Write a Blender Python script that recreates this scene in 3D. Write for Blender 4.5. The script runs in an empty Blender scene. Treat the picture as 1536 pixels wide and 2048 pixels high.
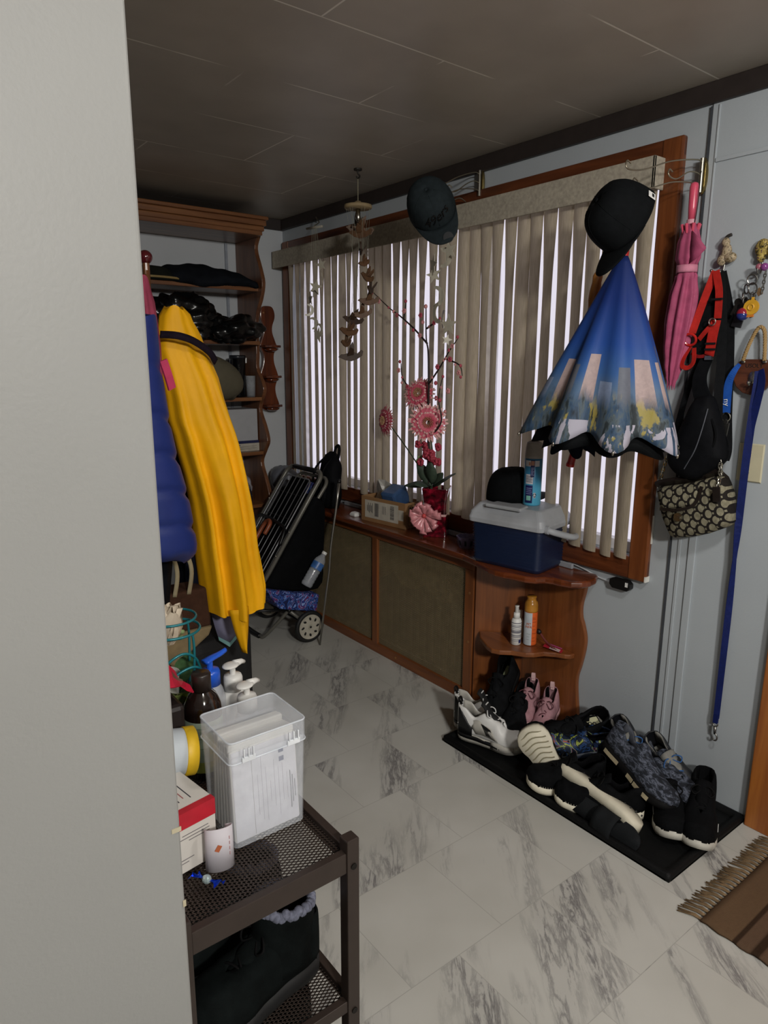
import bpy, bmesh, math, random
from math import sin, cos, pi, radians, sqrt, atan2
from mathutils import Vector, Matrix, Euler
random.seed(7)
SC = bpy.context.scene
COL = SC.collection

# ------------------------------------------------------------------ camera
CAM_RIGHT = Vector((0.791771, -0.610804, 0.004050))
CAM_DOWN = Vector((-0.126034, -0.169855, -0.977376))
CAM_FWD = Vector((0.597674, 0.773348, -0.211468))
cd = bpy.data.cameras.new('camera')
cam = bpy.data.objects.new('camera', cd)
COL.objects.link(cam)
cd.sensor_fit = 'AUTO'
cd.sensor_width = 36.0
cd.lens = 36.0 * 1375.0 / 2048.0
cd.clip_start = 0.02
m = Matrix.Identity(4)
for i in range(3):
    m[i][0] = CAM_RIGHT[i]
    m[i][1] = -CAM_DOWN[i]
    m[i][2] = -CAM_FWD[i]
m[0][3], m[1][3], m[2][3] = 0.0, 0.0, 1.45
cam.matrix_world = m
SC.camera = cam

# ------------------------------------------------------------------ world, lights, exposure
w = bpy.data.worlds.new('overcast_sky')
SC.world = w
w.use_nodes = True
nt = w.node_tree
bg = nt.nodes['Background']
bg.inputs['Color'].default_value = (0.89, 0.845, 0.97, 1)
bg.inputs['Strength'].default_value = 0.95

def area(name, loc, target, size, power, col=(1, 1, 1), shape='DISK', spread=pi):
    l = bpy.data.lights.new(name, 'AREA')
    l.shape = shape
    l.size = size
    l.energy = power
    l.color = col
    l.spread = spread
    o = bpy.data.objects.new(name, l)
    COL.objects.link(o)
    o.location = loc
    d = Vector(target) - Vector(loc)
    o.rotation_euler = d.to_track_quat('-Z', 'Y').to_euler()
    return o
# the ceiling lamp of the entry space the photographer stands in, behind and right of the camera
area('ceiling_lamp_light', (0.05, -1.6, 2.18), (1.4, 2.0, 0.6), 0.28, 66.0, (1.0, 0.97, 0.92))
# a second lamp of the same fitting nearer to the door wall
area('door_lamp_light', (1.15, 0.15, 2.2), (1.35, 0.6, 0.0), 0.18, 11.0, (1.0, 0.97, 0.92))
SC.view_settings.view_transform = 'Standard'
SC.view_settings.look = 'None'
SC.view_settings.exposure = 0.0
SC.view_settings.gamma = 1.0
SC.view_settings.use_curve_mapping = False

# ------------------------------------------------------------------ materials
MATS = {}
def lin(c):
    return tuple((v / 12.92 if v <= 0.04045 else ((v + 0.055) / 1.055) ** 2.4) for v in c)
def hx(s):
    s = s.lstrip('#')
    return lin(tuple(int(s[i:i + 2], 16) / 255 for i in (0, 2, 4)))

class NT:
    """small node-building helper"""
    def __init__(self, name):
        self.m = bpy.data.materials.new(name)
        self.m.use_nodes = True
        self.t = self.m.node_tree
        self.n = self.t.nodes
        self.b = self.n['Principled BSDF']
        self.out = self.n['Material Output']
    def add(self, typ, **kw):
        nd = self.n.new(typ)
        for k, v in kw.items():
            setattr(nd, k, v)
        return nd
    def link(self, a, b):
        self.t.links.new(a, b)
    def coord(self, kind='Object', scale=(1, 1, 1), rot=(0, 0, 0), loc=(0, 0, 0)):
        tc = self.add('ShaderNodeTexCoord')
        mp = self.add('ShaderNodeMapping')
        mp.inputs['Scale'].default_value = scale
        mp.inputs['Rotation'].default_value = rot
        mp.inputs['Location'].default_value = loc
        self.link(tc.outputs[kind], mp.inputs['Vector'])
        return mp.outputs['Vector']
    def noise(self, vec, scale=5, detail=3, rough=.5, dist=0):
        nd = self.add('ShaderNodeTexNoise')
        nd.inputs['Scale'].default_value = scale
        nd.inputs['Detail'].default_value = detail
        nd.inputs['Roughness'].default_value = rough
        nd.inputs['Distortion'].default_value = dist
        self.link(vec, nd.inputs['Vector'])
        return nd
    def ramp(self, fac, stops, interp='LINEAR'):
        r = self.add('ShaderNodeValToRGB')
        e = r.color_ramp.elements
        r.color_ramp.interpolation = interp
        while len(e) > 1:
            e.remove(e[-1])
        e[0].position = stops[0][0]
        e[0].color = (*stops[0][1], 1)
        for p, c in stops[1:]:
            x = e.new(p)
            x.color = (*c, 1)
        self.link(fac, r.inputs['Fac'])
        return r.outputs['Color']
    def mix(self, fac, a, b, blend='MIX'):
        mx = self.add('ShaderNodeMix', data_type='RGBA', blend_type=blend)
        if isinstance(fac, (int, float)):
            mx.inputs[0].default_value = fac
        else:
            self.link(fac, mx.inputs[0])
        for v, s in ((a, mx.inputs[6]), (b, mx.inputs[7])):
            if isinstance(v, tuple):
                s.default_value = (*v[:3], 1)
            else:
                self.link(v, s)
        return mx.outputs[2]
    def math(self, op, a, b=0.0, c=None):
        nd = self.add('ShaderNodeMath', operation=op)
        for i, v in enumerate((a, b, c)):
            if v is None:
                continue
            if isinstance(v, (int, float)):
                nd.inputs[i].default_value = v
            else:
                self.link(v, nd.inputs[i])
        return nd.outputs[0]
    def bump(self, h, strength=.2, dist=.01):
        b = self.add('ShaderNodeBump')
        b.inputs['Strength'].default_value = strength
        b.inputs['Distance'].default_value = dist
        self.link(h, b.inputs['Height'])
        self.link(b.outputs['Normal'], self.b.inputs['Normal'])
    def set(self, **kw):
        for k, v in kw.items():
            s = self.b.inputs[k.replace('_', ' ')]
            if isinstance(v, tuple):
                s.default_value = (*v[:3], 1) if len(s.default_value) == 4 else v
            elif isinstance(v, (int, float)):
                s.default_value = v
            else:
                self.link(v, s)

def M(name, col, rough=.55, metal=0.0, var=.12, scale=25, bump=0.0, bscale=None, trans=0.0, spec=.5, alpha=None, coat=0.0):
    if name in MATS:
        return MATS[name]
    if isinstance(col, str):
        col = hx(col)
    k = NT(name)
    v = k.coord()
    nz = k.noise(v, scale, 3)
    c = k.ramp(nz.outputs['Fac'], [(.3, tuple(x * (1 - var) for x in col)), (.7, tuple(min(1, x * (1 + var)) for x in col))])
    k.set(Base_Color=c, Roughness=rough, Metallic=metal, Transmission_Weight=trans, Specular_IOR_Level=spec, Coat_Weight=coat)
    if alpha is not None:
        k.set(Alpha=alpha)
    if bump:
        nb = k.noise(v, bscale or scale * 6, 4)
        k.bump(nb.outputs['Fac'], bump, .004)
    MATS[name] = k.m
    return k.m

def fabric(name, col, rough=.9, var=.2, scale=60, bump=.35, wscale=500):
    if name in MATS:
        return MATS[name]
    if isinstance(col, str):
        col = hx(col)
    k = NT(name)
    v = k.coord()
    nz = k.noise(v, scale, 4)
    c = k.ramp(nz.outputs['Fac'], [(.3, tuple(x * (1 - var) for x in col)), (.7, tuple(min(1, x * (1 + var)) for x in col))])
    n2 = k.noise(v, wscale, 2)
    k.set(Base_Color=c, Roughness=rough, Specular_IOR_Level=.08 if max(col) < .03 else .2)
    k.bump(n2.outputs['Fac'], bump, .002)
    MATS[name] = k.m
    return k.m

def wood(name, dark, light, rough=.35, axis='Y', scale=1.0, coat=.2):
    if name in MATS:
        return MATS[name]
    dark, light = hx(dark), hx(light)
    k = NT(name)
    s = {'X': (1.5, 22, 22), 'Y': (22, 1.5, 22), 'Z': (22, 22, 1.5)}[axis]
    v = k.coord(scale=tuple(x * scale for x in s))
    n1 = k.noise(v, 1.6, 5, .6, .4)
    v2 = k.coord(scale=(3, 3, 3))
    n2 = k.noise(v2, 2.0, 2)
    c = k.ramp(n1.outputs['Fac'], [(.28, dark), (.5, tuple((a + b) / 2 for a, b in zip(dark, light))), (.72, light)])
    c2 = k.mix(k.math('MULTIPLY', n2.outputs['Fac'], .5), c, dark)
    k.set(Base_Color=c2, Roughness=rough, Coat_Weight=coat, Coat_Roughness=.25)
    k.bump(n1.outputs['Fac'], .08, .004)
    MATS[name] = k.m
    return k.m

def pattern(name, cols, scale=30, rough=.8, detail=2, dist=1.5, stops=None, bump=.2, stretch=(1, 1, 1)):
    """patchy multi-colour printed fabric"""
    if name in MATS:
        return MATS[name]
    cols = [hx(c) if isinstance(c, str) else c for c in cols]
    k = NT(name)
    v = k.coord(scale=stretch)
    nz = k.noise(v, scale, detail, .5, dist)
    n = len(cols)
    st = stops or [.3 + .4 * i / (n - 1) for i in range(n)]
    c = k.ramp(nz.outputs['Fac'], list(zip(st, cols)), 'CONSTANT')
    k.set(Base_Color=c, Roughness=rough, Specular_IOR_Level=.25)
    if bump:
        n2 = k.noise(v, 300, 2)
        k.bump(n2.outputs['Fac'], bump, .002)
    MATS[name] = k.m
    return k.m

def clear(name, col=(1, 1, 1), rough=.08, alpha=.25, ior=1.45, var=0):
    """thin clear plastic or film: part glossy, part see-through"""
    if name in MATS:
        return MATS[name]
    k = NT(name)
    v = k.coord()
    nz = k.noise(v, 30, 2)
    a = k.ramp(nz.outputs['Fac'], [(.3, (alpha * .85,) * 3), (.7, (min(1, alpha * 1.15),) * 3)])
    k.set(Base_Color=col, Roughness=rough, Alpha=a, IOR=ior)
    MATS[name] = k.m
    return k.m

# ------------------------------------------------------------------ mesh helpers
class MB:
    def __init__(self):
        self.v = []
        self.f = []
        self.mi = []
        self.cur = 0
    def mat(self, i):
        self.cur = i
        return self
    def add(self, vs, fs):
        o = len(self.v)
        self.v.extend(Vector(p) for p in vs)
        for f in fs:
            self.f.append([o + i for i in f])
            self.mi.append(self.cur)
        return self
    def box(self, c, s, R=None, taper=1.0):
        hx_, hy, hz = s[0] / 2, s[1] / 2, s[2] / 2
        pts = []
        for z in (-1, 1):
            t = taper if z > 0 else 1.0
            for x, y in ((-1, -1), (1, -1), (1, 1), (-1, 1)):
                p = Vector((x * hx_ * t, y * hy * t, z * hz))
                if R is not None:
                    p = R @ p
                pts.append(p + Vector(c))
        return self.add(pts, [(3, 2, 1, 0), (4, 5, 6, 7), (0, 1, 5, 4), (1, 2, 6, 5), (2, 3, 7, 6), (3, 0, 4, 7)])
    def box2(self, a, b):
        a, b = Vector(a), Vector(b)
        return self.box((a + b) / 2, [abs(x) for x in (b - a)])
    def bar(self, p, q, wdt, hgt, up=(0, 0, 1)):
        p, q = Vector(p), Vector(q)
        d = q - p
        L = d.length
        if L < 1e-9:
            return self
        d.normalize()
        u = Vector(up)
        s = d.cross(u)
        if s.length < 1e-6:
            s = d.cross(Vector((1, 0, 0)))
        s.normalize()
        u = s.cross(d)
        R = Matrix((d, s, u)).transposed()
        return self.box((p + q) / 2, (L, wdt, hgt), R)
    def tube(self, pts, r, n=8, closed=False, cap=True, rs=None):
        pts = [Vector(p) for p in pts]
        N = len(pts)
        rings = []
        prev = None
        for i in range(N):
            if closed:
                t = pts[(i + 1) % N] - pts[i - 1]
            else:
                t = pts[min(i + 1, N - 1)] - pts[max(i - 1, 0)]
            if t.length < 1e-9:
                t = Vector((0, 0, 1))
            t.normalize()
            if prev is None:
                a = Vector((0, 0, 1)) if abs(t.z) < .9 else Vector((1, 0, 0))
                u = t.cross(a).normalized()
            else:
                u = prev - t * prev.dot(t)
                if u.length < 1e-6:
                    u = t.cross(Vector((0, 0, 1)))
                u.normalize()
            prev = u
            w_ = t.cross(u)
            rr = rs[i] if rs else r
            if not isinstance(rr, (tuple, list)):
                rr = (rr, rr)
            rings.append([pts[i] + u * (rr[0] * cos(2 * pi * k / n)) + w_ * (rr[1] * sin(2 * pi * k / n)) for k in range(n)])
        return self.rings(rings, closed, cap)
    def rings(self, rings, closed=False, cap=True):
        n = len(rings[0])
        vs = [p for r in rings for p in r]
        fs = []
        N = len(rings)
        for i in range(N if closed else N - 1):
            a, b = i * n, ((i + 1) % N) * n
            for k in range(n):
                k2 = (k + 1) % n
                fs.append((a + k, a + k2, b + k2, b + k))
        if cap and not closed:
            fs.append(tuple(range(n - 1, -1, -1)))
            fs.append(tuple(range((N - 1) * n, N * n)))
        return self.add(vs, fs)
    def lathe(self, prof, c=(0, 0, 0), n=24, R=None, sx=1, sy=1, cap=True):
        """prof: list of (radius, z)"""
        rings = []
        for r, z in prof:
            ring = []
            for k in range(n):
                p = Vector((sx * r * cos(2 * pi * k / n), sy * r * sin(2 * pi * k / n), z))
                if R is not None:
                    p = R @ p
                ring.append(p + Vector(c))
            rings.append(ring)
        return self.rings(rings, False, cap)
    def cyl(self, p, q, r, n=16, r2=None):
        return self.tube([p, q], r, n, rs=[r, r if r2 is None else r2])
    def ball(self, c, r, n=12, m_=8, R=None):
        if not isinstance(r, (tuple, list)):
            r = (r, r, r)
        rings = []
        for j in range(m_ + 1):
            th = -pi / 2 + pi * j / m_
            th = max(min(th, pi / 2 - .02), -pi / 2 + .02)
            ring = []
            for k in range(n):
                p = Vector((r[0] * cos(th) * cos(2 * pi * k / n), r[1] * cos(th) * sin(2 * pi * k / n), r[2] * sin(th)))
                if R is not None:
                    p = R @ p
                ring.append(p + Vector(c))
            rings.append(ring)
        return self.rings(rings)
    def grid(self, rows, wrap=False):
        n = len(rows[0])
        vs = [p for r in rows for p in r]
        fs = []
        for i in range(len(rows) - 1):
            for k in range(n if wrap else n - 1):
                k2 = (k + 1) % n
                fs.append((i * n + k, i * n + k2, (i + 1) * n + k2, (i + 1) * n + k))
        return self.add(vs, fs)
    def prism(self, poly, h0, h1, axes='XY', o=(0, 0, 0)):
        """extrude polygon; axes names the polygon plane, extrusion along the remaining axis"""
        def P(a, b, h):
            d = {'XY': (a, b, h), 'YZ': (h, a, b), 'XZ': (a, h, b)}[axes]
            return Vector(d) + Vector(o)
        n = len(poly)
        vs = [P(a, b, h0) for a, b in poly] + [P(a, b, h1) for a, b in poly]
        fs = [tuple(range(n - 1, -1, -1)), tuple(range(n, 2 * n))]
        for i in range(n):
            j = (i + 1) % n
            fs.append((i, j, n + j, n + i))
        return self.add(vs, fs)
    def torus(self, c, R_, r, n=24, k=8, rot=None, sx=1, sy=1):
        pts = []
        for i in range(n):
            p = Vector((sx * R_ * cos(2 * pi * i / n), sy * R_ * sin(2 * pi * i / n), 0))
            if rot is not None:
                p = rot @ p
            pts.append(p + Vector(c))
        return self.tube(pts, r, k, closed=True)
    def xform(self, Mx):
        self.v = [Mx @ p for p in self.v]
        return self
    def build(self, name, mats, parent=None, smooth=False, bevel=0, seg=2, weld=0, solid=0, subdiv=0, auto=None):
        me = bpy.data.meshes.new(name)
        if not isinstance(mats, (list, tuple)):
            mats = [mats]
        bm = bmesh.new()
        bv = [bm.verts.new(p) for p in self.v]
        for f, mi in zip(self.f, self.mi):
            try:
                fc = bm.faces.new([bv[i] for i in f])
            except ValueError:
                continue
            fc.material_index = mi
            fc.smooth = smooth
        if weld:
            bmesh.ops.remove_doubles(bm, verts=bm.verts, dist=weld)
        bmesh.ops.recalc_face_normals(bm, faces=bm.faces)
        bm.to_mesh(me)
        bm.free()
        for mm in mats:
            me.materials.append(mm)
        o = bpy.data.objects.new(name, me)
        COL.objects.link(o)
        if parent is not None:
            o.parent = parent
        if solid:
            md = o.modifiers.new('solid', 'SOLIDIFY')
            md.thickness = solid
            md.offset = 0
        if bevel:
            md = o.modifiers.new('bevel', 'BEVEL')
            md.width = bevel
            md.segments = seg
            md.limit_method = 'ANGLE'
            md.angle_limit = radians(40)
        if subdiv:
            md = o.modifiers.new('sub', 'SUBSURF')
            md.levels = subdiv
            md.render_levels = subdiv
        if auto:
            me.shade_auto = True if False else None
        return o

def rotm(x=0, y=0, z=0):
    return Euler((radians(x), radians(y), radians(z))).to_matrix()
def thing(name, label, cat, loc=(0, 0, 0), rot=(0, 0, 0), group=None, M3=None):
    o = bpy.data.objects.new(name, None)
    o.empty_display_size = .05
    COL.objects.link(o)
    if M3 is not None:
        mm = M3.to_4x4()
        mm.translation = Vector(loc)
        o.matrix_world = mm
    else:
        o.location = loc
        o.rotation_euler = [radians(a) for a in rot]
    tag(o, label, cat, group)
    return o
def tag(o, label, cat, group=None):
    o['label'] = label
    o['category'] = cat
    if group:
        o['group'] = group
    return o
def struct(o):
    o['kind'] = 'structure'
    return o
def text(s, size, mat, parent, M4, name='lettering', depth=.0004, align='CENTER', shear=0):
    cu = bpy.data.curves.new('txt', 'FONT')
    cu.body = s
    cu.size = size
    cu.extrude = depth
    cu.align_x = align
    cu.align_y = 'CENTER'
    cu.shear = shear
    o = bpy.data.objects.new('txt', cu)
    COL.objects.link(o)
    dg = bpy.context.evaluated_depsgraph_get()
    me = bpy.data.meshes.new_from_object(o.evaluated_get(dg))
    bpy.data.objects.remove(o)
    me.transform(M4)
    me.materials.clear()
    me.materials.append(mat)
    ob = bpy.data.objects.new(name, me)
    COL.objects.link(ob)
    ob.parent = parent
    return ob
def frame(o, x, y):
    """4x4 placing text: origin o, text runs along x, up along y"""
    x, y = Vector(x).normalized(), Vector(y).normalized()
    z = x.cross(y).normalized()
    y = z.cross(x)
    mm = Matrix((x, y, z)).transposed().to_4x4()
    mm.translation = Vector(o)
    return mm
def catmull(pts, n=8):
    pts = [Vector(p) for p in pts]
    out = []
    for i in range(len(pts) - 1):
        p0 = pts[max(i - 1, 0)]
        p1, p2 = pts[i], pts[i + 1]
        p3 = pts[min(i + 2, len(pts) - 1)]
        for k in range(n):
            t = k / n
            out.append(.5 * ((2 * p1) + (p2 - p0) * t + (2 * p0 - 5 * p1 + 4 * p2 - p3) * t * t + (3 * p1 - p0 - 3 * p2 + p3) * t ** 3))
    out.append(pts[-1])
    return out
def lerp(tab, x):
    for (x0, y0), (x1, y1) in zip(tab, tab[1:]):
        if x <= x1:
            if x1 == x0:
                return y1
            t = max(0, (x - x0) / (x1 - x0))
            return y0 + (y1 - y0) * t
    return tab[-1][1]
def slerp(tab, x):
    """smooth table lookup"""
    for (x0, y0), (x1, y1) in zip(tab, tab[1:]):
        if x <= x1:
            t = max(0, (x - x0) / (x1 - x0))
            t = t * t * (3 - 2 * t)
            return y0 + (y1 - y0) * t
    return tab[-1][1]
# ================================================================== THE SETTING
WX, CZ, FY = 2.15, 2.265, 3.77       # window wall, ceiling height, far wall

def floor_mat():
    k = NT('marble_vinyl_tile')
    v = k.coord(loc=(0.20, -0.41, 0))
    br = k.add('ShaderNodeTexBrick')
    br.offset = .5
    br.inputs['Scale'].default_value = 1.0
    br.inputs['Brick Width'].default_value = .31
    br.inputs['Row Height'].default_value = .31
    br.inputs['Mortar Size'].default_value = .0012
    br.inputs['Mortar Smooth'].default_value = .3
    br.inputs['Color1'].default_value = (0, 0, 0, 1)
    br.inputs['Color2'].default_value = (1, 1, 1, 1)
    br.inputs['Mortar'].default_value = (.5, .5, .5, 1)
    k.link(v, br.inputs['Vector'])
    # every tile shifts the vein field by its own amount
    off = k.add('ShaderNodeVectorMath', operation='SCALE')
    k.link(br.outputs['Color'], off.inputs[0])
    off.inputs['Scale'].default_value = 3.7
    base = k.coord(rot=(0, 0, radians(38)))
    add = k.add('ShaderNodeVectorMath', operation='ADD')
    k.link(base, add.inputs[0])
    k.link(off.outputs[0], add.inputs[1])
    st = k.add('ShaderNodeMapping')
    st.inputs['Scale'].default_value = (1.0, .17, 1.0)
    k.link(add.outputs[0], st.inputs['Vector'])
    big = k.noise(st.outputs[0], 7.5, 3, .55, .3)
    fine = k.noise(st.outputs[0], 30, 6, .7, .35)
    ridge = k.math('ABSOLUTE', k.math('SUBTRACT', fine.outputs['Fac'], .5))
    line = k.math('SUBTRACT', 1.0, k.math('MULTIPLY', ridge, 13.0))
    line = k.math('MAXIMUM', line, 0.0)
    patch = k.math('MAXIMUM', k.math('MULTIPLY', k.math('SUBTRACT', big.outputs['Fac'], .515), 7.0), 0.0)
    patch = k.math('MINIMUM', patch, 1.0)
    vein = k.math('MULTIPLY', line, patch)
    soft = k.math('MULTIPLY', patch, .22)
    cl = k.noise(base, 3.0, 3)
    c0 = k.ramp(cl.outputs['Fac'], [(.3, (.455, .448, .410)), (.7, (.545, .540, .505))])
    c1 = k.mix(soft, c0, (.36, .35, .35))
    c2 = k.mix(k.math('MULTIPLY', vein, .8), c1, (.10, .095, .10))
    c3 = k.mix(k.math('MULTIPLY', br.outputs['Fac'], .55), c2, (.30, .29, .27))
    k.set(Base_Color=c3, Roughness=.42, Specular_IOR_Level=.35)
    k.bump(k.math('SUBTRACT', 1.0, br.outputs['Fac']), .15, .002)
    return k.m

def ceiling_mat():
    k = NT('ceiling_panel')
    v = k.coord(loc=(.18, -.36, 0))
    br = k.add('ShaderNodeTexBrick')
    br.offset = .5
    br.inputs['Scale'].default_value = 1.0
    br.inputs['Brick Width'].default_value = .80
    br.inputs['Row Height'].default_value = .405
    br.inputs['Mortar Size'].default_value = .0028
    br.inputs['Mortar Smooth'].default_value = .2
    k.link(v, br.inputs['Vector'])
    n = k.noise(k.coord(scale=(1, 1, 1)), 4.0, 3)
    c = k.ramp(n.outputs['Fac'], [(.3, (.42, .385, .33)), (.7, (.51, .47, .405))])
    n2 = k.noise(k.coord(), 3.0, 2)
    gap = k.math('MULTIPLY', br.outputs['Fac'], k.math('MULTIPLY', k.math('MAXIMUM', k.math('SUBTRACT', n2.outputs['Fac'], .45), 0.0), 12.0))
    gap = k.math('MINIMUM', gap, 1.0)
    c2 = k.mix(gap, c, (.85, .82, .74))
    k.set(Base_Color=c2, Roughness=.38, Specular_IOR_Level=.3)
    k.bump(k.math('SUBTRACT', 1.0, br.outputs['Fac']), .25, .003)
    return k.m

def paint(name, col, rough=.5, streak=.05):
    k = NT(name)
    v = k.coord()
    n = k.noise(v, 2.2, 4)
    c = k.ramp(n.outputs['Fac'], [(.3, tuple(x * (1 - streak) for x in col)), (.7, tuple(x * (1 + streak) for x in col))])
    n2 = k.noise(v, 160, 3)
    k.set(Base_Color=c, Roughness=rough, Specular_IOR_Level=.35)
    k.bump(n2.outputs['Fac'], .12, .003)
    return k.m

M_FLOOR, M_CEIL = floor_mat(), ceiling_mat()
M_BLUE = paint('pale_blue_wall_paint', (.415, .452, .482))
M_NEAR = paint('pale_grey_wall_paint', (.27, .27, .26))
M_FAR = paint('far_wall_paint', (.52, .545, .57))
M_DARK = M('dark_brown_ceiling_strip', '#2e2725', .5)
W_TRIM = wood('window_trim_wood', '#45200f', '#7d4424', .35, 'Y')
W_TRIMZ = wood('window_trim_wood_upright', '#552a13', '#8f5229', .35, 'Z')
W_SHELF = wood('shelf_pine', '#5c361f', '#94633a', .4, 'X')
W_SIDE = wood('side_board_pine', '#4e2c1a', '#855636', .4, 'Z')
W_COVER = wood('cover_pine', '#64351a', '#96592c', .38, 'Y')
W_COVERZ = wood('cover_pine_upright', '#66381c', '#9a5c2e', .38, 'Z')
W_TOP = wood('ledge_top_wood', '#48200f', '#86421f', .22, 'Y', 1.0, .5)
W_DOOR = wood('door_trim_oak', '#8a4a1c', '#c07a35', .4, 'Z')

X0, Y0 = -1.6, -3.0
struct(MB().box2((X0, Y0, -.05), (WX + .12, FY + .1, 0)).build('floor', M_FLOOR))
struct(MB().box2((X0, Y0, CZ), (WX + .12, FY + .1, CZ + .05)).build('ceiling', M_CEIL))
WINY0, WINY1, WINZ0, WINZ1 = 1.325, 3.67, .775, 2.08
wr = MB()
wr.box2((WX, Y0, 0), (WX + .12, WINY0, CZ))
wr.box2((WX, WINY1, 0), (WX + .12, FY, CZ))
wr.box2((WX, WINY0, 0), (WX + .12, WINY1, WINZ0))
wr.box2((WX, WINY0, WINZ1), (WX + .12, WINY1, CZ))
struct(wr.build('wall_right', M_BLUE))
struct(MB().box2((.26, FY, 0), (WX + .12, FY + .1, CZ)).build('wall_back', M_FAR))
# the pale wall on the left ends in a corner; the room continues behind it
wl = MB()
wl.box2((X0, .75, 0), (.262, FY + .1, CZ))
struct(wl.build('wall_left', M_NEAR, bevel=.006, seg=3))
struct(MB().box2((X0 - .1, Y0 - .1, 0), (WX + .12, Y0, CZ)).build('wall_front', M_NEAR))
struct(MB().box2((X0 - .1, Y0, 0), (X0, .75, CZ)).build('wall_entry', M_NEAR))
# chips and marks on the edge of the pale wall
ch = MB()
for z, s, l in ((.883, .006, .012), (.775, .009, .004)):
    ch.box((.262 - l / 2, .7495, z), (l, .0012, s))
struct(ch.build('trim_1', M('bare_plaster_chip', '#b3a98f', .8)))

# dark strip where walls meet the ceiling
cs = MB()
cs.box2((WX - .018, Y0, 2.205), (WX, FY, CZ))
cs.box2((.262, FY - .018, 2.205), (WX - .018, FY, CZ))
struct(cs.build('trim_2', M_DARK, bevel=.004))
# vertical battens, seam and raised header at the right end of the window wall
bt = MB()
bt.box2((WX - .006, Y0, 0), (WX, 1.185, 2.205))
struct(bt.build('trim_3', M_BLUE, bevel=.002))
bt = MB()
bt.box2((WX - .012, 1.098, 0), (WX - .006, 1.122, .95))
bt.box2((WX - .010, 1.150, 0), (WX - .006, 1.160, .95))
bt.box2((WX - .012, Y0, 2.04), (WX - .006, 1.16, 2.052))
bt.box2((WX - .009, 1.160, 1.0), (WX - .006, 1.166, 2.2))
struct(bt.build('trim_4', M_BLUE, bevel=.002))
struct(MB().box2((WX - .0068, 1.186, 0), (WX - .0005, 1.192, 2.2)).build('trim_5', M('dark_wall_seam', '#3c4046', .8)))
# oak door casing at the right edge
dc = MB()
dc.prism([(.74, 0), (.836, 0), (.833, .55), (.829, 1.0), (.829, 2.06), (.74, 2.06)], WX - .034, WX - .006, 'YZ')
struct(dc.build('trim_6', W_DOOR, bevel=.004))
dd = MB()
dd.box2((WX - .03, -.06, .008), (WX - .007, .735, 2.03))
struct(dd.build('door_1', W_DOOR, bevel=.003))

# window: casing, sash, glass
wf = MB()
o0, o1, z0, z1 = 1.258, 3.742, .702, 2.138
t = .022
wf.box2((WX - t, o0, z1 - .062), (WX, o1, z1))
wf.box2((WX - t, o0, z0), (WX, o1, z0 + .082))
fr = struct(wf.build('window_1', W_TRIM, bevel=.006))
wv = MB()
wv.box2((WX - t - .003, o0, z0), (WX, o0 + .072, z1))
wv.box2((WX - t - .003, o1 - .072, z0), (WX, o1, z1))
wv.build('jamb_casing', W_TRIMZ, fr, bevel=.006)
M_VINYL = M('white_window_vinyl', '#d9d8dc', .4)
wi = MB()
for y in (WINY0, 2.10, 2.88, WINY1 - .04):
    wi.box2((WX + .05, y, WINZ0), (WX + .09, y + .04, WINZ1))
for z in (WINZ0, WINZ1 - .04):
    wi.box2((WX + .05, WINY0, z), (WX + .09, WINY1, z + .04))
wi.build('sash', M_VINYL, fr, bevel=.003)
gl = MB().box2((WX + .068, WINY0, WINZ0), (WX + .072, WINY1, WINZ1))
k = NT('window_glass')
v = k.coord()
gn = k.noise(v, 2, 1)
k.set(Base_Color=k.ramp(gn.outputs['Fac'], [(0, (.95, .97, 1)), (1, (1, 1, 1))]), Roughness=.02, Transmission_Weight=0.0, Alpha=.06, Specular_IOR_Level=.5)
gl.build('pane', k.m, fr)
pk = MB().box2((WX - .026, o0 + .004, z0 + .002), (WX - .001, o0 - .001, z0 + .022))
pk.box2((WX - .012, o0 - .0015, z0 + .14), (WX - .002, o0, z0 + .24))
pk.build('chipped_paint', M('white_paint_chip', '#d8d6cf', .7), fr)

# vertical blind: headrail with valance and separate vanes
def blind_mat(name, c0, c1):
    k = NT(name)
    v = k.coord(scale=(60, 60, 4))
    n = k.noise(v, 5, 4)
    c = k.ramp(n.outputs['Fac'], [(.3, c0), (.7, c1)])
    d = k.add('ShaderNodeBsdfDiffuse')
    tr = k.add('ShaderNodeBsdfTranslucent')
    mx = k.add('ShaderNodeMixShader')
    mx.inputs[0].default_value = .22
    k.link(c, d.inputs['Color'])
    k.link(c, tr.inputs['Color'])
    k.link(d.outputs[0], mx.inputs[1])
    k.link(tr.outputs[0], mx.inputs[2])
    k.link(mx.outputs[0], k.out.inputs['Surface'])
    return k.m
M_VANE = blind_mat('blind_vane_fabric', (.40, .340, .245), (.53, .455, .345))
M_VAL = fabric('blind_valance_fabric', (.40, .36, .29), .9, .18, 90)
vb = thing('vertical_blind', 'long beige vertical blind covering the whole window above the wooden ledge', 'blind', (WX - .032, 2.5, 2.0))
vm = MB()
vm.box2((-.050, 1.315 - 2.5, -.012), (-.040, 3.79 - 2.5 - .03, .082))
vm.box2((-.050, 3.752 - 2.5, -.012), (.03, 3.76 - 2.5, .082))
vm.box2((-.050, 1.315 - 2.5, -.012), (.026, 1.323 - 2.5, .082))
vm.build('valance', M_VAL, vb, bevel=.002)
MB().box2((-.02, 1.33 - 2.5, .04), (.02, 3.66 - 2.5, .075)).build('headrail', M_VINYL, vb)
NV, Z_T, Z_B = 36, .035, -1.222
rv = random.Random(3)
closed = {12, 13, 22}
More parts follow.
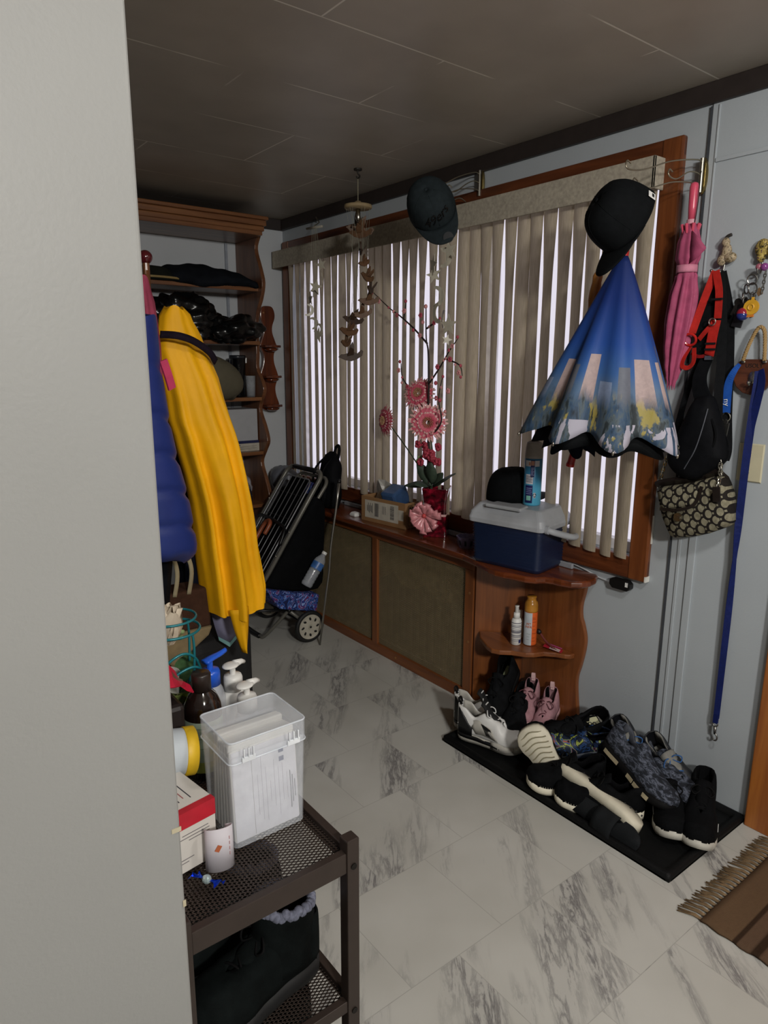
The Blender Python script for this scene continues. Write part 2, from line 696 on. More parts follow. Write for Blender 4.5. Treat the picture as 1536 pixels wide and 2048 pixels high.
for i in range(NV):
    yc = 1.365 + (3.635 - 1.365) * i / (NV - 1) - 2.5
    th = rv.uniform(17, 27)
    if i in closed or rv.random() < .12:
        th = rv.uniform(-4, 6)
    rows = []
    nz = 16
    hw = .0372
    zb = Z_B + rv.uniform(-.012, .014)
    for j in range(nz + 1):
        z = Z_T + (zb - Z_T) * (j / nz) ** 1.0
        a = radians(4 + (th - 4) * min(1.0, (j / nz) / .22) ** .8 + 2.0 * sin(j * .5 + i))
        row = []
        for s in range(7):
            u = -1 + 2 * s / 6
            bow = -.011 * (1 - u * u) + .004
            row.append(Vector((sin(a) * u * hw + cos(a) * bow + .004 * sin(i * 1.7), yc + cos(a) * u * hw - sin(a) * bow, z)))
        rows.append(row)
    MB().grid(rows).build('vane', M_VANE, vb, smooth=True)
# ================================================================== RADIATOR COVER WITH LEDGE AND END SHELVES
LZ = .68                  # top of the ledge
FX = 1.985                # front face of the cover
EY = 1.95                 # end panel
rc = thing('radiator_cover', 'built-in wooden radiator cover with diamond mesh front and rounded shelves at its end', 'radiator cover', (FX, EY, 0))
def L(p):
    return Vector(p) - Vector((FX, EY, 0))
YB = FY - .004
def rel(mb):
    mb.v = [L(p) for p in mb.v]
    return mb
top = [(1.925, YB), (1.928, 3.0), (1.93, 2.3), (1.926, 1.96), (1.905, 1.86), (1.878, 1.77), (1.872, 1.73), (1.878, 1.69), (1.893, 1.655),
       (1.904, 1.61), (1.925, 1.575), (1.958, 1.558), (1.972, 1.53), (1.975, 1.50), (1.99, 1.465), (2.02, 1.44), (2.06, 1.432), (2.10, 1.438), (2.135, 1.455), (WX - .003, 1.47), (WX - .003, YB)]
rel(MB().prism(top, LZ - .026, LZ)).build('ledge_top', W_TOP, rc, bevel=.008, seg=3)
fm = MB()
ft = .02
zt = LZ - .027
fm.box2((FX, EY, zt - .052), (FX + ft, YB, zt))
fm.box2((FX, EY, 0), (FX + ft, YB, .052))
rel(fm).build('face_frame', W_COVER, rc, bevel=.003)
for y0, y1 in ((EY, EY + .052), (2.622, 2.665), (3.28, 3.33)):
    rel(MB().box2((FX - .001, y0, .05), (FX + ft - .001, y1, zt - .05))).build('stile', W_COVERZ, rc, bevel=.003)
for y, z in ((EY + .022, .50), (EY + .022, .28), (2.47, .028)):
    rel(MB().cyl((FX - .003, y, z), (FX, y, z), .006, 10)).build('screw', M('brass_screw', '#b98a5a', .4, .7), rc)
ep = MB().prism([(FX, EY - .012), (FX + .012, EY), (WX - .022, 1.815), (WX - .022, 1.79)], 0, zt)
rel(ep).build('end_panel', W_COVERZ, rc, bevel=.002)
# wavy board that runs up the wall
zz = [(.0, 1.500), (.06, 1.496), (.12, 1.502), (.20, 1.512), (.25, 1.512), (.30, 1.500), (.37, 1.487), (.42, 1.486), (.47, 1.500), (.50, 1.512), (.545, 1.514), (.60, 1.503), (.653, 1.494)]
pts = catmull([(y, z, 0) for z, y in zz], 5)
poly = [(p.x, p.y) for p in pts] + [(1.83, .653), (1.83, 0)]
rel(MB().prism(poly, WX - .024, WX - .004, 'YZ')).build('wavy_side', W_COVERZ, rc, bevel=.004)
sh = [(FX + .010, EY - .030), (1.950, 1.87), (1.910, 1.795), (1.898, 1.755), (1.912, 1.725), (1.945, 1.695), (1.975, 1.645), (2.0, 1.625), (2.04, 1.61), (2.07, 1.575), (2.085, 1.545), (2.10, 1.528), (2.124, 1.525), (WX - .025, 1.53), (WX - .025, 1.785)]
rel(MB().prism(sh, .325, .345)).build('end_shelf', W_COVER, rc, bevel=.006, seg=3)
# diamond mesh panels
M_MESH = M('bronze_mesh_metal', '#a39272', .5, .3)
def mesh_panel(y0, y1, z0, z1, x, pitch, wd, slope=.62):
    mb = MB()
    H = z1 - z0
    for sgn in (1, -1):
        dy = H / slope
        n = int((y1 - y0 + dy) / pitch)
        for i in range(n + 1):
            ya = y0 - dy + i * pitch
            yb = ya + dy
            za, zb2 = (z0, z1) if sgn > 0 else (z1, z0)
            a, b = Vector((x, ya, za)), Vector((x, yb, zb2))
            def clip(a, b):
                d = b - a
                t0 = max(0, (y0 - a.y) / d.y)
                t1 = min(1, (y1 - a.y) / d.y)
                return (a + d * t0, a + d * t1) if t1 > t0 else None
            c = clip(a, b)
            if c:
                mb.bar(c[0], c[1], wd, .0012, (1, 0, 0))
    return mb
for y0, y1 in ((EY + .05, 2.624), (2.663, 3.282), (3.328, YB)):
    rel(mesh_panel(y0, y1, .05, zt - .05, FX + ft * .6, .0150, .0034)).build('mesh_panel', M_MESH, rc)
# the radiator and the crumpled foil seen through the mesh
rd = thing('radiator', 'olive ribbed radiator seen dimly behind the diamond mesh of the cover', 'radiator', (2.07, 2.85, .02))
rb = MB()
for i in range(34):
    y = -.86 + i * .051
    rb.lathe([(.012, .03), (.021, .05), (.021, .43), (.012, .45)], (0, y, 0), 10, sx=2.0)
rb.build('column', M('olive_radiator_paint', '#4a4224', .5), rd, smooth=True)
MB().box2((-.03, -.88, 0), (.03, .88, .03)).build('base_rail', M('olive_radiator_paint', '#4a4224', .5), rd)
MB().box2((-.02, -.88, .44), (.02, .88, .47)).build('header_rail', M('olive_radiator_paint', '#4a4224', .5), rd)
foil = MB()
rf = random.Random(5)
rows = []
for i in range(60):
    y = 2.05 + i * .0272
    rows.append([Vector((2.012 + .012 * rf.random(), y, .60 - j * .026 - .05 * abs(sin(i * .35)) * j / 6)) for j in range(7)])
foil.grid(rows)
fo = foil.build('foil_sheet', M('crinkled_gold_foil', '#b39a5c', .22, 1.0, .1), None)
tag(fo, 'crinkled gold foil sheet glinting behind the top of the mesh panels', 'foil')

# ================================================================== THINGS ON THE LEDGE
# cooler
def rsec(hx_, hy, r, z, n=5):
    """rounded rectangle ring"""
    out = []
    for cx, cy, a0 in ((1, 1, 0), (-1, 1, 90), (-1, -1, 180), (1, -1, 270)):
        for i in range(n):
            a = radians(a0 + 90 * i / (n - 1))
            out.append(Vector((cx * (hx_ - r) + r * cos(a), cy * (hy - r) + r * sin(a), z)))
    return out
co = thing('cooler', 'small navy blue cooler with a pale grey lid standing on the end of the ledge', 'cooler', (2.027, 1.752, LZ), (0, 0, 10))
M_NAVY = M('navy_cooler_plastic', '#17233f', .38, 0, .06)
M_GREYP = M('pale_grey_cooler_plastic', '#aeb2b8', .45, 0, .05)
rs = []
nz = 28
for j in range(nz + 1):
    z = .166 * j / nz
    rib = .0024 * (1 if j % 2 else -1) if 2 < j < nz - 1 else 0
    g = lerp([(0, .0), (.012, .006), (.166, .012)], z)
    rs.append(rsec(.098 + g + rib, .143 + g + rib, .022, z))
rs.insert(0, rsec(.090, .135, .02, .0))
MB().rings(rs).build('body', M_NAVY, co, smooth=True)
lid = MB().rings([rsec(.110, .156, .02, .163), rsec(.120, .166, .022, .166), rsec(.122, .168, .022, .182), rsec(.119, .165, .02, .190), rsec(.116, .162, .02, .205), rsec(.094, .140, .02, .236), rsec(.088, .134, .02, .240)])
lid.build('lid', M_GREYP, co, bevel=.002)
ll = MB()
ll.prism([(-.122, -.075), (-.122, .085), (-.05, .075), (-.05, -.065)], .232, .246)
ll.xform(Matrix.Translation((0, 0, 0)))
ll.build('lid_panel', M_GREYP, co, bevel=.006)
hb = MB()
for s in (-1,):
    hb.tube(catmull([(-.09, -.172, .176), (-.07, -.196, .165), (.02, -.222, .138), (.08, -.205, .148), (.10, -.172, .176)], 5), .0125, 8, rs=None)
hb.build('handle', M_GREYP, co, smooth=True)
for x in (-.09, .1):
    MB().cyl((x, -.166, .176), (x, -.178, .176), .016, 14).build('handle_hinge', M_GREYP, co)

# spray can on the cooler lid
def can_label(name, base, bands, seed=0):
    """label ring colours by height plus fine printed lines"""
    k = NT(name)
    v = k.coord()
    sp = k.add('ShaderNodeSeparateXYZ')
    k.link(v, sp.inputs[0])
    nz = k.noise(k.coord(scale=(1, 1, 1)), 40, 2)
    c = k.ramp(k.math('MULTIPLY', sp.outputs['Z'], 4.0), bands)
    c = k.mix(k.math('MULTIPLY', nz.outputs['Fac'], .12), c, tuple(base))
    k.set(Base_Color=c, Roughness=.3, Metallic=.1)
    return k.m
ca = thing('spray_can', 'tall light blue spray can with a grey cap standing on the cooler lid', 'spray can', (2.035, 1.705, .9205))
MB().lathe([(.029, 0), (.0325, .003), (.0335, .008), (.0335, .178), (.030, .184)], n=32).build('can', can_label('spray_can_label', hx('#3f93bd'), [(0, hx('#58b4d6')), (.25, hx('#57b1d8')), (.42, hx('#3d89b4')), (.75, hx('#2d6f9f'))]), ca, smooth=True)
MB().lathe([(.0335, .181), (.0335, .192), (.0285, .236), (.0270, .241), (.022, .243), (.021, .238)], n=32).build('cap', M('grey_can_cap', '#8d8883', .5), ca, smooth=True)
def curved(mb, r, a0, a1, z0, z1, n=8):
    """patch of a cylinder, angles measured in degrees from +X"""
    rows = []
    for i in range(n + 1):
        a = radians(a0 + (a1 - a0) * i / n)
        rows.append([Vector((r * cos(a), r * sin(a), z)) for z in (z0, z1)])
    return mb.grid(rows)
M_LW, M_LN, M_LD, M_BLK, M_WHT = M('label_white', '#c9c9d2', .45), M('label_navy', '#17205c', .4), M('label_dark_print', '#2a2a33', .5), M('plain_black', '#0b0b0d', .5), M('plain_white', '#dededb', .5)
# view direction to the camera is about 222 degrees
for a0, a1, z0_, z1_ in ((172, 222, .085, .122), (165, 206, .152, .174), (230, 262, .152, .174), (228, 243, .032, .052)):
    curved(MB(), .0338, a0, a1, z0_, z1_).build('label_panel', M_LW, ca)
for a0, a1, z0_, z1_ in ((172, 222, .012, .080), (204, 229, .112, .176)):
    curved(MB(), .0340, a0, a1, z0_, z1_).build('label_block', M_LN, ca)
lb = MB()
for i in range(4):
    curved(lb, .0341, 180, 218 - 4 * (i % 2), .068 - i * .007, .0695 - i * .007)
for i in range(7):
    curved(lb, .0343, 207, 226 - 3 * (i % 3), .146 - i * .0045, .1475 - i * .0045)
lb.build('label_print', M('label_pale_print', '#a9b3dc', .5), ca)
lb = MB()
for i in range(6):
    curved(lb, .0341, 175, 218 - 5 * (i % 2), .092 + i * .0045, .0935 + i * .0045)
lb.build('label_print', M_LD, ca)
lb = MB()
curved(lb, .0343, 206, 227, .156, .173)
curved(lb, .0341, 190, 203, .156, .168)
lb.build('label_picture', M('label_skin_tone', '#c08d78', .5), ca)
lb = MB()
curved(lb, .0343, 182, 212, .022, .040)
lb.build('label_picture', M('label_aqua', '#86c9b8', .5), ca)
rcy = MB()
for q in range(3):
    a = q * 120
    p0 = [(.006 * cos(radians(a + d)), .006 * sin(radians(a + d))) for d in (0, 40, 80)]
    rcy.tube([Vector((.0345 * cos(radians(235.5 + x / .0345 * 57.3)), .0345 * sin(radians(235.5 + x / .0345 * 57.3)), .042 + y)) for x, y in p0], .0014, 5)
rcy.build('recycling_mark', M_BLK, ca)

# caps: shared builder. local axes: brim points along -Y... crown opens along -Z
def on_crown(o, a_, b_, crown_h, th0, ph0, lift):
    """bend flat lettering onto the crown"""
    for v in o.data.vertices:
        th = radians(th0) + v.co.x / .088
        ph = ph0 + v.co.y / .16
        f = cos(ph * pi / 2) ** .62
        zz = crown_h * sin(ph * pi / 2) ** .80 * (1 + .10 * max(0, -sin(th)) * ph * (1 - ph) * 2)
        q = Vector((a_ * f * cos(th), b_ * f * sin(th), zz))
        q += q.normalized() * (lift + v.co.z)
        v.co = q
    return o
def cap_object(name, label, loc, M3, mat_, crown_h=.125, logo=None):
    t = thing(name, label, 'cap', loc, M3=M3)
    rows = []
    N, Mr = 40, 14
    a_, b_ = .088, .098
    def crown(th, ph):
        # th: azimuth, ph 0 rim..1 top
        f = cos(ph * pi / 2) ** .62
        zz = crown_h * sin(ph * pi / 2) ** .80
        fr_ = max(0, -sin(th))
        zz *= 1 + .10 * fr_ * ph * (1 - ph) * 2
        seam = 1 + .006 * cos(6 * th)
        return Vector((a_ * f * cos(th) * seam, b_ * f * sin(th) * seam, zz))
    for j in range(Mr + 1):
        ph = min(.995, j / Mr)
        rows.append([crown(2 * pi * i / N, ph) for i in range(N)])
    cm = MB()
    cm.grid(rows, wrap=True)
    cm.build('crown', mat_, t, smooth=True, solid=.003)
    # brim: curved sheet
    br = []
    for i in range(25):
        a = pi + pi * (i / 24) * .86 + pi * .07
        base = Vector((a_ * cos(a), b_ * sin(a), .004))
        row = []
        for j in range(6):
            s = j / 5
            out = .072 * s * (sin((a - pi)) ** .55 if sin(a - pi) > 0 else 0)
            y = base.y - out
            x = base.x * (1 - .10 * s)
            row.append(Vector((x, y, .004 + .004 * s - 2.3 * x * x + .012 - .006 * s)))
        br.append(row)
    MB().grid(br).build('brim', mat_, t, smooth=True, solid=.004)
    bt_ = MB().ball((0, 0, crown_h + .001), (.007, .007, .004), 10, 6)
    bt_.build('top_button', mat_, t, smooth=True)
    sm = MB()
    for q in range(6):
        th = radians(60 * q + 90)
        sm.tube([crown(th, p / 10) * 1.012 for p in range(1, 10)], .0012, 5)
    sm.build('seam', mat_, t, smooth=True)
    return t
M_CAPB = fabric('black_cap_twill', '#101214', .85, .15)
M_CAPG = fabric('charcoal_cap_twill', '#262d30', .85, .15)
# black cap lying on the cooler behind the can
c3 = cap_object('baseball_cap', 'black baseball cap lying on the cooler lid behind the spray can', (2.055, 1.83, .921), rotm(0, 0, 75), M_CAPB)

# white plastic strip lying along the back of the ledge
ws = MB().box2((2.115, 1.56, LZ + .001), (2.128, 3.1, LZ + .022))
o = ws.build('white_strip', M('off_white_strip', '#8f9196', .5), bevel=.003)
tag(o, 'long off white plastic strip lying along the back of the ledge under the window', 'strip')

# small lavender bowl between vase and cooler
bo = thing('basket', 'small lavender plastic basket with cut-outs on the ledge left of the cooler', 'basket', (2.032, 2.045, LZ))
pr = []
k_ = 20
MB().rings([[Vector((.034 * cos(2 * pi * i / k_), .034 * sin(2 * pi * i / k_), 0)) for i in range(k_)],
            [Vector((.046 * cos(2 * pi * i / k_), .046 * sin(2 * pi * i / k_), .046 + .003 * (i % 2))) for i in range(k_)],
            [Vector((.043 * cos(2 * pi * i / k_), .043 * sin(2 * pi * i / k_), .046 + .003 * (i % 2))) for i in range(k_)],
            [Vector((.031 * cos(2 * pi * i / k_), .031 * sin(2 * pi * i / k_), .004)) for i in range(k_)]]).build('bowl', M('lavender_plastic', '#6f6787', .45), bo)
sl = MB()
for i in range(10):
    a = 2 * pi * i / 10
    sl.bar((.0375 * cos(a), .0375 * sin(a), .012), (.0435 * cos(a), .0435 * sin(a), .034), .008, .002, (cos(a), sin(a), 0))
sl.build('cut_out', M('dark_slot', '#1c1826', .8), bo)

# vase with flowers
va = thing('flower_vase', 'dark red square glass vase with pink silk flowers, branches and a satin bow', 'vase with flowers', (2.070, 2.285, LZ), (0, 0, 38))
k = NT('ruby_glass')
v = k.coord()
nn = k.noise(v, 40, 3)
k.set(Base_Color=k.ramp(nn.outputs['Fac'], [(.35, hx('#2a050c')), (.55, hx('#5a0a1a')), (.7, hx('#96162e'))]), Roughness=.12, Coat_Weight=.5)
M_RUBY = k.m
def sq(h, z):
    return rsec(h, h, .008, z, 4)
MB().rings([sq(.054, 0), sq(.054, .01), sq(.049, .10), sq(.050, .15), sq(.060, .222), sq(.056, .222), sq(.046, .15), sq(.045, .10), sq(.047, .02)]).build('vase', M_RUBY, va, bevel=.002)
Rz = rotm(0, 0, -38)
def V_(p):
    """room coordinates to vase coordinates"""
    return Rz @ (Vector(p) - Vector((2.070, 2.285, LZ)))
M_SAT = M('pink_satin', '#d98f95', .28, 0, .12, 40, coat=.3)
M_SATW = M('pale_pink_ribbon', '#d9b0ad', .3)
bw = MB()
bc = V_((2.010, 2.292, LZ + .098))
nrm = (V_((0, 0, 0)) - V_((.82, .45, 0))).normalized()
up = Vector((0, 0, 1))
sd = up.cross(nrm).normalized()
rb_ = random.Random(2)
for i in range(17):
    a = 2 * pi * i / 17 + rb_.uniform(-.12, .12)
    d = sd * cos(a) + up * sin(a)
    q = nrm.cross(d)
    ln = .074 + rb_.uniform(-.010, .012)
    if sin(a) > .5:
        ln *= .8
    wd = .014
    loop = []
    for j in range(9):
        f = j / 8
        r_ = ln * sin(pi * f) ** .7 * (1 if f < .5 else 1)
        r_ = ln * (1 - abs(2 * f - 1) ** 1.6)
        h = .006 + .022 * sin(pi * f) + (.010 if f > .5 else 0) + rb_.uniform(0, .003)
        c_ = bc + d * r_ + nrm * h
        ww = wd * (.35 + .85 * (r_ / ln))
        loop.append([c_ - q * ww, c_ + q * ww])
    bw.grid(loop)
bow = bw.build('bow', M_SAT, va, smooth=True, solid=.0008)
MB().ball(bc + nrm * .022, (.010, .010, .010), 10, 6).build('knot', M('coral_ribbon_knot', '#c94a4a', .4), bow, smooth=True)
rbn = MB()
rbn.rings([sq(.0502, .096), sq(.0502, .106)], cap=False)
rbn.build('ribbon_band', M_SATW, va)
# stems and branches
M_BARK = M('dark_branch', '#241616', .7)
M_STEM = M('green_stem', '#3c4a34', .6)
M_LEAF = M('dull_green_leaf', '#3b4a3c', .6, 0, .25, 60)
M_BUD = M('rose_bud', '#b04a5a', .6, 0, .25, 120)
M_BUDL = M('pale_blossom', '#d18f90', .6, 0, .25, 120)
def petal_mat():
    k = NT('gerbera_petal')
    v = k.coord(kind='UV')
    return k
def gerbera(c, nrm, R_, parent, seed=0):
    rg = random.Random(seed)
    c = Vector(c)
    nrm = Vector(nrm).normalized()
    a = Vector((0, 0, 1)) if abs(nrm.z) < .9 else Vector((1, 0, 0))
    u = nrm.cross(a).normalized()
    v_ = nrm.cross(u)
    mb = MB()
    for ring, (n, r0, r1, lift) in enumerate(((30, .12, 1.0, .05), (26, .12, .84, .16), (20, .10, .58, .28))):
        for i in range(n):
            an = 2 * pi * (i + .5 * (ring % 2)) / n + rg.uniform(-.06, .06)
            d = u * cos(an) + v_ * sin(an)
            q = nrm.cross(d)
            L_ = R_ * r1 * rg.uniform(.88, 1.06)
            wmax = R_ * .095
            rows = []
            for j in range(6):
                f = j / 5
                rr = R_ * r0 + (L_ - R_ * r0) * f
                ww = wmax * (.35 + .9 * sin(pi * min(.93, f * .82 + .12)) * .75) * (1 if f < .9 else .55)
                h = R_ * (lift * sin(pi * .5 * f) + rg.uniform(-.02, .02) - .16 * f * f)
                p = c + d * rr + nrm * h
                rows.append([p - q * ww, p + nrm * (-.012 * R_), p + q * ww])
            mb.mat(0 if ring != 1 else 0)
            n0 = len(mb.f)
            mb.grid(rows)
            # pale tips, deep pink towards the middle (the petal's own colouring)
            for t_ in range(n0, len(mb.f)):
                seg = (t_ - n0) // 2
                mb.mi[t_] = 0 if seg < 2 else (1 if seg < 4 else 2)
    o = mb.build('bloom', [M('petal_deep', '#b8405a', .55, 0, .15, 200), M('petal_mid', '#cf5a70', .55, 0, .2, 200), M('petal_tip', '#e0b0ac', .55, 0, .15, 200)], parent, smooth=True)
    ce = MB()
    for i in range(46):
        an = i * 2.39996
        rr = R_ * .24 * sqrt(i / 46)
        p = c + (u * cos(an) + v_ * sin(an)) * rr + nrm * (R_ * .16)
        ce.tube([p - nrm * R_ * .08, p + nrm * R_ * .07 + (u * cos(an) + v_ * sin(an)) * R_ * .05], R_ * .018, 4)
    ce.build('flower_centre', M('flower_centre_yellow', '#c9a27c', .6), o)
    return o
mouth = V_((2.07, 2.32, LZ + .20))
fl = [((2.035, 2.315, 1.193), (-.72, -.68, .10), .090, 1), ((2.055, 2.405, 1.318), (-.85, -.30, .35), .080, 2), ((2.04, 2.635, 1.180), (-.93, .18, .05), .078, 3)]
for c, n_, r_, sd_ in fl:
    gerbera(V_(c), Rz @ Vector(n_), r_, va, sd_)
stm = MB()
for c, n_, r_, sd_ in fl:
    c0 = Vector(c) - Vector(n_).normalized() * .01
    mid = (c0 + Vector((2.07, 2.32, LZ + .2))) / 2 + Vector((.0, -.02, .0))
    stm.tube([V_(p) for p in catmull([(2.07, 2.32, LZ + .03), (2.07, 2.32, LZ + .2), mid, c0], 6)], .0028, 6)
stm.build('stem', M_STEM, va, smooth=True)
bx = 2.055
brs = [[(bx, 2.325, .90), (bx, 2.335, 1.15), (bx, 2.338, 1.36), (bx, 2.345, 1.50), (bx, 2.36, 1.56), (bx, 2.365, 1.70)],
       [(bx, 2.352, 1.535), (bx - .01, 2.43, 1.60), (bx - .02, 2.52, 1.66), (bx - .02, 2.60, 1.70), (bx - .02, 2.72, 1.775)],
       [(bx, 2.338, 1.36), (bx, 2.27, 1.43), (bx - .01, 2.20, 1.50), (bx - .01, 2.15, 1.55)],
       [(bx, 2.235, 1.47), (bx - .01, 2.18, 1.46), (bx - .02, 2.12, 1.44), (bx - .02, 2.105, 1.40)],
       [(bx, 2.335, 1.24), (bx - .01, 2.46, 1.34), (bx - .02, 2.50, 1.39), (bx - .02, 2.51, 1.45)],
       [(bx, 2.357, 1.60), (bx, 2.30, 1.625), (bx, 2.27, 1.64)],
       [(bx, 2.33, 1.12), (bx - .01, 2.24, 1.20), (bx - .01, 2.26, 1.30), (bx - .01, 2.235, 1.40)],
       [(bx - .015, 2.50, 1.645), (bx - .01, 2.49, 1.72)]]
brm = MB()
for i, b in enumerate(brs):
    pts = catmull(b, 6)
    r0 = .0062 if i == 0 else .0045
    brm.tube([V_(p) for p in pts], r0, 6, rs=[r0 * (1 - .62 * j / (len(pts) - 1)) for j in range(len(pts))])
brm.build('branch', M_BARK, va, smooth=True)
rbud = random.Random(11)
spots = []
for i, b in enumerate(brs[1:], 1):
    pts = catmull(b, 8)
    for j in range(4, len(pts), 4):
        spots.append(pts[j])
spots += [Vector(p) for p in ((bx, 2.362, 1.70), (bx, 2.385, 1.665), (bx, 2.375, 1.63), (bx, 2.25, 1.29), (bx, 2.20, 1.33), (bx, 2.28, 1.36), (bx, 2.215, 1.24))]
for i, p in enumerate(spots):
    p = p + Vector((rbud.uniform(-.012, .0), rbud.uniform(-.008, .008), rbud.uniform(-.008, .008)))
    tgt = MB()
    r_ = rbud.uniform(.005, .0085)
    if i % 3 == 0:
        for q in range(5):
            a = 2 * pi * q / 5
            tgt.ball(V_(p) + Rz @ Vector((-.004, .007 * cos(a), .007 * sin(a))), (r_ * .75,) * 3, 8, 5)
    else:
        tgt.ball(V_(p), (r_, r_, r_ * 1.2), 8, 5)
    tgt.build('blossom' if i % 3 == 0 else 'bud', M_BUD if i % 2 else M_BUDL, va, smooth=True)
cl = MB()
for i in range(16):
    c_ = Vector((2.030 + rbud.uniform(-.02, .02), 2.31 + rbud.uniform(-.065, .065), 1.045 + rbud.uniform(-.045, .05)))
    for q in range(7):
        a = 2 * pi * q / 7
        cl.ball(V_(c_) + Rz @ Vector((rbud.uniform(-.006, .002), .011 * cos(a), .011 * sin(a))), (.007, .0085, .0085), 8, 5)
cl.build('flower_cluster', M('crimson_cluster', '#a83448', .6, 0, .3, 150), va, smooth=True)
def leaf(mb, p0, p1, wd, sag, nrm):
    p0, p1 = Vector(p0), Vector(p1)
    d = p1 - p0
    q = d.cross(Vector(nrm)).normalized()
    rows = []
    for j in range(9):
        f = j / 8
        c_ = p0 + d * f + Vector((0, 0, -sag * f * f))
        ww = wd * sin(pi * min(.98, .04 + f * .96)) ** .8
        rows.append([c_ - q * ww + Vector((0, 0, .004)), c_, c_ + q * ww + Vector((0, 0, .004))])
    mb.grid([[V_(p) for p in r] for r in rows])
lf = MB()
leaf(lf, (2.07, 2.33, .90), (2.02, 2.46, .905), .024, .02, (-.5, -.2, .8))
leaf(lf, (2.06, 2.30, .90), (2.03, 2.125, .985), .020, .0, (-.6, .2, .7))
leaf(lf, (2.06, 2.31, .90), (2.02, 2.37, 1.01), .028, .0, (-.8, -.4, .3))
leaf(lf, (2.06, 2.31, .91), (2.02, 2.28, 1.02), .030, .0, (-.8, -.4, .3))
leaf(lf, (2.07, 2.31, .90), (2.06, 2.235, .97), .024, .0, (-.8, -.4, .3))
leaf(lf, (2.06, 2.33, .90), (1.98, 2.34, .93), .026, .02, (-.3, -.3, .8))
lf.build('leaf', M_LEAF, va, smooth=True, solid=.0006)
lg = MB()
for i in range(10):
    lg.ball(V_((2.03 + rbud.uniform(-.01, .01), 2.37 + rbud.uniform(-.02, .02), 1.02 + rbud.uniform(-.02, .02))), (.006, .006, .006), 6, 4)
lg.build('green_sprig', M('light_green_sprig', '#8aa06a', .6), va, smooth=True)

# cardboard box with wrapped contents
M_CARD = M('brown_cardboard', '#8f6b45', .8, 0, .08, 12)
cb = thing('cardboard_box', 'small open brown cardboard box with shipping labels on the ledge left of the vase', 'box', (2.057, 2.60, LZ), (0, 0, 7))
bxm = MB()
hx_, hy, hh, tk = .062, .152, .125, .004
bxm.box2((-hx_, -hy, 0), (hx_, hy, tk))
bxm.box2((-hx_, -hy, tk), (-hx_ + tk, hy, hh))
bxm.box2((hx_ - tk, -hy, tk), (hx_, hy, hh))
bxm.box2((-hx_ + tk, -hy, tk), (hx_ - tk, -hy + tk, hh))
bxm.box2((-hx_ + tk, hy - tk, tk), (hx_ - tk, hy, hh))
bxm.build('box', M_CARD, cb, bevel=.0012)
lab = MB()
lab.box2((-hx_ - .0008, -.105, .020), (-hx_, .125, .108))
lab.box2((-hx_ - .0006, -.140, .038), (-hx_, -.107, .088))
lab.build('shipping_label', M('label_paper', '#b9b3a6', .7), cb)
prn = MB()
rl = random.Random(4)
y = .055
while y > .030:
    w_ = rl.choice((.001, .0018, .0026))
    prn.box2((-hx_ - .0012, y - w_, .032), (-hx_ - .0008, y, .098))
    y -= w_ + .0016
z = .032
while z < .098:
    w_ = rl.choice((.001, .0018, .0028))
    prn.box2((-hx_ - .0012, -.078, z), (-hx_ - .0008, -.052, z + w_))
    z += w_ + .0016
for i in range(6):
    prn.box2((-hx_ - .0012, .070 + i * .007, .045 + .004 * (i % 3)), (-hx_ - .0008, .073 + i * .007, .095 - .012 * (i % 2)))
for i in range(3):
    prn.box2((-hx_ - .0012, .0 - i * .010, .05), (-hx_ - .0008, .002 - i * .010, .09))
prn.build('label_print', M_LD, cb)
ar = MB()
for x in (-.030, -.012):
    ar.box2((x - .0022, -hy - .0008, .072), (x + .0022, -hy, .094))
    ar.prism([(x - .007, .094), (x + .007, .094), (x, .106)], -hy - .0008, -hy, 'XZ')
ar.box2((-.040, -hy - .0008, .066), (-.002, -hy, .0685))
for (x0, x1, z0, z1) in ((-.042, .042, .112, .1135), (-.042, .042, .012, .0135), (-.042, -.0405, .012, .1135), (.0405, .042, .012, .1135)):
    ar.box2((x0, -hy - .0006, z0), (x1, -hy, z1))
ar.build('up_arrows', M_BLK, cb)
bp = MB()
R_ = rotm(0, -24, 8)
bp.box((0.0, .0, .134), (.100, .095, .095), R_)
o = bp.build('wrapped_package', M('shiny_blue_wrap', '#3a567f', .25, .1), bevel=.012)
o.location = (2.052, 2.565, LZ)
tag(o, 'shiny blue wrapped package sticking out of the cardboard box', 'package')
pbm = MB()
rp = random.Random(8)
rows = []
for i in range(11):
    a = -.6 + 4.3 * i / 10
    row = []
    for j in range(5):
        f = j / 4
        rr = .048 + .018 * sin(2 * a) + rp.uniform(-.005, .005)
        row.append(Vector((rr * cos(a) * .8, rr * sin(a) * 2.2, .075 + .12 * f * (0.75 + .25 * sin(a * 1.3)) + rp.uniform(-.006, .006))) * 1.0 + Vector((0, 0, 0)))
    rows.append(row)
pbm.grid(rows)
o = pbm.build('plastic_bag', M('crumpled_white_plastic', '#b4b1ab', .35, 0, .15), smooth=False, solid=.0006)
o.location = (2.06, 2.62, LZ)
tag(o, 'crumpled white plastic bag around the blue package in the box', 'plastic bag')

# little white plastic piece left of the box
o = MB().rings([rsec(.020, .026, .008, 0, 4), rsec(.021, .027, .008, .010, 4), rsec(.014, .020, .008, .020, 4)]).build('charger', M_WHT, None, bevel=.003)
o.location = (2.0, 2.83, LZ)
tag(o, 'little white charger block lying on the ledge left of the cardboard box', 'charger')

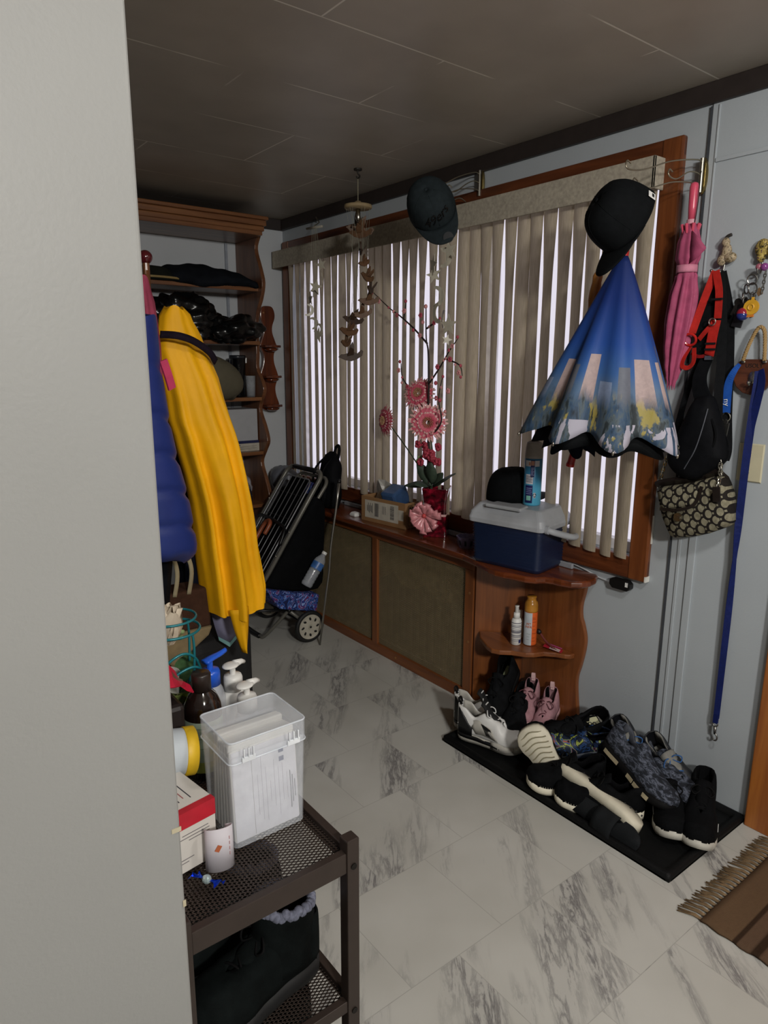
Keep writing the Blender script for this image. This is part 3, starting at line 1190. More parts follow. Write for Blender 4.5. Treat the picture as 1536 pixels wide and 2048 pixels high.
# black backpack against the blind at the far end of the ledge
M_BP = fabric('black_nylon', '#0e0f12', .7, .25, 40)
bk = thing('backpack', 'black backpack leaning on the blind at the far end of the ledge', 'backpack', (2.03, 3.13, LZ), (0, 6, -10))
rings = []
for j in range(15):
    z = .30 * j / 14
    f = slerp([(0, .90), (.03, 1.0), (.14, .96), (.22, .80), (.27, .55), (.30, .12)], z)
    rr = []
    for i in range(24):
        a = 2 * pi * i / 24
        wob = 1 + .05 * sin(3 * a + j) + .03 * sin(5 * a - j * .7)
        rr.append(Vector(((.060 * f + .01) * cos(a) * wob * (1.0 if cos(a) < 0 else .8), (.100 * f) * sin(a) * wob, z)))
    rings.append(rr)
MB().rings(rings).build('body', M_BP, bk, smooth=True)
rings = []
for j in range(9):
    z = .02 + .15 * j / 8
    f = slerp([(.02, .85), (.05, 1), (.13, .95), (.17, .5)], z)
    rings.append([Vector((-.050 - .032 * f * max(0, -cos(2 * pi * i / 20)) + .02 * max(0, cos(2 * pi * i / 20)), .072 * f * sin(2 * pi * i / 20), z)) for i in range(20)])
MB().rings(rings).build('front_pocket', M_BP, bk, smooth=True)
MB().tube(catmull([(.0, -.02, .285), (.005, -.025, .325), (.008, -.05, .338), (.01, -.06, .31), (.01, -.055, .27)], 5), .008, 8).build('top_loop', M_BP, bk, smooth=True)
st = MB()
for s in (-1, 1):
    st.tube(catmull([(-.035, s * .04 - .03, .27), (-.085, s * .055 - .03, .20), (-.085, s * .06 - .02, .10), (-.06, s * .07, .02)], 6), .006, 6, rs=None)
st.build('strap', M_BP, bk, smooth=True)
zp = MB()
zp.tube(catmull([(-.074, -.055, .165), (-.082, -.03, .178), (-.084, .02, .178), (-.076, .055, .160)], 6), .0022, 6)
zp.build('zip', M('grey_zip', '#5d6068', .5, .3), bk)
# ================================================================== ON THE WINDOW WALL, RIGHT OF THE WINDOW
M_CHROME = M('worn_chrome', '#b5b2a8', .25, 1.0, .05)
M_BRASS = M('antique_brass', '#8f8055', .35, 1.0, .1)
M_WIRE = M('brass_wire', '#a39a86', .35, .9, .05)
M_STEEL = M('key_steel', '#8d8c88', .35, 1.0, .1)
M_NYL = fabric('black_webbing', '#121315', .75, .2, 60)
M_RED = fabric('red_webbing', '#b0241d', .7, .15, 60)
M_ROYAL = fabric('royal_blue_webbing', '#123a9c', .65, .15, 60)
M_NAVYW = fabric('dark_blue_webbing', '#0f1c54', .65, .15, 60)

def ribbon(mb, pts, wd, nrm, n=6, th=.0015, tw=None):
    """flat strap along points; the flat side faces nrm"""
    P = catmull(pts, n) if n else [Vector(p) for p in pts]
    rings = []
    for i, p in enumerate(P):
        d = P[min(i + 1, len(P) - 1)] - P[max(i - 1, 0)]
        d.normalize()
        nn = Vector(nrm)
        nn = (nn - d * nn.dot(d))
        nn.normalize()
        q = d.cross(nn)
        if tw:
            a = radians(lerp(tw, i / (len(P) - 1)))
            q, nn = q * cos(a) + nn * sin(a), nn * cos(a) - q * sin(a)
        ww = wd(i / (len(P) - 1)) if callable(wd) else wd
        rings.append([p + q * ww / 2 + nn * th / 2, p - q * ww / 2 + nn * th / 2, p - q * ww / 2 - nn * th / 2, p + q * ww / 2 - nn * th / 2])
    return mb.rings(rings)
def at(root, mb):
    """room coordinates to the thing's own"""
    Mi = root.matrix_world.inverted() if root.rotation_euler[:] != (0, 0, 0) else None
    o = root.location
    mb.v = [p - o for p in mb.v] if Mi is None else [Mi @ p for p in mb.v]
    return mb

# --- swing-arm hanger brackets
def bracket(label, y, z, ends, yp):
    t = thing('wall_hanger', label, 'hanger', (WX - .012, y, z))
    pl = MB()
    pl.rings([[Vector((0 if k < 1 else 0, .013 * cos(2 * pi * i / 20) * s, .052 * sin(2 * pi * i / 20) * s)) + Vector((dx, 0, 0)) for i in range(20)] for k, (s, dx) in enumerate(((1, .006), (1, .0), (.9, -.004)))])
    pl.build('back_plate', M_BRASS, t, smooth=False)
    MB().cyl((-.012, 0, -.048), (-.012, 0, .048), .006, 12).build('hinge_rod', M_CHROME, t)
    for zz, e, curl in ends:
        e = Vector(e) - Vector((WX - .012, y, z))
        p0 = Vector((-.012, 0, zz))
        pts = [p0, p0 + Vector((-.03, 0, .004)), p0.lerp(e, .45) + Vector((0, 0, .012)), p0.lerp(e, .8) + Vector((0, 0, -.004)), e]
        if curl:
            pts += [e + Vector((-.012, .004, .010)), e + Vector((-.004, .006, .024)), e + Vector((.010, .004, .018))]
        MB().tube(catmull(pts, 6), .0022, 6).build('wire_arm', M_WIRE, t, smooth=True)
    return t
bracket('brass swing-arm hanger on the wall at the right of the window holding the umbrellas', 1.193, 2.008, [(.035, (1.82, 1.235, 1.985), True), (-.03, (1.86, 1.235, 1.945), True), (.0, (1.995, 1.21, 1.985), True)], 0)
bracket('brass swing-arm hanger above the middle of the window holding the charcoal cap', 2.131, 2.16, [(.032, (1.80, 2.06, 2.085), True), (-.03, (1.84, 2.08, 2.07), True), (.0, (1.95, 2.11, 2.10), True)], 0)

# --- caps on the hangers
f, r, u = -CAM_FWD, CAM_RIGHT, Vector((0, 0, 1))
def axes(top_, brim):
    zt_ = Vector(top_).normalized()
    b = Vector(brim)
    b = (b - zt_ * b.dot(zt_)).normalized()
    y = -b
    x = y.cross(zt_)
    return Matrix((x, y, zt_)).transposed()
A1 = axes(f * .86 + u * .22 - r * .26, -u * .90 + r * .36 + f * .25)
c1 = cap_object('baseball_cap', 'charcoal baseball cap with dark script lettering hanging by its back above the window', (1.80 + .035, 2.035 + .05, 2.015), A1, M_CAPG, .115)
lg_o = text('49ers', .048, M('black_embroidery', '#050506', .35), c1, Matrix.Rotation(radians(14), 4, 'Z'), 'script_logo', .0028, shear=.3)
on_crown(lg_o, .088, .098, .115, -90, .30, .003)
st_ = MB()
st_.cyl((0.012, -.150, .0135), (0.012, -.152, .0175), .019, 24)
sticker = st_.build('brim_sticker', M('dark_foil_sticker', '#17191b', .3, .4), c1)
sm_ = MB()
for dx, w_ in ((-.006, .016), (.002, .022), (.009, .012)):
    sm_.box((0.012, -.1522 + .0, .0180 + dx * .0), (w_, .0005, .0025))
A2 = axes(-r * .84 + f * .22 + u * .38, -u * .93 - r * .22 + f * .05)
c2 = cap_object('baseball_cap', 'black baseball cap with a small white tag hanging over the blue umbrella', (1.845, 1.235, 1.845), A2, M_CAPB, .125)
tg = MB().box((.0745, .060, .016), (.002, .024, .024), rotm(0, 0, 36))
tg.build('size_tag', M('white_tag', '#e4e4e2', .5), c2, bevel=.003)
MB().box((.0755, .0606, .013), (.0014, .013, .007), rotm(0, 0, 36)).build('tag_print', M_BLK, c2)

# --- umbrellas on the right hanger
def city_mat():
    """printed cityscape: blue sky, pale towers, dark water with yellow lights, white border"""
    k = NT('cityscape_print')
    v = k.coord()
    sp = k.add('ShaderNodeSeparateXYZ')
    k.link(v, sp.inputs[0])
    an = k.math('ARCTAN2', sp.outputs['Y'], sp.outputs['X'])
    z = k.math('ADD', k.math('MULTIPLY', sp.outputs['Z'], -1.0 / .51), 0.0)      # 0 apex .. 1 hem
    cx = k.add('ShaderNodeCombineXYZ')
    k.link(k.math('MULTIPLY', an, 3.2), cx.inputs[0])
    k.link(k.math('MULTIPLY', z, 2.0), cx.inputs[1])
    n1 = k.noise(cx.outputs[0], 1.3, 4, .55, .6)
    cxs = k.add('ShaderNodeCombineXYZ')
    k.link(k.math('MULTIPLY', an, 4.4), cxs.inputs[0])
    vor = k.add('ShaderNodeTexWhiteNoise', noise_dimensions='1D')
    k.link(k.math('FLOOR', k.math('MULTIPLY', an, 2.9)), vor.inputs['W'])
    towertop = k.math('ADD', .40, k.math('MULTIPLY', vor.outputs['Value'], .34))
    tower = k.math('GREATER_THAN', z, towertop)
    fr_ = k.math('FRACT', k.math('MULTIPLY', an, 2.9))
    edge = k.math('MULTIPLY', k.math('GREATER_THAN', fr_, .14), k.math('LESS_THAN', fr_, .86))
    tower = k.math('MULTIPLY', tower, edge)
    sky = k.ramp(z, [(.0, hx('#122356')), (.25, hx('#173072')), (.50, hx('#234a94')), (.66, hx('#3d669f')), (.74, hx('#5a7490'))])
    sky = k.mix(k.math('MULTIPLY', n1.outputs['Fac'], .35), sky, hx('#173072'))
    tc_ = k.ramp(vor.outputs['Value'], [(.0, hx('#a7a3ae')), (.25, hx('#54586a')), (.45, hx('#c0a9a6')), (.65, hx('#6f7480')), (.85, hx('#8798b8'))], 'CONSTANT')
    nf = k.noise(v, 60, 4, .6, 1.0)
    tc_ = k.mix(k.math('MULTIPLY', nf.outputs['Fac'], .45), tc_, hx('#3d414c'))
    c = k.mix(tower, sky, tc_)
    # skyline and water
    nw = k.noise(k.coord(scale=(30, 30, 7)), 1.3, 4, .6, .3)
    water = k.ramp(nw.outputs['Fac'], [(.30, hx('#1c2834')), (.46, hx('#39506a')), (.54, hx('#4f5b62')), (.62, hx('#2c3438'))])
    yv = k.add('ShaderNodeCombineXYZ')
    k.link(k.math('MULTIPLY', an, 4.5), yv.inputs[0])
    k.link(k.math('MULTIPLY', z, 5.0), yv.inputs[1])
    yn = k.noise(yv.outputs[0], 1.0, 4, .65, .2)
    ym = k.math('MINIMUM', k.math('MAXIMUM', k.math('MULTIPLY', k.math('SUBTRACT', yn.outputs['Fac'], .56), 16.0), 0.0), .8)
    water = k.mix(ym, water, hx('#a8984a'))
    low = k.math('MINIMUM', k.math('MAXIMUM', k.math('MULTIPLY', k.math('SUBTRACT', k.math('ADD', z, k.math('MULTIPLY', n1.outputs['Fac'], .22)), .87), 12.0), 0.0), 1.0)
    c = k.mix(low, c, water)
    band = k.math('MULTIPLY', k.math('GREATER_THAN', z, .935), k.math('GREATER_THAN', n1.outputs['Fac'], .50))
    c = k.mix(band, c, hx('#a9a6b4'))
    k.set(Base_Color=c, Roughness=.6, Specular_IOR_Level=.3)
    n3 = k.noise(v, 260, 2)
    k.bump(n3.outputs['Fac'], .1, .002)
    return k.m
def canopy(mb, zs, rad, folds, amp, ph=0.0, sag=.05, n=96, hem=0.0):
    """folded cone; radius by height, folds deepening downwards"""
    rows = []
    for j, (z, r_) in enumerate(zs):
        f_ = j / (len(zs) - 1)
        row = []
        for i in range(n):
            a = 2 * pi * i / n
            w_ = cos(folds * a + ph + .4 * sin(2 * a))
            w2 = abs(w_) ** .7 * (1 if w_ > 0 else -1)
            rr = r_ * (1 + amp * f_ * w2 + .05 * f_ * sin(3 * a + 1))
            zz = z - hem * f_ ** 4 * (w_ * .5 + .5) - sag * f_ * .0
            row.append(Vector((rr * cos(a) * rad[0], rr * sin(a) * rad[1], zz)))
        rows.append(row)
    return mb.grid(rows, wrap=True)
um = thing('umbrella', 'half-open blue umbrella printed with a city skyline hanging upside down from the wall hanger', 'umbrella', (1.885, 1.275, 1.765), (4, 0, 0))
zs = [(-.51 * j / 26, .010 + .195 * (j / 26) ** .92) for j in range(27)]
canopy(MB(), zs, (.92, 1.14), 8, .15, .6, hem=.045).build('canopy', city_mat(), um, smooth=True, solid=.0012)
zs = [(-.04 - .515 * j / 22, .008 + .172 * (j / 22) ** .92) for j in range(23)]
canopy(MB(), zs, (.92, 1.12), 8, .10, .6, hem=.02).build('lining', fabric('black_umbrella_lining', '#0d0f11', .7, .2, 30), um, smooth=True, solid=.0012)
MB().tube([(0, 0, -.50), (0, 0, .115)], .005, 10).build('shaft', M('black_shaft', '#111113', .3, .3), um, smooth=True)
MB().cyl((0, 0, 0), (0, 0, .03), .0125, 16).build('red_collar', M('red_collar', '#a8201f', .35), um)
MB().cyl((0, 0, .03), (0, 0, .112), .0085, 12, .006).build('ferrule', M('black_shaft', '#111113', .3, .3), um)
def hem_w(a):
    return cos(8 * a + .6 + .4 * sin(2 * a))
ridge = [2 * pi * i / 720 for i in range(720) if hem_w(2 * pi * i / 720) > hem_w(2 * pi * (i - 1) / 720) and hem_w(2 * pi * i / 720) >= hem_w(2 * pi * (i + 1) / 720)]
for a in ridge:
    rr = .205 * (1 + .15 + .05 * sin(3 * a + 1))
    R1 = Vector((rr * .92 * cos(a), rr * 1.14 * sin(a), -.51 - .045))
    MB().ball(R1, (.004, .004, .007), 8, 5).build('rib_tip', M_CHROME, um, smooth=True)

# wooden-handled black umbrella behind
ub = thing('umbrella', 'folded black umbrella with a light wooden handle hanging behind the blue umbrella', 'umbrella', (1.965, 1.420, 1.738), (7, 0, 0))
MB().lathe([(.011, 0), (.016, -.012), (.015, -.03), (.019, -.06), (.019, -.085), (.016, -.11)], n=18).build('handle', M('honey_wood_handle', '#b3783c', .3, 0, .15, 30), ub, smooth=True)
MB().cyl((0, 0, -.108), (0, 0, -.150), .0145, 16).build('runner_cap', M_BLK, ub)
MB().cyl((0, 0, -.150), (0, 0, -.20), .005, 10).build('shaft', M_CHROME, ub)
zs = [(-.165 - .40 * j / 16, slerp([(0, .018), (.3, .040), (.7, .062), (1, .075)], j / 16)) for j in range(17)]
canopy(MB(), zs, (1, 1), 6, .22, .3, hem=.03).build('canopy', fabric('dark_navy_umbrella', '#141824', .7, .25, 30), ub, smooth=True)
MB().tube(catmull([(0, .004, .002), (-.01, -.03, .07), (-.015, -.055, .12), (-.012, -.06, .16)], 6), .0014, 5).build('wrist_cord', M_BLK, ub)
# red umbrella
ur = thing('umbrella', 'folded red umbrella hanging between the wooden-handled one and the blue umbrella', 'umbrella', (1.955, 1.340, 1.762), (11, 0, 0))
MB().cyl((0, 0, .0), (0, 0, .03), .012, 14).build('red_collar', M('red_collar', '#a8201f', .35), ur)
MB().cyl((0, 0, .03), (0, 0, .10), .008, 12).build('ferrule', M_BLK, ur)
zs = [(-.55 * j / 16, slerp([(0, .010), (.25, .028), (.8, .034), (1, .030)], j / 16)) for j in range(17)]
canopy(MB(), zs, (1, 1), 6, .15, 0, hem=.02).build('canopy', fabric('red_umbrella_cloth', '#8d1a22', .6, .2, 40), ur, smooth=True)
MB().tube([(0, 0, -.52), (0, .008, -.665)], .011, 10, rs=[.010, .013]).build('handle', M('dark_red_handle', '#9b1c22', .35), ur)
MB().cyl((0, .0085, -.662), (0, .009, -.672), .0145, 12).build('handle_ring', M('bright_red', '#c4231f', .35), ur)

# pink umbrella
pk_ = thing('umbrella', 'folded pink umbrella with a pink handle hanging beside the window frame', 'umbrella', (2.085, 1.187, 1.982))
M_PINK = fabric('pink_umbrella_cloth', '#a54c6c', .6, .15, 40)
M_PINKP = M('pink_plastic', '#cf5069', .3)
MB().lathe([(.004, 0), (.011, -.004), (.0135, -.014), (.0125, -.07), (.010, -.112)], n=16).build('handle', M_PINKP, pk_, smooth=True)
MB().cyl((0, 0, -.105), (0, 0, -.122), .0135, 14).build('collar', M('pale_pink_plastic', '#d59aa8', .4), pk_)
for i in range(8):
    a = 2 * pi * i / 8
    MB().cyl((.020 * cos(a), .020 * sin(a), -.145), (.026 * cos(a), .026 * sin(a), -.118), .0035, 8, .005).build('rib_tip', M_PINKP, pk_)
rows = []
tab = [(.118, .018), (.14, .027), (.175, .036), (.215, .038), (.238, .029), (.250, .026), (.27, .034), (.33, .045), (.40, .047), (.47, .042), (.53, .032), (.57, .022), (.595, .012)]
for j in range(49):
    z = .118 + (.595 - .118) * j / 48
    R_ = slerp(tab, z)
    tw = (z - .25) * 3.2
    row = []
    for i in range(64):
        a = 2 * pi * i / 64
        w_ = abs(cos(4 * a + tw)) 
        am = .30 if z > .27 else .12
        rr = R_ * (1 - am * w_ ** 2)
        yo = lerp([(.118, 0), (.27, .0), (.595, .018)], z)
        row.append(Vector((rr * cos(a) * .85, yo + rr * sin(a), -z - (.020 * (1 - w_) if j == 48 else 0))))
    rows.append(row)
MB().grid(rows, wrap=True).build('canopy', M_PINK, pk_, smooth=True)
fl_ = MB()
fl_.grid([[Vector((-.022, -.018, -.140)), Vector((-.030, -.022, -.185)), Vector((-.022, -.018, -.235))], [Vector((-.028, -.045, -.165)), Vector((-.030, -.050, -.192)), Vector((-.026, -.042, -.222))], [Vector((-.024, -.066, -.192)), Vector((-.024, -.068, -.196)), Vector((-.024, -.064, -.202))]])
fl_.build('loose_flap', M_PINK, pk_, smooth=True, solid=.001)
rows = []
for j in range(4):
    z = .236 + .022 * j / 3
    rows.append([Vector((.0290 * cos(2 * pi * i / 32), .0300 * sin(2 * pi * i / 32), -z)) for i in range(32)])
MB().grid(rows, wrap=True).build('tie_strap', fabric('pale_pink_strap', '#c77f95', .6, .15), pk_, smooth=True, solid=.0015)
MB().tube(catmull([(-.005, -.012, -.135), (-.008, -.020, -.06), (.0, -.016, .02), (.02, -.006, .03)], 6), .0014, 5).build('wrist_cord', M_BLK, pk_)

# --- little figurine hook
M_FIG = pattern('painted_figurine', ['#4c4836', '#9b8a72', '#b0a084', '#6a5a40', '#c7bfa6'], 60, .5, 3, 2)
fg = thing('figurine_hook', 'little painted figurine hook on the wall above the red dog harness', 'hook', (2.13, 1.092, 1.775))
b_ = MB()
b_.ball((0, 0, 0), (.012, .016, .028), 12, 8)
b_.ball((-.004, .003, .030), (.011, .012, .014), 12, 8)
b_.ball((-.004, -.014, -.014), (.012, .020, .015), 12, 8)
b_.ball((-.006, .010, -.020), (.010, .014, .016), 12, 8)
b_.build('figure', M_FIG, fg, smooth=True)
MB().tube(catmull([(-.004, .006, .036), (-.004, .0, .046), (-.004, -.012, .050)], 5), .005, 6).build('hat', M('figurine_hat', '#2e2a26', .6), fg, smooth=True)
MB().tube(catmull([(.004, .004, -.03), (.0, .006, -.055), (-.006, .008, -.068), (-.020, .006, -.070), (-.026, -.0, -.052)], 6), .0028, 8).build('hook', M_STEEL, fg, smooth=True)
hk = thing('wall_hook', 'slim ball-tipped metal hook holding the dog harness', 'hook', (WX - .006, 1.113, 1.70))
MB().tube(catmull([(-.0, 0, -.02), (-.02, 0, -.024), (-.046, 0, -.01), (-.052, 0, .02)], 6), .0025, 8).build('arm', M_STEEL, hk, smooth=True)
MB().ball((-.052, 0, .024), (.005, .005, .005), 10, 6).build('ball_tip', M_STEEL, hk, smooth=True)
# --- dog harness
dh = thing('dog_harness', 'red and black dog harness hanging from the slim wall hook', 'dog harness', (2.10, 1.11, 1.71))
nX = (-1, 0, 0)
def part(root, nm, mt, fn, **kw):
    mb = MB()
    fn(mb)
    return at(root, mb).build(nm, mt, root, **kw)
part(dh, 'red_strap', M_RED, lambda q: ribbon(q, [(2.092, 1.100, 1.722), (2.094, 1.122, 1.660), (2.092, 1.139, 1.600), (2.088, 1.152, 1.545)], .022, (-1, -.3, 0)))
part(dh, 'red_strap', M_RED, lambda q: ribbon(q, [(2.090, 1.098, 1.722), (2.086, 1.081, 1.668), (2.086, 1.077, 1.622), (2.088, 1.077, 1.585)], .022, nX))
part(dh, 'red_strap', M_RED, lambda q: ribbon(q, [(2.086, 1.080, 1.580), (2.082, 1.084, 1.535), (2.085, 1.089, 1.490), (2.088, 1.092, 1.478)], .030, nX))
part(dh, 'red_strap', M_RED, lambda q: ribbon(q, [(2.09, 1.155, 1.505), (2.082, 1.168, 1.470), (2.080, 1.170, 1.446), (2.078, 1.150, 1.440), (2.078, 1.134, 1.458), (2.082, 1.138, 1.500)], .014, (-1, .2, .3)))
part(dh, 'red_strap', M_RED, lambda q: ribbon(q, [(2.088, 1.128, 1.525), (2.082, 1.105, 1.550), (2.086, 1.085, 1.572)], .014, nX))
part(dh, 'lower_strap', fabric('dark_red_webbing', '#7c1416', .7), lambda q: ribbon(q, [(2.094, 1.152, 1.485), (2.092, 1.126, 1.474), (2.094, 1.092, 1.480)], .010, nX))
part(dh, 'black_padding', M_NYL, lambda q: ribbon(q, [(2.108, 1.108, 1.715), (2.106, 1.108, 1.65), (2.104, 1.112, 1.58), (2.104, 1.118, 1.51), (2.106, 1.118, 1.475)], lambda t_: .022 + .045 * min(1, t_ * 1.6), nX, th=.008))
for z in (1.640, 1.512, 1.495):
    part(dh, 'black_slider', M_BLK, lambda q: q.box((2.082, 1.082 if z > 1.6 else 1.088, z), (.006, .032, .006)))
part(dh, 'red_ring', M('glossy_red_ring', '#b5221c', .2), lambda q: q.torus((2.080, 1.153, 1.525), .018, .004, rot=rotm(0, 70, 10)))
part(dh, 'silver_ring', M_CHROME, lambda q: q.torus((2.076, 1.086, 1.575), .010, .0022, 18, 6, rot=rotm(0, 90, 0)))

# --- crossbody pouch
cpch = thing('crossbody_bag', 'black nylon crossbody sling bag hanging on the wall below the dog harness', 'bag', (2.09, 1.10, 1.22))
out = [(1.095, 1.356), (1.064, 1.352), (1.038, 1.286), (1.008, 1.191), (1.012, 1.160), (1.054, 1.116), (1.10, 1.091), (1.151, 1.103), (1.186, 1.135), (1.185, 1.180), (1.151, 1.263), (1.121, 1.342)]
oc = catmull([(y, z, 0) for y, z in out + out[:1]], 4)[:-1]
cy, cz_ = 1.10, 1.20
rings = []
for s, dx in ((.82, .030), (.97, .022), (1.0, .005), (.99, -.012), (.90, -.030), (.70, -.040), (.35, -.044)):
    rings.append([Vector((2.09 + dx, cy + (p.x - cy) * s, cz_ + (p.y - cz_) * s)) for p in oc])
q = MB().rings(rings)
at(cpch, q).build('body', M_BP, cpch, smooth=True)
part(cpch, 'strap', M_NYL, lambda q: ribbon(q, [(2.110, 1.100, 1.722), (2.100, 1.079, 1.66), (2.112, 1.071, 1.552), (2.108, 1.062, 1.45), (2.10, 1.056, 1.36), (2.10, 1.045, 1.26), (2.10, 1.02, 1.19)], .026, (-1, -.4, 0)))
part(cpch, 'strap', M_NYL, lambda q: ribbon(q, [(2.115, 1.125, 1.49), (2.112, 1.154, 1.403), (2.110, 1.169, 1.335), (2.106, 1.181, 1.26), (2.10, 1.190, 1.195), (2.096, 1.192, 1.15)], .020, nX))
part(cpch, 'strap_pad', M_BP, lambda q: ribbon(q, [(2.108, 1.105, 1.475), (2.092, 1.115, 1.42), (2.086, 1.108, 1.375), (2.09, 1.09, 1.335)], lambda t_: .030 + .020 * t_, nX, th=.014))
part(cpch, 'zip', M('grey_zip', '#5d6068', .5, .3), lambda q: q.tube(catmull([(2.052, 1.06, 1.32), (2.046, 1.070, 1.25), (2.045, 1.085, 1.19), (2.05, 1.115, 1.13)], 5), .0018, 5))
part(cpch, 'zip_pull', M_NYL, lambda q: ribbon(q, [(2.058, 1.048, 1.29), (2.052, 1.028, 1.25), (2.052, 1.03, 1.215), (2.056, 1.045, 1.195)], .006, nX))
part(cpch, 'buckle', M_CHROME, lambda q: q.box((2.095, 1.095, 1.470), (.012, .022, .012)))

# --- patterned handbag
def logo_print():
    """oval links in dark brown on khaki"""
    k = NT('khaki_oval_print')
    v = k.coord(scale=(0, 1, 1))
    def ovals(off, rot):
        mp = k.add('ShaderNodeMapping')
        mp.inputs['Rotation'].default_value = (radians(rot), 0, 0)
        mp.inputs['Location'].default_value = off
        k.link(v, mp.inputs['Vector'])
        sp = k.add('ShaderNodeSeparateXYZ')
        k.link(mp.outputs[0], sp.inputs[0])
        fy = k.math('SUBTRACT', k.math('FRACT', k.math('MULTIPLY', sp.outputs['Y'], 1 / .036)), .5)
        fz = k.math('SUBTRACT', k.math('FRACT', k.math('MULTIPLY', sp.outputs['Z'], 1 / .044)), .5)
        d = k.math('SQRT', k.math('ADD', k.math('MULTIPLY', k.math('MULTIPLY', fy, fy), 1.0), k.math('MULTIPLY', k.math('MULTIPLY', fz, fz), 1.0)))
        # crescent: thick on one side
        d2 = k.math('SQRT', k.math('ADD', k.math('POWER', k.math('ADD', fy, .09), 2.0), k.math('POWER', fz, 2.0)))
        outer = k.math('LESS_THAN', d, .43)
        inner = k.math('LESS_THAN', d2, .29)
        return k.math('SUBTRACT', outer, inner), inner
    r1, i1 = ovals((0, 0, 0), 20)
    r2, i2 = ovals((0, .018, .022), 20)
    ring = k.math('MINIMUM', k.math('MAXIMUM', k.math('ADD', r1, k.math('SUBTRACT', r2, k.math('MULTIPLY', i1, 1.0))), 0.0), 1.0)
    nz = k.noise(k.coord(), 90, 3)
    kh = k.ramp(nz.outputs['Fac'], [(.3, hx('#6f6a58')), (.7, hx('#8f8a75'))])
    c = k.mix(ring, kh, hx('#1e1a18'))
    k.set(Base_Color=c, Roughness=.8, Specular_IOR_Level=.2)
    k.bump(k.noise(k.coord(), 500, 2).outputs['Fac'], .2, .001)
    return k.m
M_OVAL = logo_print()
M_LEA = M('dark_brown_leather', '#1d1715', .4, 0, .2, 60)
hb_ = thing('handbag', 'small khaki and brown patterned handbag with leather trim hanging below the black sling bag', 'handbag', (2.10, 1.09, 1.0))
quad = [(1.216, 1.055), (1.014, 1.122), (.967, .972), (1.155, .893)]
def bagring(s, x):
    cy, cz_ = 1.088, 1.01
    P = []
    for i in range(4):
        a, b = Vector((quad[i][0], quad[i][1], 0)), Vector((quad[(i + 1) % 4][0], quad[(i + 1) % 4][1], 0))
        for t_ in range(6):
            f_ = .06 + .88 * t_ / 5
            p = a.lerp(b, f_)
            bul = .012 * sin(pi * f_) if i in (1, 2, 3) else -.006 * sin(pi * f_)
            c_ = Vector((cy, cz_, 0))
            p = c_ + (p - c_) * s
            p += (p - c_).normalized() * bul
            P.append(Vector((x, p.x, p.y)))
    return P
q = MB().rings([bagring(.86, 2.130), bagring(.99, 2.126), bagring(1.0, 2.10), bagring(.985, 2.082), bagring(.90, 2.066), bagring(.55, 2.060)])
at(hb_, q).build('body', M_OVAL, hb_, smooth=True)
q = MB()
rows = []
for j in range(5):
    f_ = j / 4
    row = []
    for i in range(9):
        g = i / 8
        a = Vector((1.205, 1.045, 0)).lerp(Vector((1.060, 1.085, 0)), g)
        b = Vector((1.182, .990, 0)).lerp(Vector((1.075, 1.020, 0)), g)
        p = a.lerp(b, f_)
        row.append(Vector((2.062 - .008 * sin(pi * .5 * f_) - .003 * sin(pi * g), p.x, p.y)))
    rows.append(row)
q.grid(rows)
at(hb_, q).build('flap', M_OVAL, hb_, smooth=True, solid=.003)
part(hb_, 'flap_trim', M_LEA, lambda q: ribbon(q, [(2.050, 1.184, .990), (2.047, 1.13, .996), (2.048, 1.085, 1.012), (2.052, 1.066, 1.035), (2.056, 1.056, 1.082)], .010, nX, th=.003))
part(hb_, 'top_trim', M_LEA, lambda q: ribbon(q, [(2.095, 1.218, 1.054), (2.095, 1.19, 1.066), (2.095, 1.09, 1.093), (2.095, 1.012, 1.124)], .012, (-1, 0, .8), th=.05))
part(hb_, 'turn_lock', M_CHROME, lambda q: (q.cyl((2.050, 1.118, .975), (2.044, 1.118, .975), .014, 20), q.box((2.041, 1.118, .975), (.006, .020, .007))))
part(hb_, 'hang_tag', M_LEA, lambda q: q.box((2.048, 1.004, 1.066), (.003, .024, .046), rotm(-8, 0, 0)), bevel=.001)
def chain(q, a, b, n, r=.006):
    a, b = Vector(a), Vector(b)
    d = (b - a).normalized()
    for i in range(n):
        p = a.lerp(b, (i + .5) / n)
        R_ = d.to_track_quat('X', 'Z').to_matrix() @ rotm(90 if i % 2 else 0, 0, 0)
        q.torus(p, r, .0016, 10, 5, rot=R_, sx=1.35, sy=.75)
part(hb_, 'chain', M_CHROME, lambda q: (chain(q, (2.085, 1.194, 1.165), (2.085, 1.210, 1.09), 8), chain(q, (2.085, 1.210, 1.09), (2.088, 1.218, 1.052), 4, .009)))
part(hb_, 'chain', M_CHROME, lambda q: (chain(q, (2.07, 1.014, 1.165), (2.075, 1.010, 1.115), 5, .008), chain(q, (2.06, 1.006, 1.11), (2.05, 1.004, 1.088), 3, .005)))
part(hb_, 'strap', M_NYL, lambda q: ribbon(q, [(2.118, 1.098, 1.72), (2.124, 1.066, 1.60), (2.122, 1.048, 1.45), (2.120, 1.036, 1.30), (2.110, 1.020, 1.20), (2.088, 1.014, 1.165)], .034, (-1, -.2, 0)))

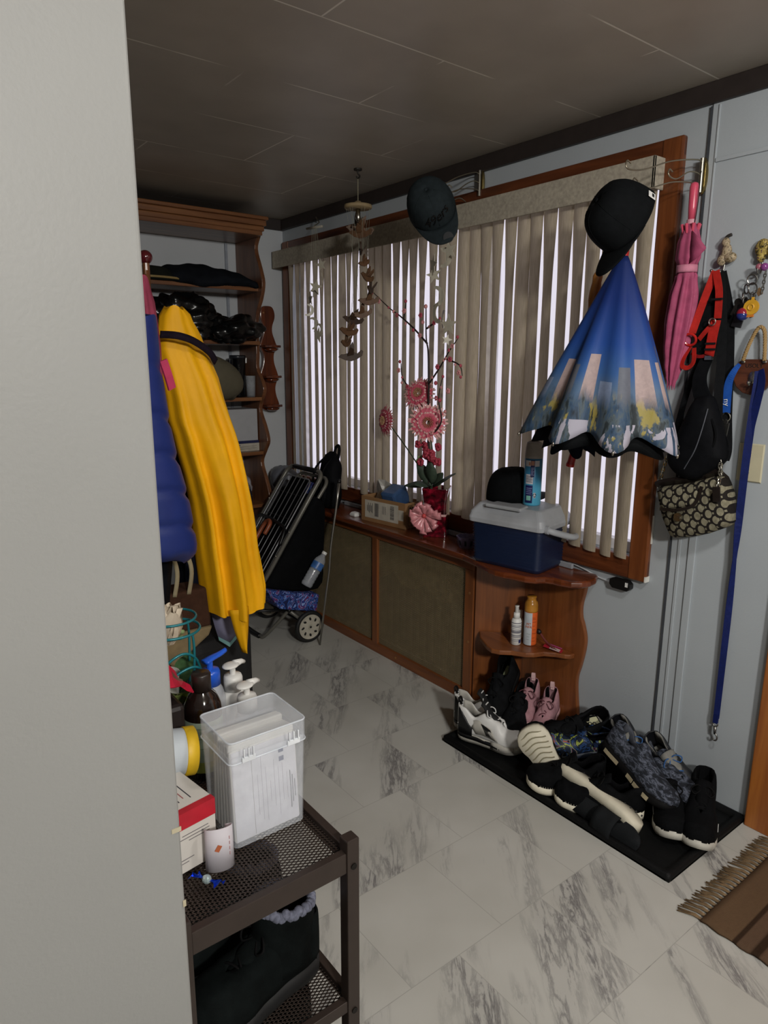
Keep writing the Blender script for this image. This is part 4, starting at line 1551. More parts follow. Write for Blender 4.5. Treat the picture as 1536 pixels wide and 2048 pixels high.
# --- blue lanyard with key
ln_ = thing('lanyard', 'short bright blue lanyard with white letters hanging left of the wooden sign', 'lanyard', (2.12, 1.03, 1.40))
M_BRB = fabric('bright_blue_webbing', '#1a4c9e', .6, .12, 60)
part(ln_, 'strap', M_BRB, lambda q: ribbon(q, [(2.112, 1.008, 1.452), (2.108, 1.020, 1.432), (2.112, 1.034, 1.400), (2.116, 1.037, 1.36), (2.118, 1.036, 1.306)], lambda t_: .012 + .012 * min(1, t_ * 1.6), (-1, -.15, 0), tw=[(0, 50), (.3, 20), (.5, 0), (1, 0)]))
text('ny', .024, M('white_print', '#d7d9de', .6), ln_, frame((2.1135 - 2.12, 1.0365 - 1.03, 1.338 - 1.40), (0, -.15, -1), (0, -1, .15)) @ Matrix.Rotation(0, 4, 'Z'), 'team_letters', .0006)
part(ln_, 'split_ring', M_CHROME, lambda q: q.torus((2.114, 1.033, 1.294), .013, .0018, 20, 6, rot=rotm(0, 90, 0)))
part(ln_, 'key_tag', M_STEEL, lambda q: (q.box((2.114, 1.031, 1.254), (.003, .018, .046), rotm(6, 0, 0)), q.cyl((2.116, 1.032, 1.280), (2.111, 1.032, 1.280), .008, 12)), bevel=.001)

# --- wooden sign with rope and a hook
sg = thing('wooden_sign', 'brown rounded wooden plaque with carved letters hanging by a rope near the right edge', 'sign', (2.132, .975, 1.42))
W_SIGN = wood('dark_sign_wood', '#3a1c10', '#6b3a22', .5, 'Y', 2)
sgp = [(1.008, 1.466), (.945, 1.466), (.930, 1.455), (.918, 1.430), (.920, 1.400), (.935, 1.380), (.955, 1.366), (.977, 1.362), (1.000, 1.368), (1.020, 1.385), (1.032, 1.410), (1.033, 1.432), (1.024, 1.452)]
q = MB().prism([(y, z) for y, z in sgp], 2.126, 2.142, 'YZ')
at(sg, q).build('board', W_SIGN, sg, bevel=.003)
text('USOLY', .0165, M('burnt_letters', '#1d100a', .7), sg, frame((2.1255 - 2.132, .972 - .975, 1.447 - 1.42), (0, -1, 0), (0, 0, 1)), 'carved_letters', .0006)
def rope(q, pts, r):
    P = catmull(pts, 14)
    L_ = 0
    for s in range(3):
        out_ = []
        L_ = 0
        for i, p in enumerate(P):
            if i:
                L_ += (P[i] - P[i - 1]).length
            d = (P[min(i + 1, len(P) - 1)] - P[max(0, i - 1)]).normalized()
            a = d.cross(Vector((1, 0, 0))).normalized()
            b = d.cross(a)
            an = L_ / .004 * 1.1 + s * 2 * pi / 3
            out_.append(p + (a * cos(an) + b * sin(an)) * r * .55)
        q.tube(out_, r * .62, 5)
part(sg, 'rope', M('twisted_jute', '#9c7f52', .85), lambda q: rope(q, [(2.118, 1.003, 1.462), (2.116, .990, 1.505), (2.116, .974, 1.545), (2.116, .962, 1.557), (2.116, .950, 1.545), (2.116, .944, 1.505), (2.118, .942, 1.462)], .0052), smooth=True)
part(sg, 'metal_hook', M_CHROME, lambda q: (q.lathe([(.004, -.003), (.012, 0), (.004, .004)], (2.124, .973, 1.413), 16, rotm(0, 90, 0), sx=1.5), q.tube(catmull([(2.124, .973, 1.400), (2.110, .973, 1.392), (2.104, .973, 1.398)], 5), .003, 6), q.ball((2.104, .973, 1.399), (.005, .005, .005), 8, 6)))
for y in (1.003, .942):
    part(sg, 'rope_stud', M_CHROME, lambda q: q.ball((2.122, y, 1.458), (.004, .0065, .004), 10, 6))

# --- long blue dog lead
ld = thing('dog_lead', 'long dark blue dog lead hanging down the wall from the wooden sign', 'dog lead', (2.105, .955, 1.4))
part(ld, 'webbing', M_NAVYW, lambda q: ribbon(q, [(2.108, .948, 1.432), (2.108, .948, 1.405), (2.108, .953, 1.30), (2.112, .958, 1.155), (2.118, .961, 1.016), (2.122, .9625, .857), (2.124, .963, .676), (2.124, .963, .523), (2.124, .963, .366), (2.124, .963, .318)], lambda t_: .024 - .006 * t_, (-1, -.2, 0), tw=[(0, 25), (.3, 10), (.45, 5), (.55, 75), (.68, 20), (.8, 5), (1, 0)]))
part(ld, 'webbing', M_NAVYW, lambda q: ribbon(q, [(2.106, .944, 1.436), (2.100, .934, 1.400), (2.104, .942, 1.34), (2.110, .955, 1.26), (2.114, .958, 1.18)], .022, (-1, .3, 0), tw=[(0, 0), (1, 30)]))
part(ld, 'webbing_end', M_NAVYW, lambda q: ribbon(q, [(2.122, .963, .33), (2.122, .963, .30)], .016, nX, n=0, th=.006))
part(ld, 'snap_clip', M_STEEL, lambda q: (q.torus((2.122, .963, .297), .008, .0025, 14, 6, rot=rotm(0, 90, 0)), q.cyl((2.122, .9625, .288), (2.122, .961, .262), .0055, 10, .004), q.tube(catmull([(2.122, .961, .266), (2.122, .953, .256), (2.122, .954, .243), (2.122, .962, .240), (2.122, .966, .248)], 5), .0028, 6)), smooth=True)

# --- key bunch on a figurine hook at the right edge
f2 = thing('figurine_hook', 'painted figurine hook at the right edge holding the bunch of keys', 'hook', (2.132, .985, 1.765))
b_ = MB()
b_.ball((0, .004, .012), (.012, .022, .026), 12, 8)
b_.ball((-.006, .0, .020), (.010, .012, .014), 12, 8)
b_.ball((0, -.024, .008), (.012, .018, .024), 12, 8)
b_.ball((-.004, .004, -.014), (.010, .012, .014), 12, 8)
b_.build('figure', pattern('yellow_figurine', ['#2e2c24', '#8d7a3e', '#b7a35c', '#5c3b46', '#6f6a62'], 55, .5, 3, 2), f2, smooth=True)
MB().tube(catmull([(0, .0, -.025), (-.002, .0, -.05), (-.012, .0, -.062), (-.024, 0, -.055), (-.026, 0, -.042)], 5), .003, 6).build('hook', M_STEEL, f2, smooth=True)
kb = thing('key_bunch', 'bunch of keys and rings with a yellow disc and a red and blue ball', 'keys', (2.112, 1.0, 1.66))
for i, (y, z, r_) in enumerate(((.997, 1.690, .014), (.992, 1.664, .016), (1.008, 1.664, .013), (1.018, 1.643, .013), (.990, 1.640, .014), (1.008, 1.632, .010))):
    part(kb, 'split_ring', M_STEEL, lambda q: q.torus((2.108 - .003 * (i % 3), y, z), r_, .0022, 20, 6, rot=rotm(20 * i, 80, 0)))
rk = random.Random(6)
for i in range(7):
    y0, z0 = 1.030 - .006 * i, 1.640 - .004 * (i % 3)
    R_ = rotm(12 + rk.uniform(-12, 14) - i * 4, rk.uniform(-10, 10), 0)
    q = MB()
    q.cyl(Vector((2.113, y0, z0)) + R_ @ Vector((.001, 0, -.010)), Vector((2.113, y0, z0)) + R_ @ Vector((-.001, 0, -.010)), .0105, 14)
    q.box(Vector((2.113, y0, z0)) + R_ @ Vector((0, 0, -.034)), (.002, .008, .032), R_)
    at(kb, q).build('key', M('dark_key_metal', '#4a4844', .4, .9), kb)
part(kb, 'yellow_disc', M('yellow_rubber', '#c9982a', .45), lambda q: (q.cyl((2.098, .985, 1.612), (2.092, .985, 1.612), .0215, 24), q.torus((2.092, .985, 1.612), .008, .0025, 16, 6, rot=rotm(0, 90, 0)), q.box((2.096, .985, 1.636), (.005, .010, .008))))
part(kb, 'disc_base', M('orange_rubber', '#c9762a', .45), lambda q: (q.box((2.096, .987, 1.588), (.006, .020, .007))))
part(kb, 'ball_charm', M('red_charm', '#8a2332', .15), lambda q: q.ball((2.10, 1.010, 1.596), (.017, .017, .017), 18, 12), smooth=True)
part(kb, 'ball_charm_half', M('blue_charm', '#22306e', .15), lambda q: q.ball((2.0995, 1.010, 1.591), (.0172, .0172, .0150), 18, 12), smooth=True)
part(kb, 'leather_fob', M('black_leather_fob', '#131417', .5), lambda q: q.box((2.118, 1.026, 1.595), (.004, .032, .075), rotm(14, 0, 0)), bevel=.002)
part(kb, 'tan_fob', M('tan_fob', '#6b5238', .6), lambda q: q.box((2.116, .978, 1.655), (.003, .014, .020), rotm(-30, 0, 0)))
mt_ = thing('bead_charm', 'small purple beaded charm hanging at the right edge beside the keys', 'charm', (2.115, .966, 1.74))
part(mt_, 'bead', M('purple_bead', '#7d3f7c', .2), lambda q: q.ball((2.11, .968, 1.722), (.010, .011, .011), 12, 8), smooth=True)
part(mt_, 'bead', M('rose_bead', '#9a5b6a', .2), lambda q: q.ball((2.11, .984, 1.724), (.008, .009, .009), 12, 8), smooth=True)
part(mt_, 'chain', M_STEEL, lambda q: chain(q, (2.116, .966, 1.712), (2.116, .970, 1.65), 7, .005))

# --- switch plate
swp = thing('blank_wall_plate', 'cream blank wall plate behind the long blue dog lead', 'wall plate', (WX - .006, .958, 1.160))
MB().rings([[Vector((x, sy * .037 * s, sz * .058 * s)) for sy, sz in ((-1, -1), (1, -1), (1, 1), (-1, 1))] for x, s in ((0, 1), (-.003, 1), (-.0065, .94))]).build('plate', M('cream_plastic', '#c2bb9f', .4, 0, .04), swp)
for z in (.030, -.030):
    MB().cyl((-.0065, 0, z), (-.0078, 0, z), .003, 10).build('screw', M('cream_screw', '#a39d86', .4), swp)

# --- small black cord box and its cable
bb = thing('cord_box', 'small black plastic box fixed to the wall under the window corner', 'cord box', (WX - .014, 1.357, .672))
oct_ = [(.042, -.006), (.030, -.019), (-.032, -.019), (-.043, -.008), (-.043, .009), (-.030, .019), (.030, .019), (.042, .010)]
MB().prism(oct_, -.014, .012, 'YZ').build('case', M('black_box_plastic', '#0c0c0d', .4), bb, bevel=.003)
MB().box((-.0145, -.030, .006), (.002, .010, .016)).build('white_tape', M_WHT, bb)
cab = MB().tube(catmull([(2.139, 1.60, .700), (2.142, 1.521, .687), (2.143, 1.464, .672), (2.141, 1.400, .666)], 6), .003, 6)
o = cab.build('cable', M('white_cable', '#b9bcc0', .5), smooth=True)
tag(o, 'thin white cable running from behind the cooler to the black cord box', 'cable')
# ================================================================== SHOES ON THE MAT
MX0, MX1, MY0, MY1 = 1.685, 2.138, .842, 1.80
mt = thing('boot_tray', 'long black rubber boot tray on the floor along the wall under the shoes', 'boot tray', ((MX0 + MX1) / 2, (MY0 + MY1) / 2, 0))
M_RUB = M('black_rubber', '#0a0b0c', .6, 0, .2, 40, .2, spec=.2)
hx_, hy = (MX1 - MX0) / 2, (MY1 - MY0) / 2
MB().box((0, 0, .004), (2 * hx_, 2 * hy, .008)).build('base', M_RUB, mt, bevel=.002)
rim = MB()
ring = []
for (dx, z) in ((0, 0), (0, .020), (.010, .024), (.022, .020), (.026, .008)):
    ring.append(rsec(hx_ - dx, hy - dx, .012, z, 4))
rim.rings(ring, cap=False)
rim.build('rim', M_RUB, mt, smooth=True)

def shoe_axes(dirv, up=(0, 0, 1)):
    """columns: x = heel to toe, y = left, z = up"""
    x = Vector(dirv).normalized()
    z = Vector(up)
    z = (z - x * z.dot(x)).normalized()
    y = z.cross(x)
    return Matrix((x, y, z)).transposed()
def halfw(x, L, W):
    """plan outline of a shoe, x from 0 (heel) to L (toe)"""
    f = x / L
    return W * slerp([(0, .0), (.004, .26), (.015, .42), (.04, .58), (.09, .70), (.18, .75), (.32, .72), (.50, .80), (.68, .98), (.78, 1.0), (.88, .90), (.945, .70), (.98, .46), (.994, .28), (1, .0)], f)
def sole_mesh(L, W, th, spring=.018, grow=.004, heel=0.0, nx=30):
    xs = [L * (1 - cos(pi * i / nx)) / 2 for i in range(nx + 1)]
    rows_t, rows_b = [], []
    def zb(x):
        f = x / L
        return spring * max(0, (f - .72) / .28) ** 2 + .006 * max(0, (.10 - f) / .10) ** 2
    mb = MB()
    rings = []
    for i, x in enumerate(xs):
        w_ = max(.0015, halfw(x, L, W) + grow * (1 if 0 < i < nx else .3))
        t_ = th + heel * max(0, 1 - x / (L * .55))
        z0 = zb(x)
        rings.append([Vector((x, -w_ * .94, z0)), Vector((x, -w_ * 1.0, z0 + t_ * .35)), Vector((x, -w_ * .97, z0 + t_)), Vector((x, 0, z0 + t_)), Vector((x, w_ * .97, z0 + t_)), Vector((x, w_, z0 + t_ * .35)), Vector((x, w_ * .94, z0)), Vector((x, 0, z0))])
    mb.rings(rings)
    return mb, zb
def make_shoe(name, label, loc, M3, L=.27, W=.050, sole=.026, heel=.006, hc=.085, ho=.055, hv=.082, toe=.050, upper=None, sole_m=None, tongue=None, lining=None, insole=None, laces=None, tab=None, group=None, cat='shoe', midsole_grow=.004, open_to=.44, lace_n=5, extra=None, tongue_h=1.22):
    """upper profile: hc heel collar height, ho opening side height, hv height at the top of the laces, toe height"""
    t = thing(name, label, cat, loc, M3=M3, group=group)
    sm_, zb = sole_mesh(L, W, sole, grow=midsole_grow, heel=heel)
    sm_.build('sole', sole_m, t, smooth=True, auto=False)
    nx, ns = 34, 9
    xs = [L * (.006 + .984 * (1 - cos(pi * i / nx)) / 2) for i in range(nx + 1)]
    def base_z(x):
        return zb(x) + sole * .9 + heel * max(0, 1 - x / (L * .55))
    def ztop(x):
        f = x / L
        return slerp([(0, hc * .97), (.05, hc), (.11, hc * .985), (.27, ho), (open_to, hv), (.60, hv * .80), (.74, toe * 1.05), (.88, toe * .92), (.96, toe * .62), (1, toe * .15)], f)
    def yin(x, w_):
        f = x / L
        return w_ * slerp([(0, .85), (.10, .78), (.22, .62), (open_to - .04, .50), (open_to + .03, .30), (open_to + .22, .16), (open_to + .27, 0), (1, 0)], f)
    for_grid = []
    mb = MB()
    for s in (-1, 1):
        rows = []
        for x in xs:
            w_ = max(.002, halfw(x, L, W))
            zt_, z0, yi = ztop(x), base_z(x), yin(x, max(.002, halfw(x, L, W)))
            row = []
            for j in range(ns + 1):
                a = (j / ns) * pi / 2
                yy = yi + (w_ - yi) * cos(a) ** .75
                zz = z0 + zt_ * sin(a) ** .85
                bulge = 1 + .05 * sin(a * 2)
                row.append(Vector((x, s * yy * bulge, zz)))
            rows.append(row)
        mb.grid(rows)
        if s < 0:
            first, last = rows[0], rows[-1]
        else:
            mid = [(p + q) / 2 + Vector((-.0035, 0, 0)) for p, q in zip(first, rows[0])]
            mb.grid([first, mid, rows[0]])
            mb.grid([last, rows[-1]])
    o = mb.build('upper', upper, t, smooth=True, weld=.0008, solid=.004)
    # insole
    im = MB()
    rows = []
    for i in range(15):
        x = L * (.03 + .55 * i / 14)
        w_ = halfw(x, L, W) * .84
        rows.append([Vector((x, -w_, base_z(x) + .008)), Vector((x, 0, base_z(x) + .006)), Vector((x, w_, base_z(x) + .008))])
    im.grid(rows).build('insole', insole or lining, t, smooth=True)
    # collar lining
    lm = MB()
    for s in (-1, 1):
        rows = []
        for x in [L * (.02 + (open_to - .02) * i / 14) for i in range(15)]:
            w_ = max(.002, halfw(x, L, W))
            yi = yin(x, w_)
            z0, zt_ = base_z(x), ztop(x)
            rows.append([Vector((x + .003 * (1 if x < L * .06 else 0), s * yi * 1.02, z0 + zt_ + .0015)), Vector((x + .004, s * yi * .90, z0 + zt_ * .9)), Vector((x + .004, s * w_ * .80, z0 + zt_ * .4))])
        lm.grid(rows)
    lm.build('collar_lining', lining, t, smooth=True, solid=.003)
    # tongue
    tm = MB()
    rows = []
    for i in range(9):
        g = i / 8
        x = L * (open_to + .24 - g * .30)
        z = base_z(x) + slerp([(0, hv * .70), (.5, hv * .93), (1, hv * tongue_h)], g)
        w_ = W * (.30 + .22 * g)
        rows.append([Vector((x, -w_, z - .008)), Vector((x, -w_ * .5, z)), Vector((x, 0, z + .002)), Vector((x, w_ * .5, z)), Vector((x, w_, z - .008))])
    tm.grid(rows).build('tongue', tongue or upper, t, smooth=True, solid=.005)
    if laces:
        lm_ = MB()
        for i in range(lace_n):
            g = i / (lace_n - 1)
            x = L * (open_to + .22 - .20 * g)
            z = base_z(x) + ztop(x) * .97 + .003
            w_ = halfw(x, L, W) * .34
            dx = .006 * (1 if i % 2 else -1)
            lm_.tube(catmull([(x - dx, -w_ * 1.15, z - .007), (x - dx * .5, -w_ * .5, z + .002), (x + dx * .5, w_ * .5, z + .002), (x + dx, w_ * 1.15, z - .007)], 4), .0024, 6)
        x = L * (open_to + .01)
        z = base_z(x) + hv + .005
        for s in (-1, 1):
            lm_.tube(catmull([(x, 0, z), (x + .004, s * .018, z + .010), (x + .014, s * .034, z - .002), (x + .022, s * .022, z - .012), (x + .006, s * .004, z - .001)], 5), .0022, 6)
        lm_.build('laces', laces, t, smooth=True)
    if tab:
        z = base_z(0) + hc
        ribbon_pts = [(.010, 0, z - .012), (-.002, 0, z - .002), (-.004, 0, z + .014), (.004, 0, z + .016), (.010, 0, z - .002)]
        ribbon(MB(), ribbon_pts, .014, (1, 0, .3), th=.003).build('pull_tab', tab, t)
    if extra:
        extra(t, L, W, base_z, ztop)
    return t

F_BLK = fabric('black_knit', '#0c0d0f', .85, .3, 60)
F_BLK2 = fabric('black_suede', '#131416', .9, .3, 40)
F_BLKM = M('black_mesh_upper', '#0b0c0e', .85, 0, .3, 220, .3, spec=.1)
F_LIN = fabric('black_lining', '#08080a', .9)
S_BLK = M('black_sole_rubber', '#0c0c0d', .7, 0, .2, spec=.15)
S_CREAM = M('cream_sole_rubber', '#d8d2be', .6, 0, .08, 30)
S_WHITE = M('scuffed_white_sole', '#bdbab0', .6, 0, .12, 40)
L_BLK = M('black_lace', '#0b0b0c', .8, spec=.15)
WHT_L = M('white_leather', '#dcdcda', .45, 0, .04)
GRY_L = M('pale_grey_suede', '#b3b0a8', .8, 0, .06, 80)
INS_G = M('pale_green_insole', '#b3bd98', .8)

def jordan_extra(t, L, W, bz, zt):
    for s in (-1, 1):
        q = MB()
        rows = []
        for i in range(8):
            x = L * (.30 + .34 * i / 7)
            w_ = halfw(x, L, W)
            z0, h = bz(x), zt(x)
            rows.append([Vector((x + .006, s * (w_ * 1.05 + .0035), z0 + h * .20)), Vector((x - .012, s * (w_ * .98 + .004), z0 + h * .48)), Vector((x - .026, s * (w_ * .80 + .004), z0 + h * .74))])
        q.grid(rows)
        q.build('side_panel', GRY_L, t, smooth=True, solid=.002)
        for i in range(9):
            x = L * (.44 + .016 * i)
            w_ = halfw(x, L, W)
            MB().bar((x + .012, s * (w_ * 1.04 + .0055), bz(x) + zt(x) * .24), (x - .012, s * (w_ * .90 + .0058), bz(x) + zt(x) * .66), .0022, .002, (0, s, 0)).build('mesh_rib', M_BLK, t)
        # black band in the midsole and the black heel piece
        q = MB()
        rows = []
        for i in range(14):
            x = L * (.03 + .66 * i / 13)
            w_ = halfw(x, L, W) + .0052
            hh = .016 * (1 - .75 * max(0, (i - 6) / 7))
            rows.append([Vector((x, s * w_, bz(x) - .014)), Vector((x, s * w_ * 1.0, bz(x) - .014 + hh))])
        q.grid(rows).build('midsole_band', M_BLK, t, smooth=True, solid=.002)
        q = MB()
        rows = []
        for i in range(6):
            x = L * (.001 + .27 * i / 5)
            w_ = halfw(x, L, W)
            row = []
            for j in range(7):
                a = (j / 6) * pi / 2
                yi = w_ * .80
                row.append(Vector((x - .003, s * ((yi + (w_ - yi) * cos(a) ** .75) * (1 + .05 * sin(2 * a)) + .0055), bz(x) + zt(x) * (.02 + .98 * sin(a) ** .85) * (1.0 - .72 * (i / 5) ** 1.6 * (j / 6)))))
            rows.append(row)
        q.grid(rows).build('heel_piece', M_BLK, t, smooth=True, solid=.002)
        q = MB()
        c_ = Vector((L * .52, s * (halfw(L * .52, L, W) + .0062), bz(0) - .012))
        q.box(c_, (.030, .002, .008))
        q.build('air_window', M('dark_window', '#23252a', .3), t)
        q = MB()
        x = L * .78
        rows = []
        for i in range(7):
            x = L * (.55 + .34 * i / 6)
            w_ = halfw(x, L, W) + .005
            rows.append([Vector((x, s * w_, bz(x) - .022)), Vector((x, s * w_ * 1.0, bz(x) + .010 * sin(pi * min(1, .2 + i / 6))))])
        q.grid(rows).build('toe_wing', GRY_L, t, smooth=True, solid=.002)
    # leaping mark on the heel
    q = MB()
    for s in (-1, 1):
        q = MB()
        x = L * .045
        w_ = halfw(x, L, W) + .0065
        b = Vector((x, s * w_, bz(x) + .030))
        q.bar(b, b + Vector((.010, s * .003, .022)), .003, .001, (0, s, 0))
        q.bar(b + Vector((.005, s * .002, .012)), b + Vector((-.004, 0, .004)), .003, .001, (0, s, 0))
        q.bar(b + Vector((.008, s * .002, .020)), b + Vector((.016, s * .004, .014)), .003, .001, (0, s, 0))
        q.build('heel_mark', WHT_L, t)
    MB().box((L * .40, 0, bz(0) + .118), (.004, .022, .016), rotm(0, 25, 0)).build('tongue_mark', WHT_L, t)
jd = (.30, -.95, 0)
for lab, loc, dv in (('white and black high sneaker at the far end of the tray, nearer to the room', (1.752, 1.775, .016), (.36, -.93, 0)), ('white and black high sneaker at the far tray end, half hidden behind its mate', (1.800, 1.850, .016), (.42, -.90, 0))):
    make_shoe('sneaker', lab, loc, shoe_axes(dv), L=.275, W=.047, sole=.032, heel=.004, hc=.105, ho=.072, hv=.098, toe=.046, upper=WHT_L, sole_m=S_WHITE, tongue=M('black_tongue', '#0d0d0f', .8), lining=GRY_L, insole=F_LIN, laces=WHT_L, tab=M_BLK, extra=jordan_extra, open_to=.42, tongue_h=1.42)

def green_patch(t, L, W, bz, zt):
    q = MB()
    rows = []
    for i in range(6):
        x = L * (.06 + .16 * i / 5)
        w_ = halfw(x, L, W) * .55
        rows.append([Vector((x, -w_, bz(x) + .012)), Vector((x, w_, bz(x) + .012))])
    q.grid(rows).build('insole_label', INS_G, t)
# black pair leaning against the end panel
make_shoe('sneaker', 'black sneaker with a pale green insole mark propped heel-up against the end panel', (2.070, 1.780, .205), shoe_axes((-.78, -.28, -.60), (-.50, -.10, .86)), L=.275, W=.047, sole=.024, upper=F_BLK2, sole_m=S_BLK, lining=F_LIN, laces=L_BLK, tab=None, extra=green_patch)
make_shoe('sneaker', 'plain black sneaker with its rounded toe between the white sneakers and the pink ones', (2.085, 1.715, .055), shoe_axes((-.90, -.42, -.10)), L=.29, W=.050, sole=.026, upper=F_BLK2, sole_m=S_BLK, lining=F_LIN, laces=L_BLK, toe=.058, hv=.085)
# pink pair
PNK = fabric('dusty_pink_knit', '#a97f86', .8, .12, 60)
PNKT = M('pale_pink_tab', '#d6b2b2', .6)
for lab, loc, dv, up in (('small dusty pink sneaker with its pull tab up, nearer to the end panel', (2.110, 1.700, .085), (-.90, -.42, -.16), (-.3, -.1, .95)), ('small dusty pink sneaker wedged behind the black shoes, nearer to the wall', (2.125, 1.610, .080), (-.92, -.38, -.22), (-.35, -.1, .95))):
    make_shoe('sneaker', lab, loc, shoe_axes(dv, up), L=.205, W=.040, sole=.018, hc=.080, ho=.052, hv=.072, toe=.040, upper=PNK, sole_m=M('pink_sole', '#b58c90', .6), lining=F_LIN, insole=F_LIN, laces=M('plum_lace', '#5a3038', .8), tab=PNKT, lace_n=4)
# big black slip-on lying over the others, cream insole label and white sole
def cream_patch(t, L, W, bz, zt):
    q = MB()
    rows = []
    for i in range(6):
        x = L * (.05 + .22 * i / 5)
        w_ = halfw(x, L, W) * .60
        rows.append([Vector((x, -w_, bz(x) + .013)), Vector((x, w_, bz(x) + .013))])
    q.grid(rows).build('insole_label', M('cream_label', '#b9b795', .7), t)
    q = MB()
    for i in range(3):
        q.torus((L * (.12 + .05 * i), .004 - .006 * i, bz(L * .12) + .0145), .006, .0018, 12, 5)
    q.build('label_print', M_BLK, t)
make_shoe('sneaker', 'big black sneaker with a cream insole mark resting on top of the others', (2.095, 1.375, .120), shoe_axes((-.90, .34, -.20), (-.52, -.42, .75)), L=.30, W=.052, sole=.026, hc=.085, ho=.060, hv=.085, toe=.055, upper=F_BLK2, sole_m=S_WHITE, lining=F_LIN, insole=F_LIN, laces=L_BLK, extra=cream_patch)
make_shoe('sneaker', 'low black sneaker pushed against the wall left of the grey-lined shoes', (2.10, 1.300, .045), shoe_axes((-.55, .83, .0)), L=.27, W=.048, sole=.024, upper=F_BLK, sole_m=S_BLK, lining=F_LIN, laces=L_BLK, hc=.08)
# black knit pair with thick cream soles
def tread(t, L, W, bz, zt):
    for i in range(9):
        x = L * (.10 + .80 * i / 8)
        w_ = halfw(x, L, W) * .84
        z = .0 + .018 * max(0, (x / L - .72) / .28) ** 2
        q = MB()
        pts = []
        for j in range(9):
            u_ = -1 + j / 4
            pts.append(Vector((x + .006 * cos(u_ * pi), u_ * w_, z - .0006)))
        q.tube(pts, .0022, 5)
        q.build('tread_groove', M('tread_groove', '#8f886f', .8), t)
def stripe_marks(t, L, W, bz, zt):
    for s in (-1, 1):
        for i in range(9):
            x = L * (.62 + .030 * i)
            w_ = halfw(x, L, W)
            MB().bar((x, s * (w_ + .002), bz(x) + .003), (x + .001, s * (w_ * .97 + .002), bz(x) + .013), .002, .0015, (0, s, 0)).build('edge_stitch', M('pale_stitch', '#9b988c', .7), t)
make_shoe('sneaker', 'black knit sneaker on its heel showing a cream ribbed sole to the room', (1.800, 1.335, .030), shoe_axes((-.30, .42, .80), (.74, .50, -.18)), L=.20, W=.056, sole=.024, upper=F_BLK, sole_m=S_CREAM, lining=F_LIN, laces=L_BLK, extra=tread)
make_shoe('sneaker', 'black knit sneaker with a cream toe edge just in front of the upturned cream sole', (1.895, 1.215, .020), shoe_axes((-.80, .60, .02)), L=.262, W=.050, sole=.026, upper=F_BLK, sole_m=S_CREAM, lining=F_LIN, laces=L_BLK, toe=.052, extra=stripe_marks)
make_shoe('sneaker', 'black knit sneaker with a cream toe edge at the front rim of the tray', (1.880, 1.045, .014), shoe_axes((-.58, .81, .0)), L=.285, W=.050, sole=.026, upper=F_BLK, sole_m=S_CREAM, lining=F_LIN, laces=L_BLK, toe=.052, extra=stripe_marks)
make_shoe('sneaker', 'black sneaker lying upside down showing its long notched cream sole', (1.790, 1.300, .118), shoe_axes((-.02, -1, -.14), (-.42, .06, -.90)), L=.315, W=.038, sole=.030, upper=F_BLK, sole_m=S_CREAM, lining=F_LIN, hc=.06, ho=.04, hv=.055, toe=.04, extra=lambda t, L, W, bz, zt: [MB().bar((L * (.08 + .84 * i / 13), -W * .9, .002), (L * (.08 + .84 * i / 13) + .003, -W * .62, -.001), .004, .006, (0, 0, 1)).build('sole_notch', M_BLK, t) for i in range(14)])
# grey knit pair
GRK = pattern('grey_marl_knit', ['#22252c', '#3a3f4a', '#5d6270', '#2b2f38'], 45, .85, 3, .5, [.35, .46, .54, .62], .3, (1, 1, 2.5))
S_BEI = M('beige_sole_block', '#a59a7e', .7, 0, .1)
def sole_blocks(t, L, W, bz, zt):
    for s in (-1, 1):
        for f0, f1 in ((.12, .34), (.50, .60), (.62, .84)):
            q = MB()
            rows = []
            for i in range(6):
                x = L * (f0 + (f1 - f0) * i / 5)
                w_ = halfw(x, L, W) + .0055
                rows.append([Vector((x, s * w_, .004)), Vector((x, s * w_ * 1.01, .017))])
            q.grid(rows).build('sole_block', S_BEI, t, solid=.002)
make_shoe('sneaker', 'grey marl knit sneaker with beige sole blocks leaning over the upside-down sneaker', (1.965, 1.265, .130), shoe_axes((-.30, -.94, -.20), (.36, -.30, .88)), L=.325, W=.050, sole=.026, upper=GRK, sole_m=S_BLK, tongue=GRK, lining=fabric('grey_lining', '#4a4d55', .9), laces=None, hc=.08, ho=.055, hv=.075, toe=.05, extra=sole_blocks)
make_shoe('sneaker', 'grey marl knit sneaker under the grey-lined shoes, only its beige-edged heel showing', (2.045, 1.205, .055), shoe_axes((-.20, -.98, -.03), (.1, 0, 1)), L=.30, W=.050, sole=.026, upper=GRK, sole_m=S_BLK, tongue=GRK, lining=fabric('grey_lining', '#4a4d55', .9), laces=None, extra=sole_blocks)
# trail shoes with grey lining and blue laces
GLN = fabric('grey_felt_lining', '#7d7c77', .9, .15, 60)
BLC = M('blue_lace', '#27558c', .7)
TRL = M('black_coated_mesh', '#14161b', .45, 0, .3, 150, .3)
for lab, loc, dv, up in (('black grey-lined trail shoe with blue laces, nearer to the wooden end panel', (2.120, 1.290, .105), (-.42, -.88, -.30), (-.55, -.05, .85)), ('black grey-lined trail shoe with blue laces, nearer to the door casing', (2.118, 1.165, .100), (-.30, -.92, -.32), (-.55, -.15, .85))):
    make_shoe('trail_shoe', lab, loc, shoe_axes(dv, up), L=.245, W=.049, sole=.024, hc=.095, ho=.070, hv=.092, toe=.05, upper=TRL, sole_m=S_BLK, tongue=GLN, lining=GLN, insole=GLN, laces=BLC, tab=None, extra=lambda t, L, W, bz, zt: [MB().box((L * (.50 + .05 * i), s * halfw(L * .5, L, W) * .52, bz(L * .5) + .080 - .010 * i), (.003, .003, .006)).build('eyelet', M_CHROME, t) for i in range(3) for s in (-1, 1)])
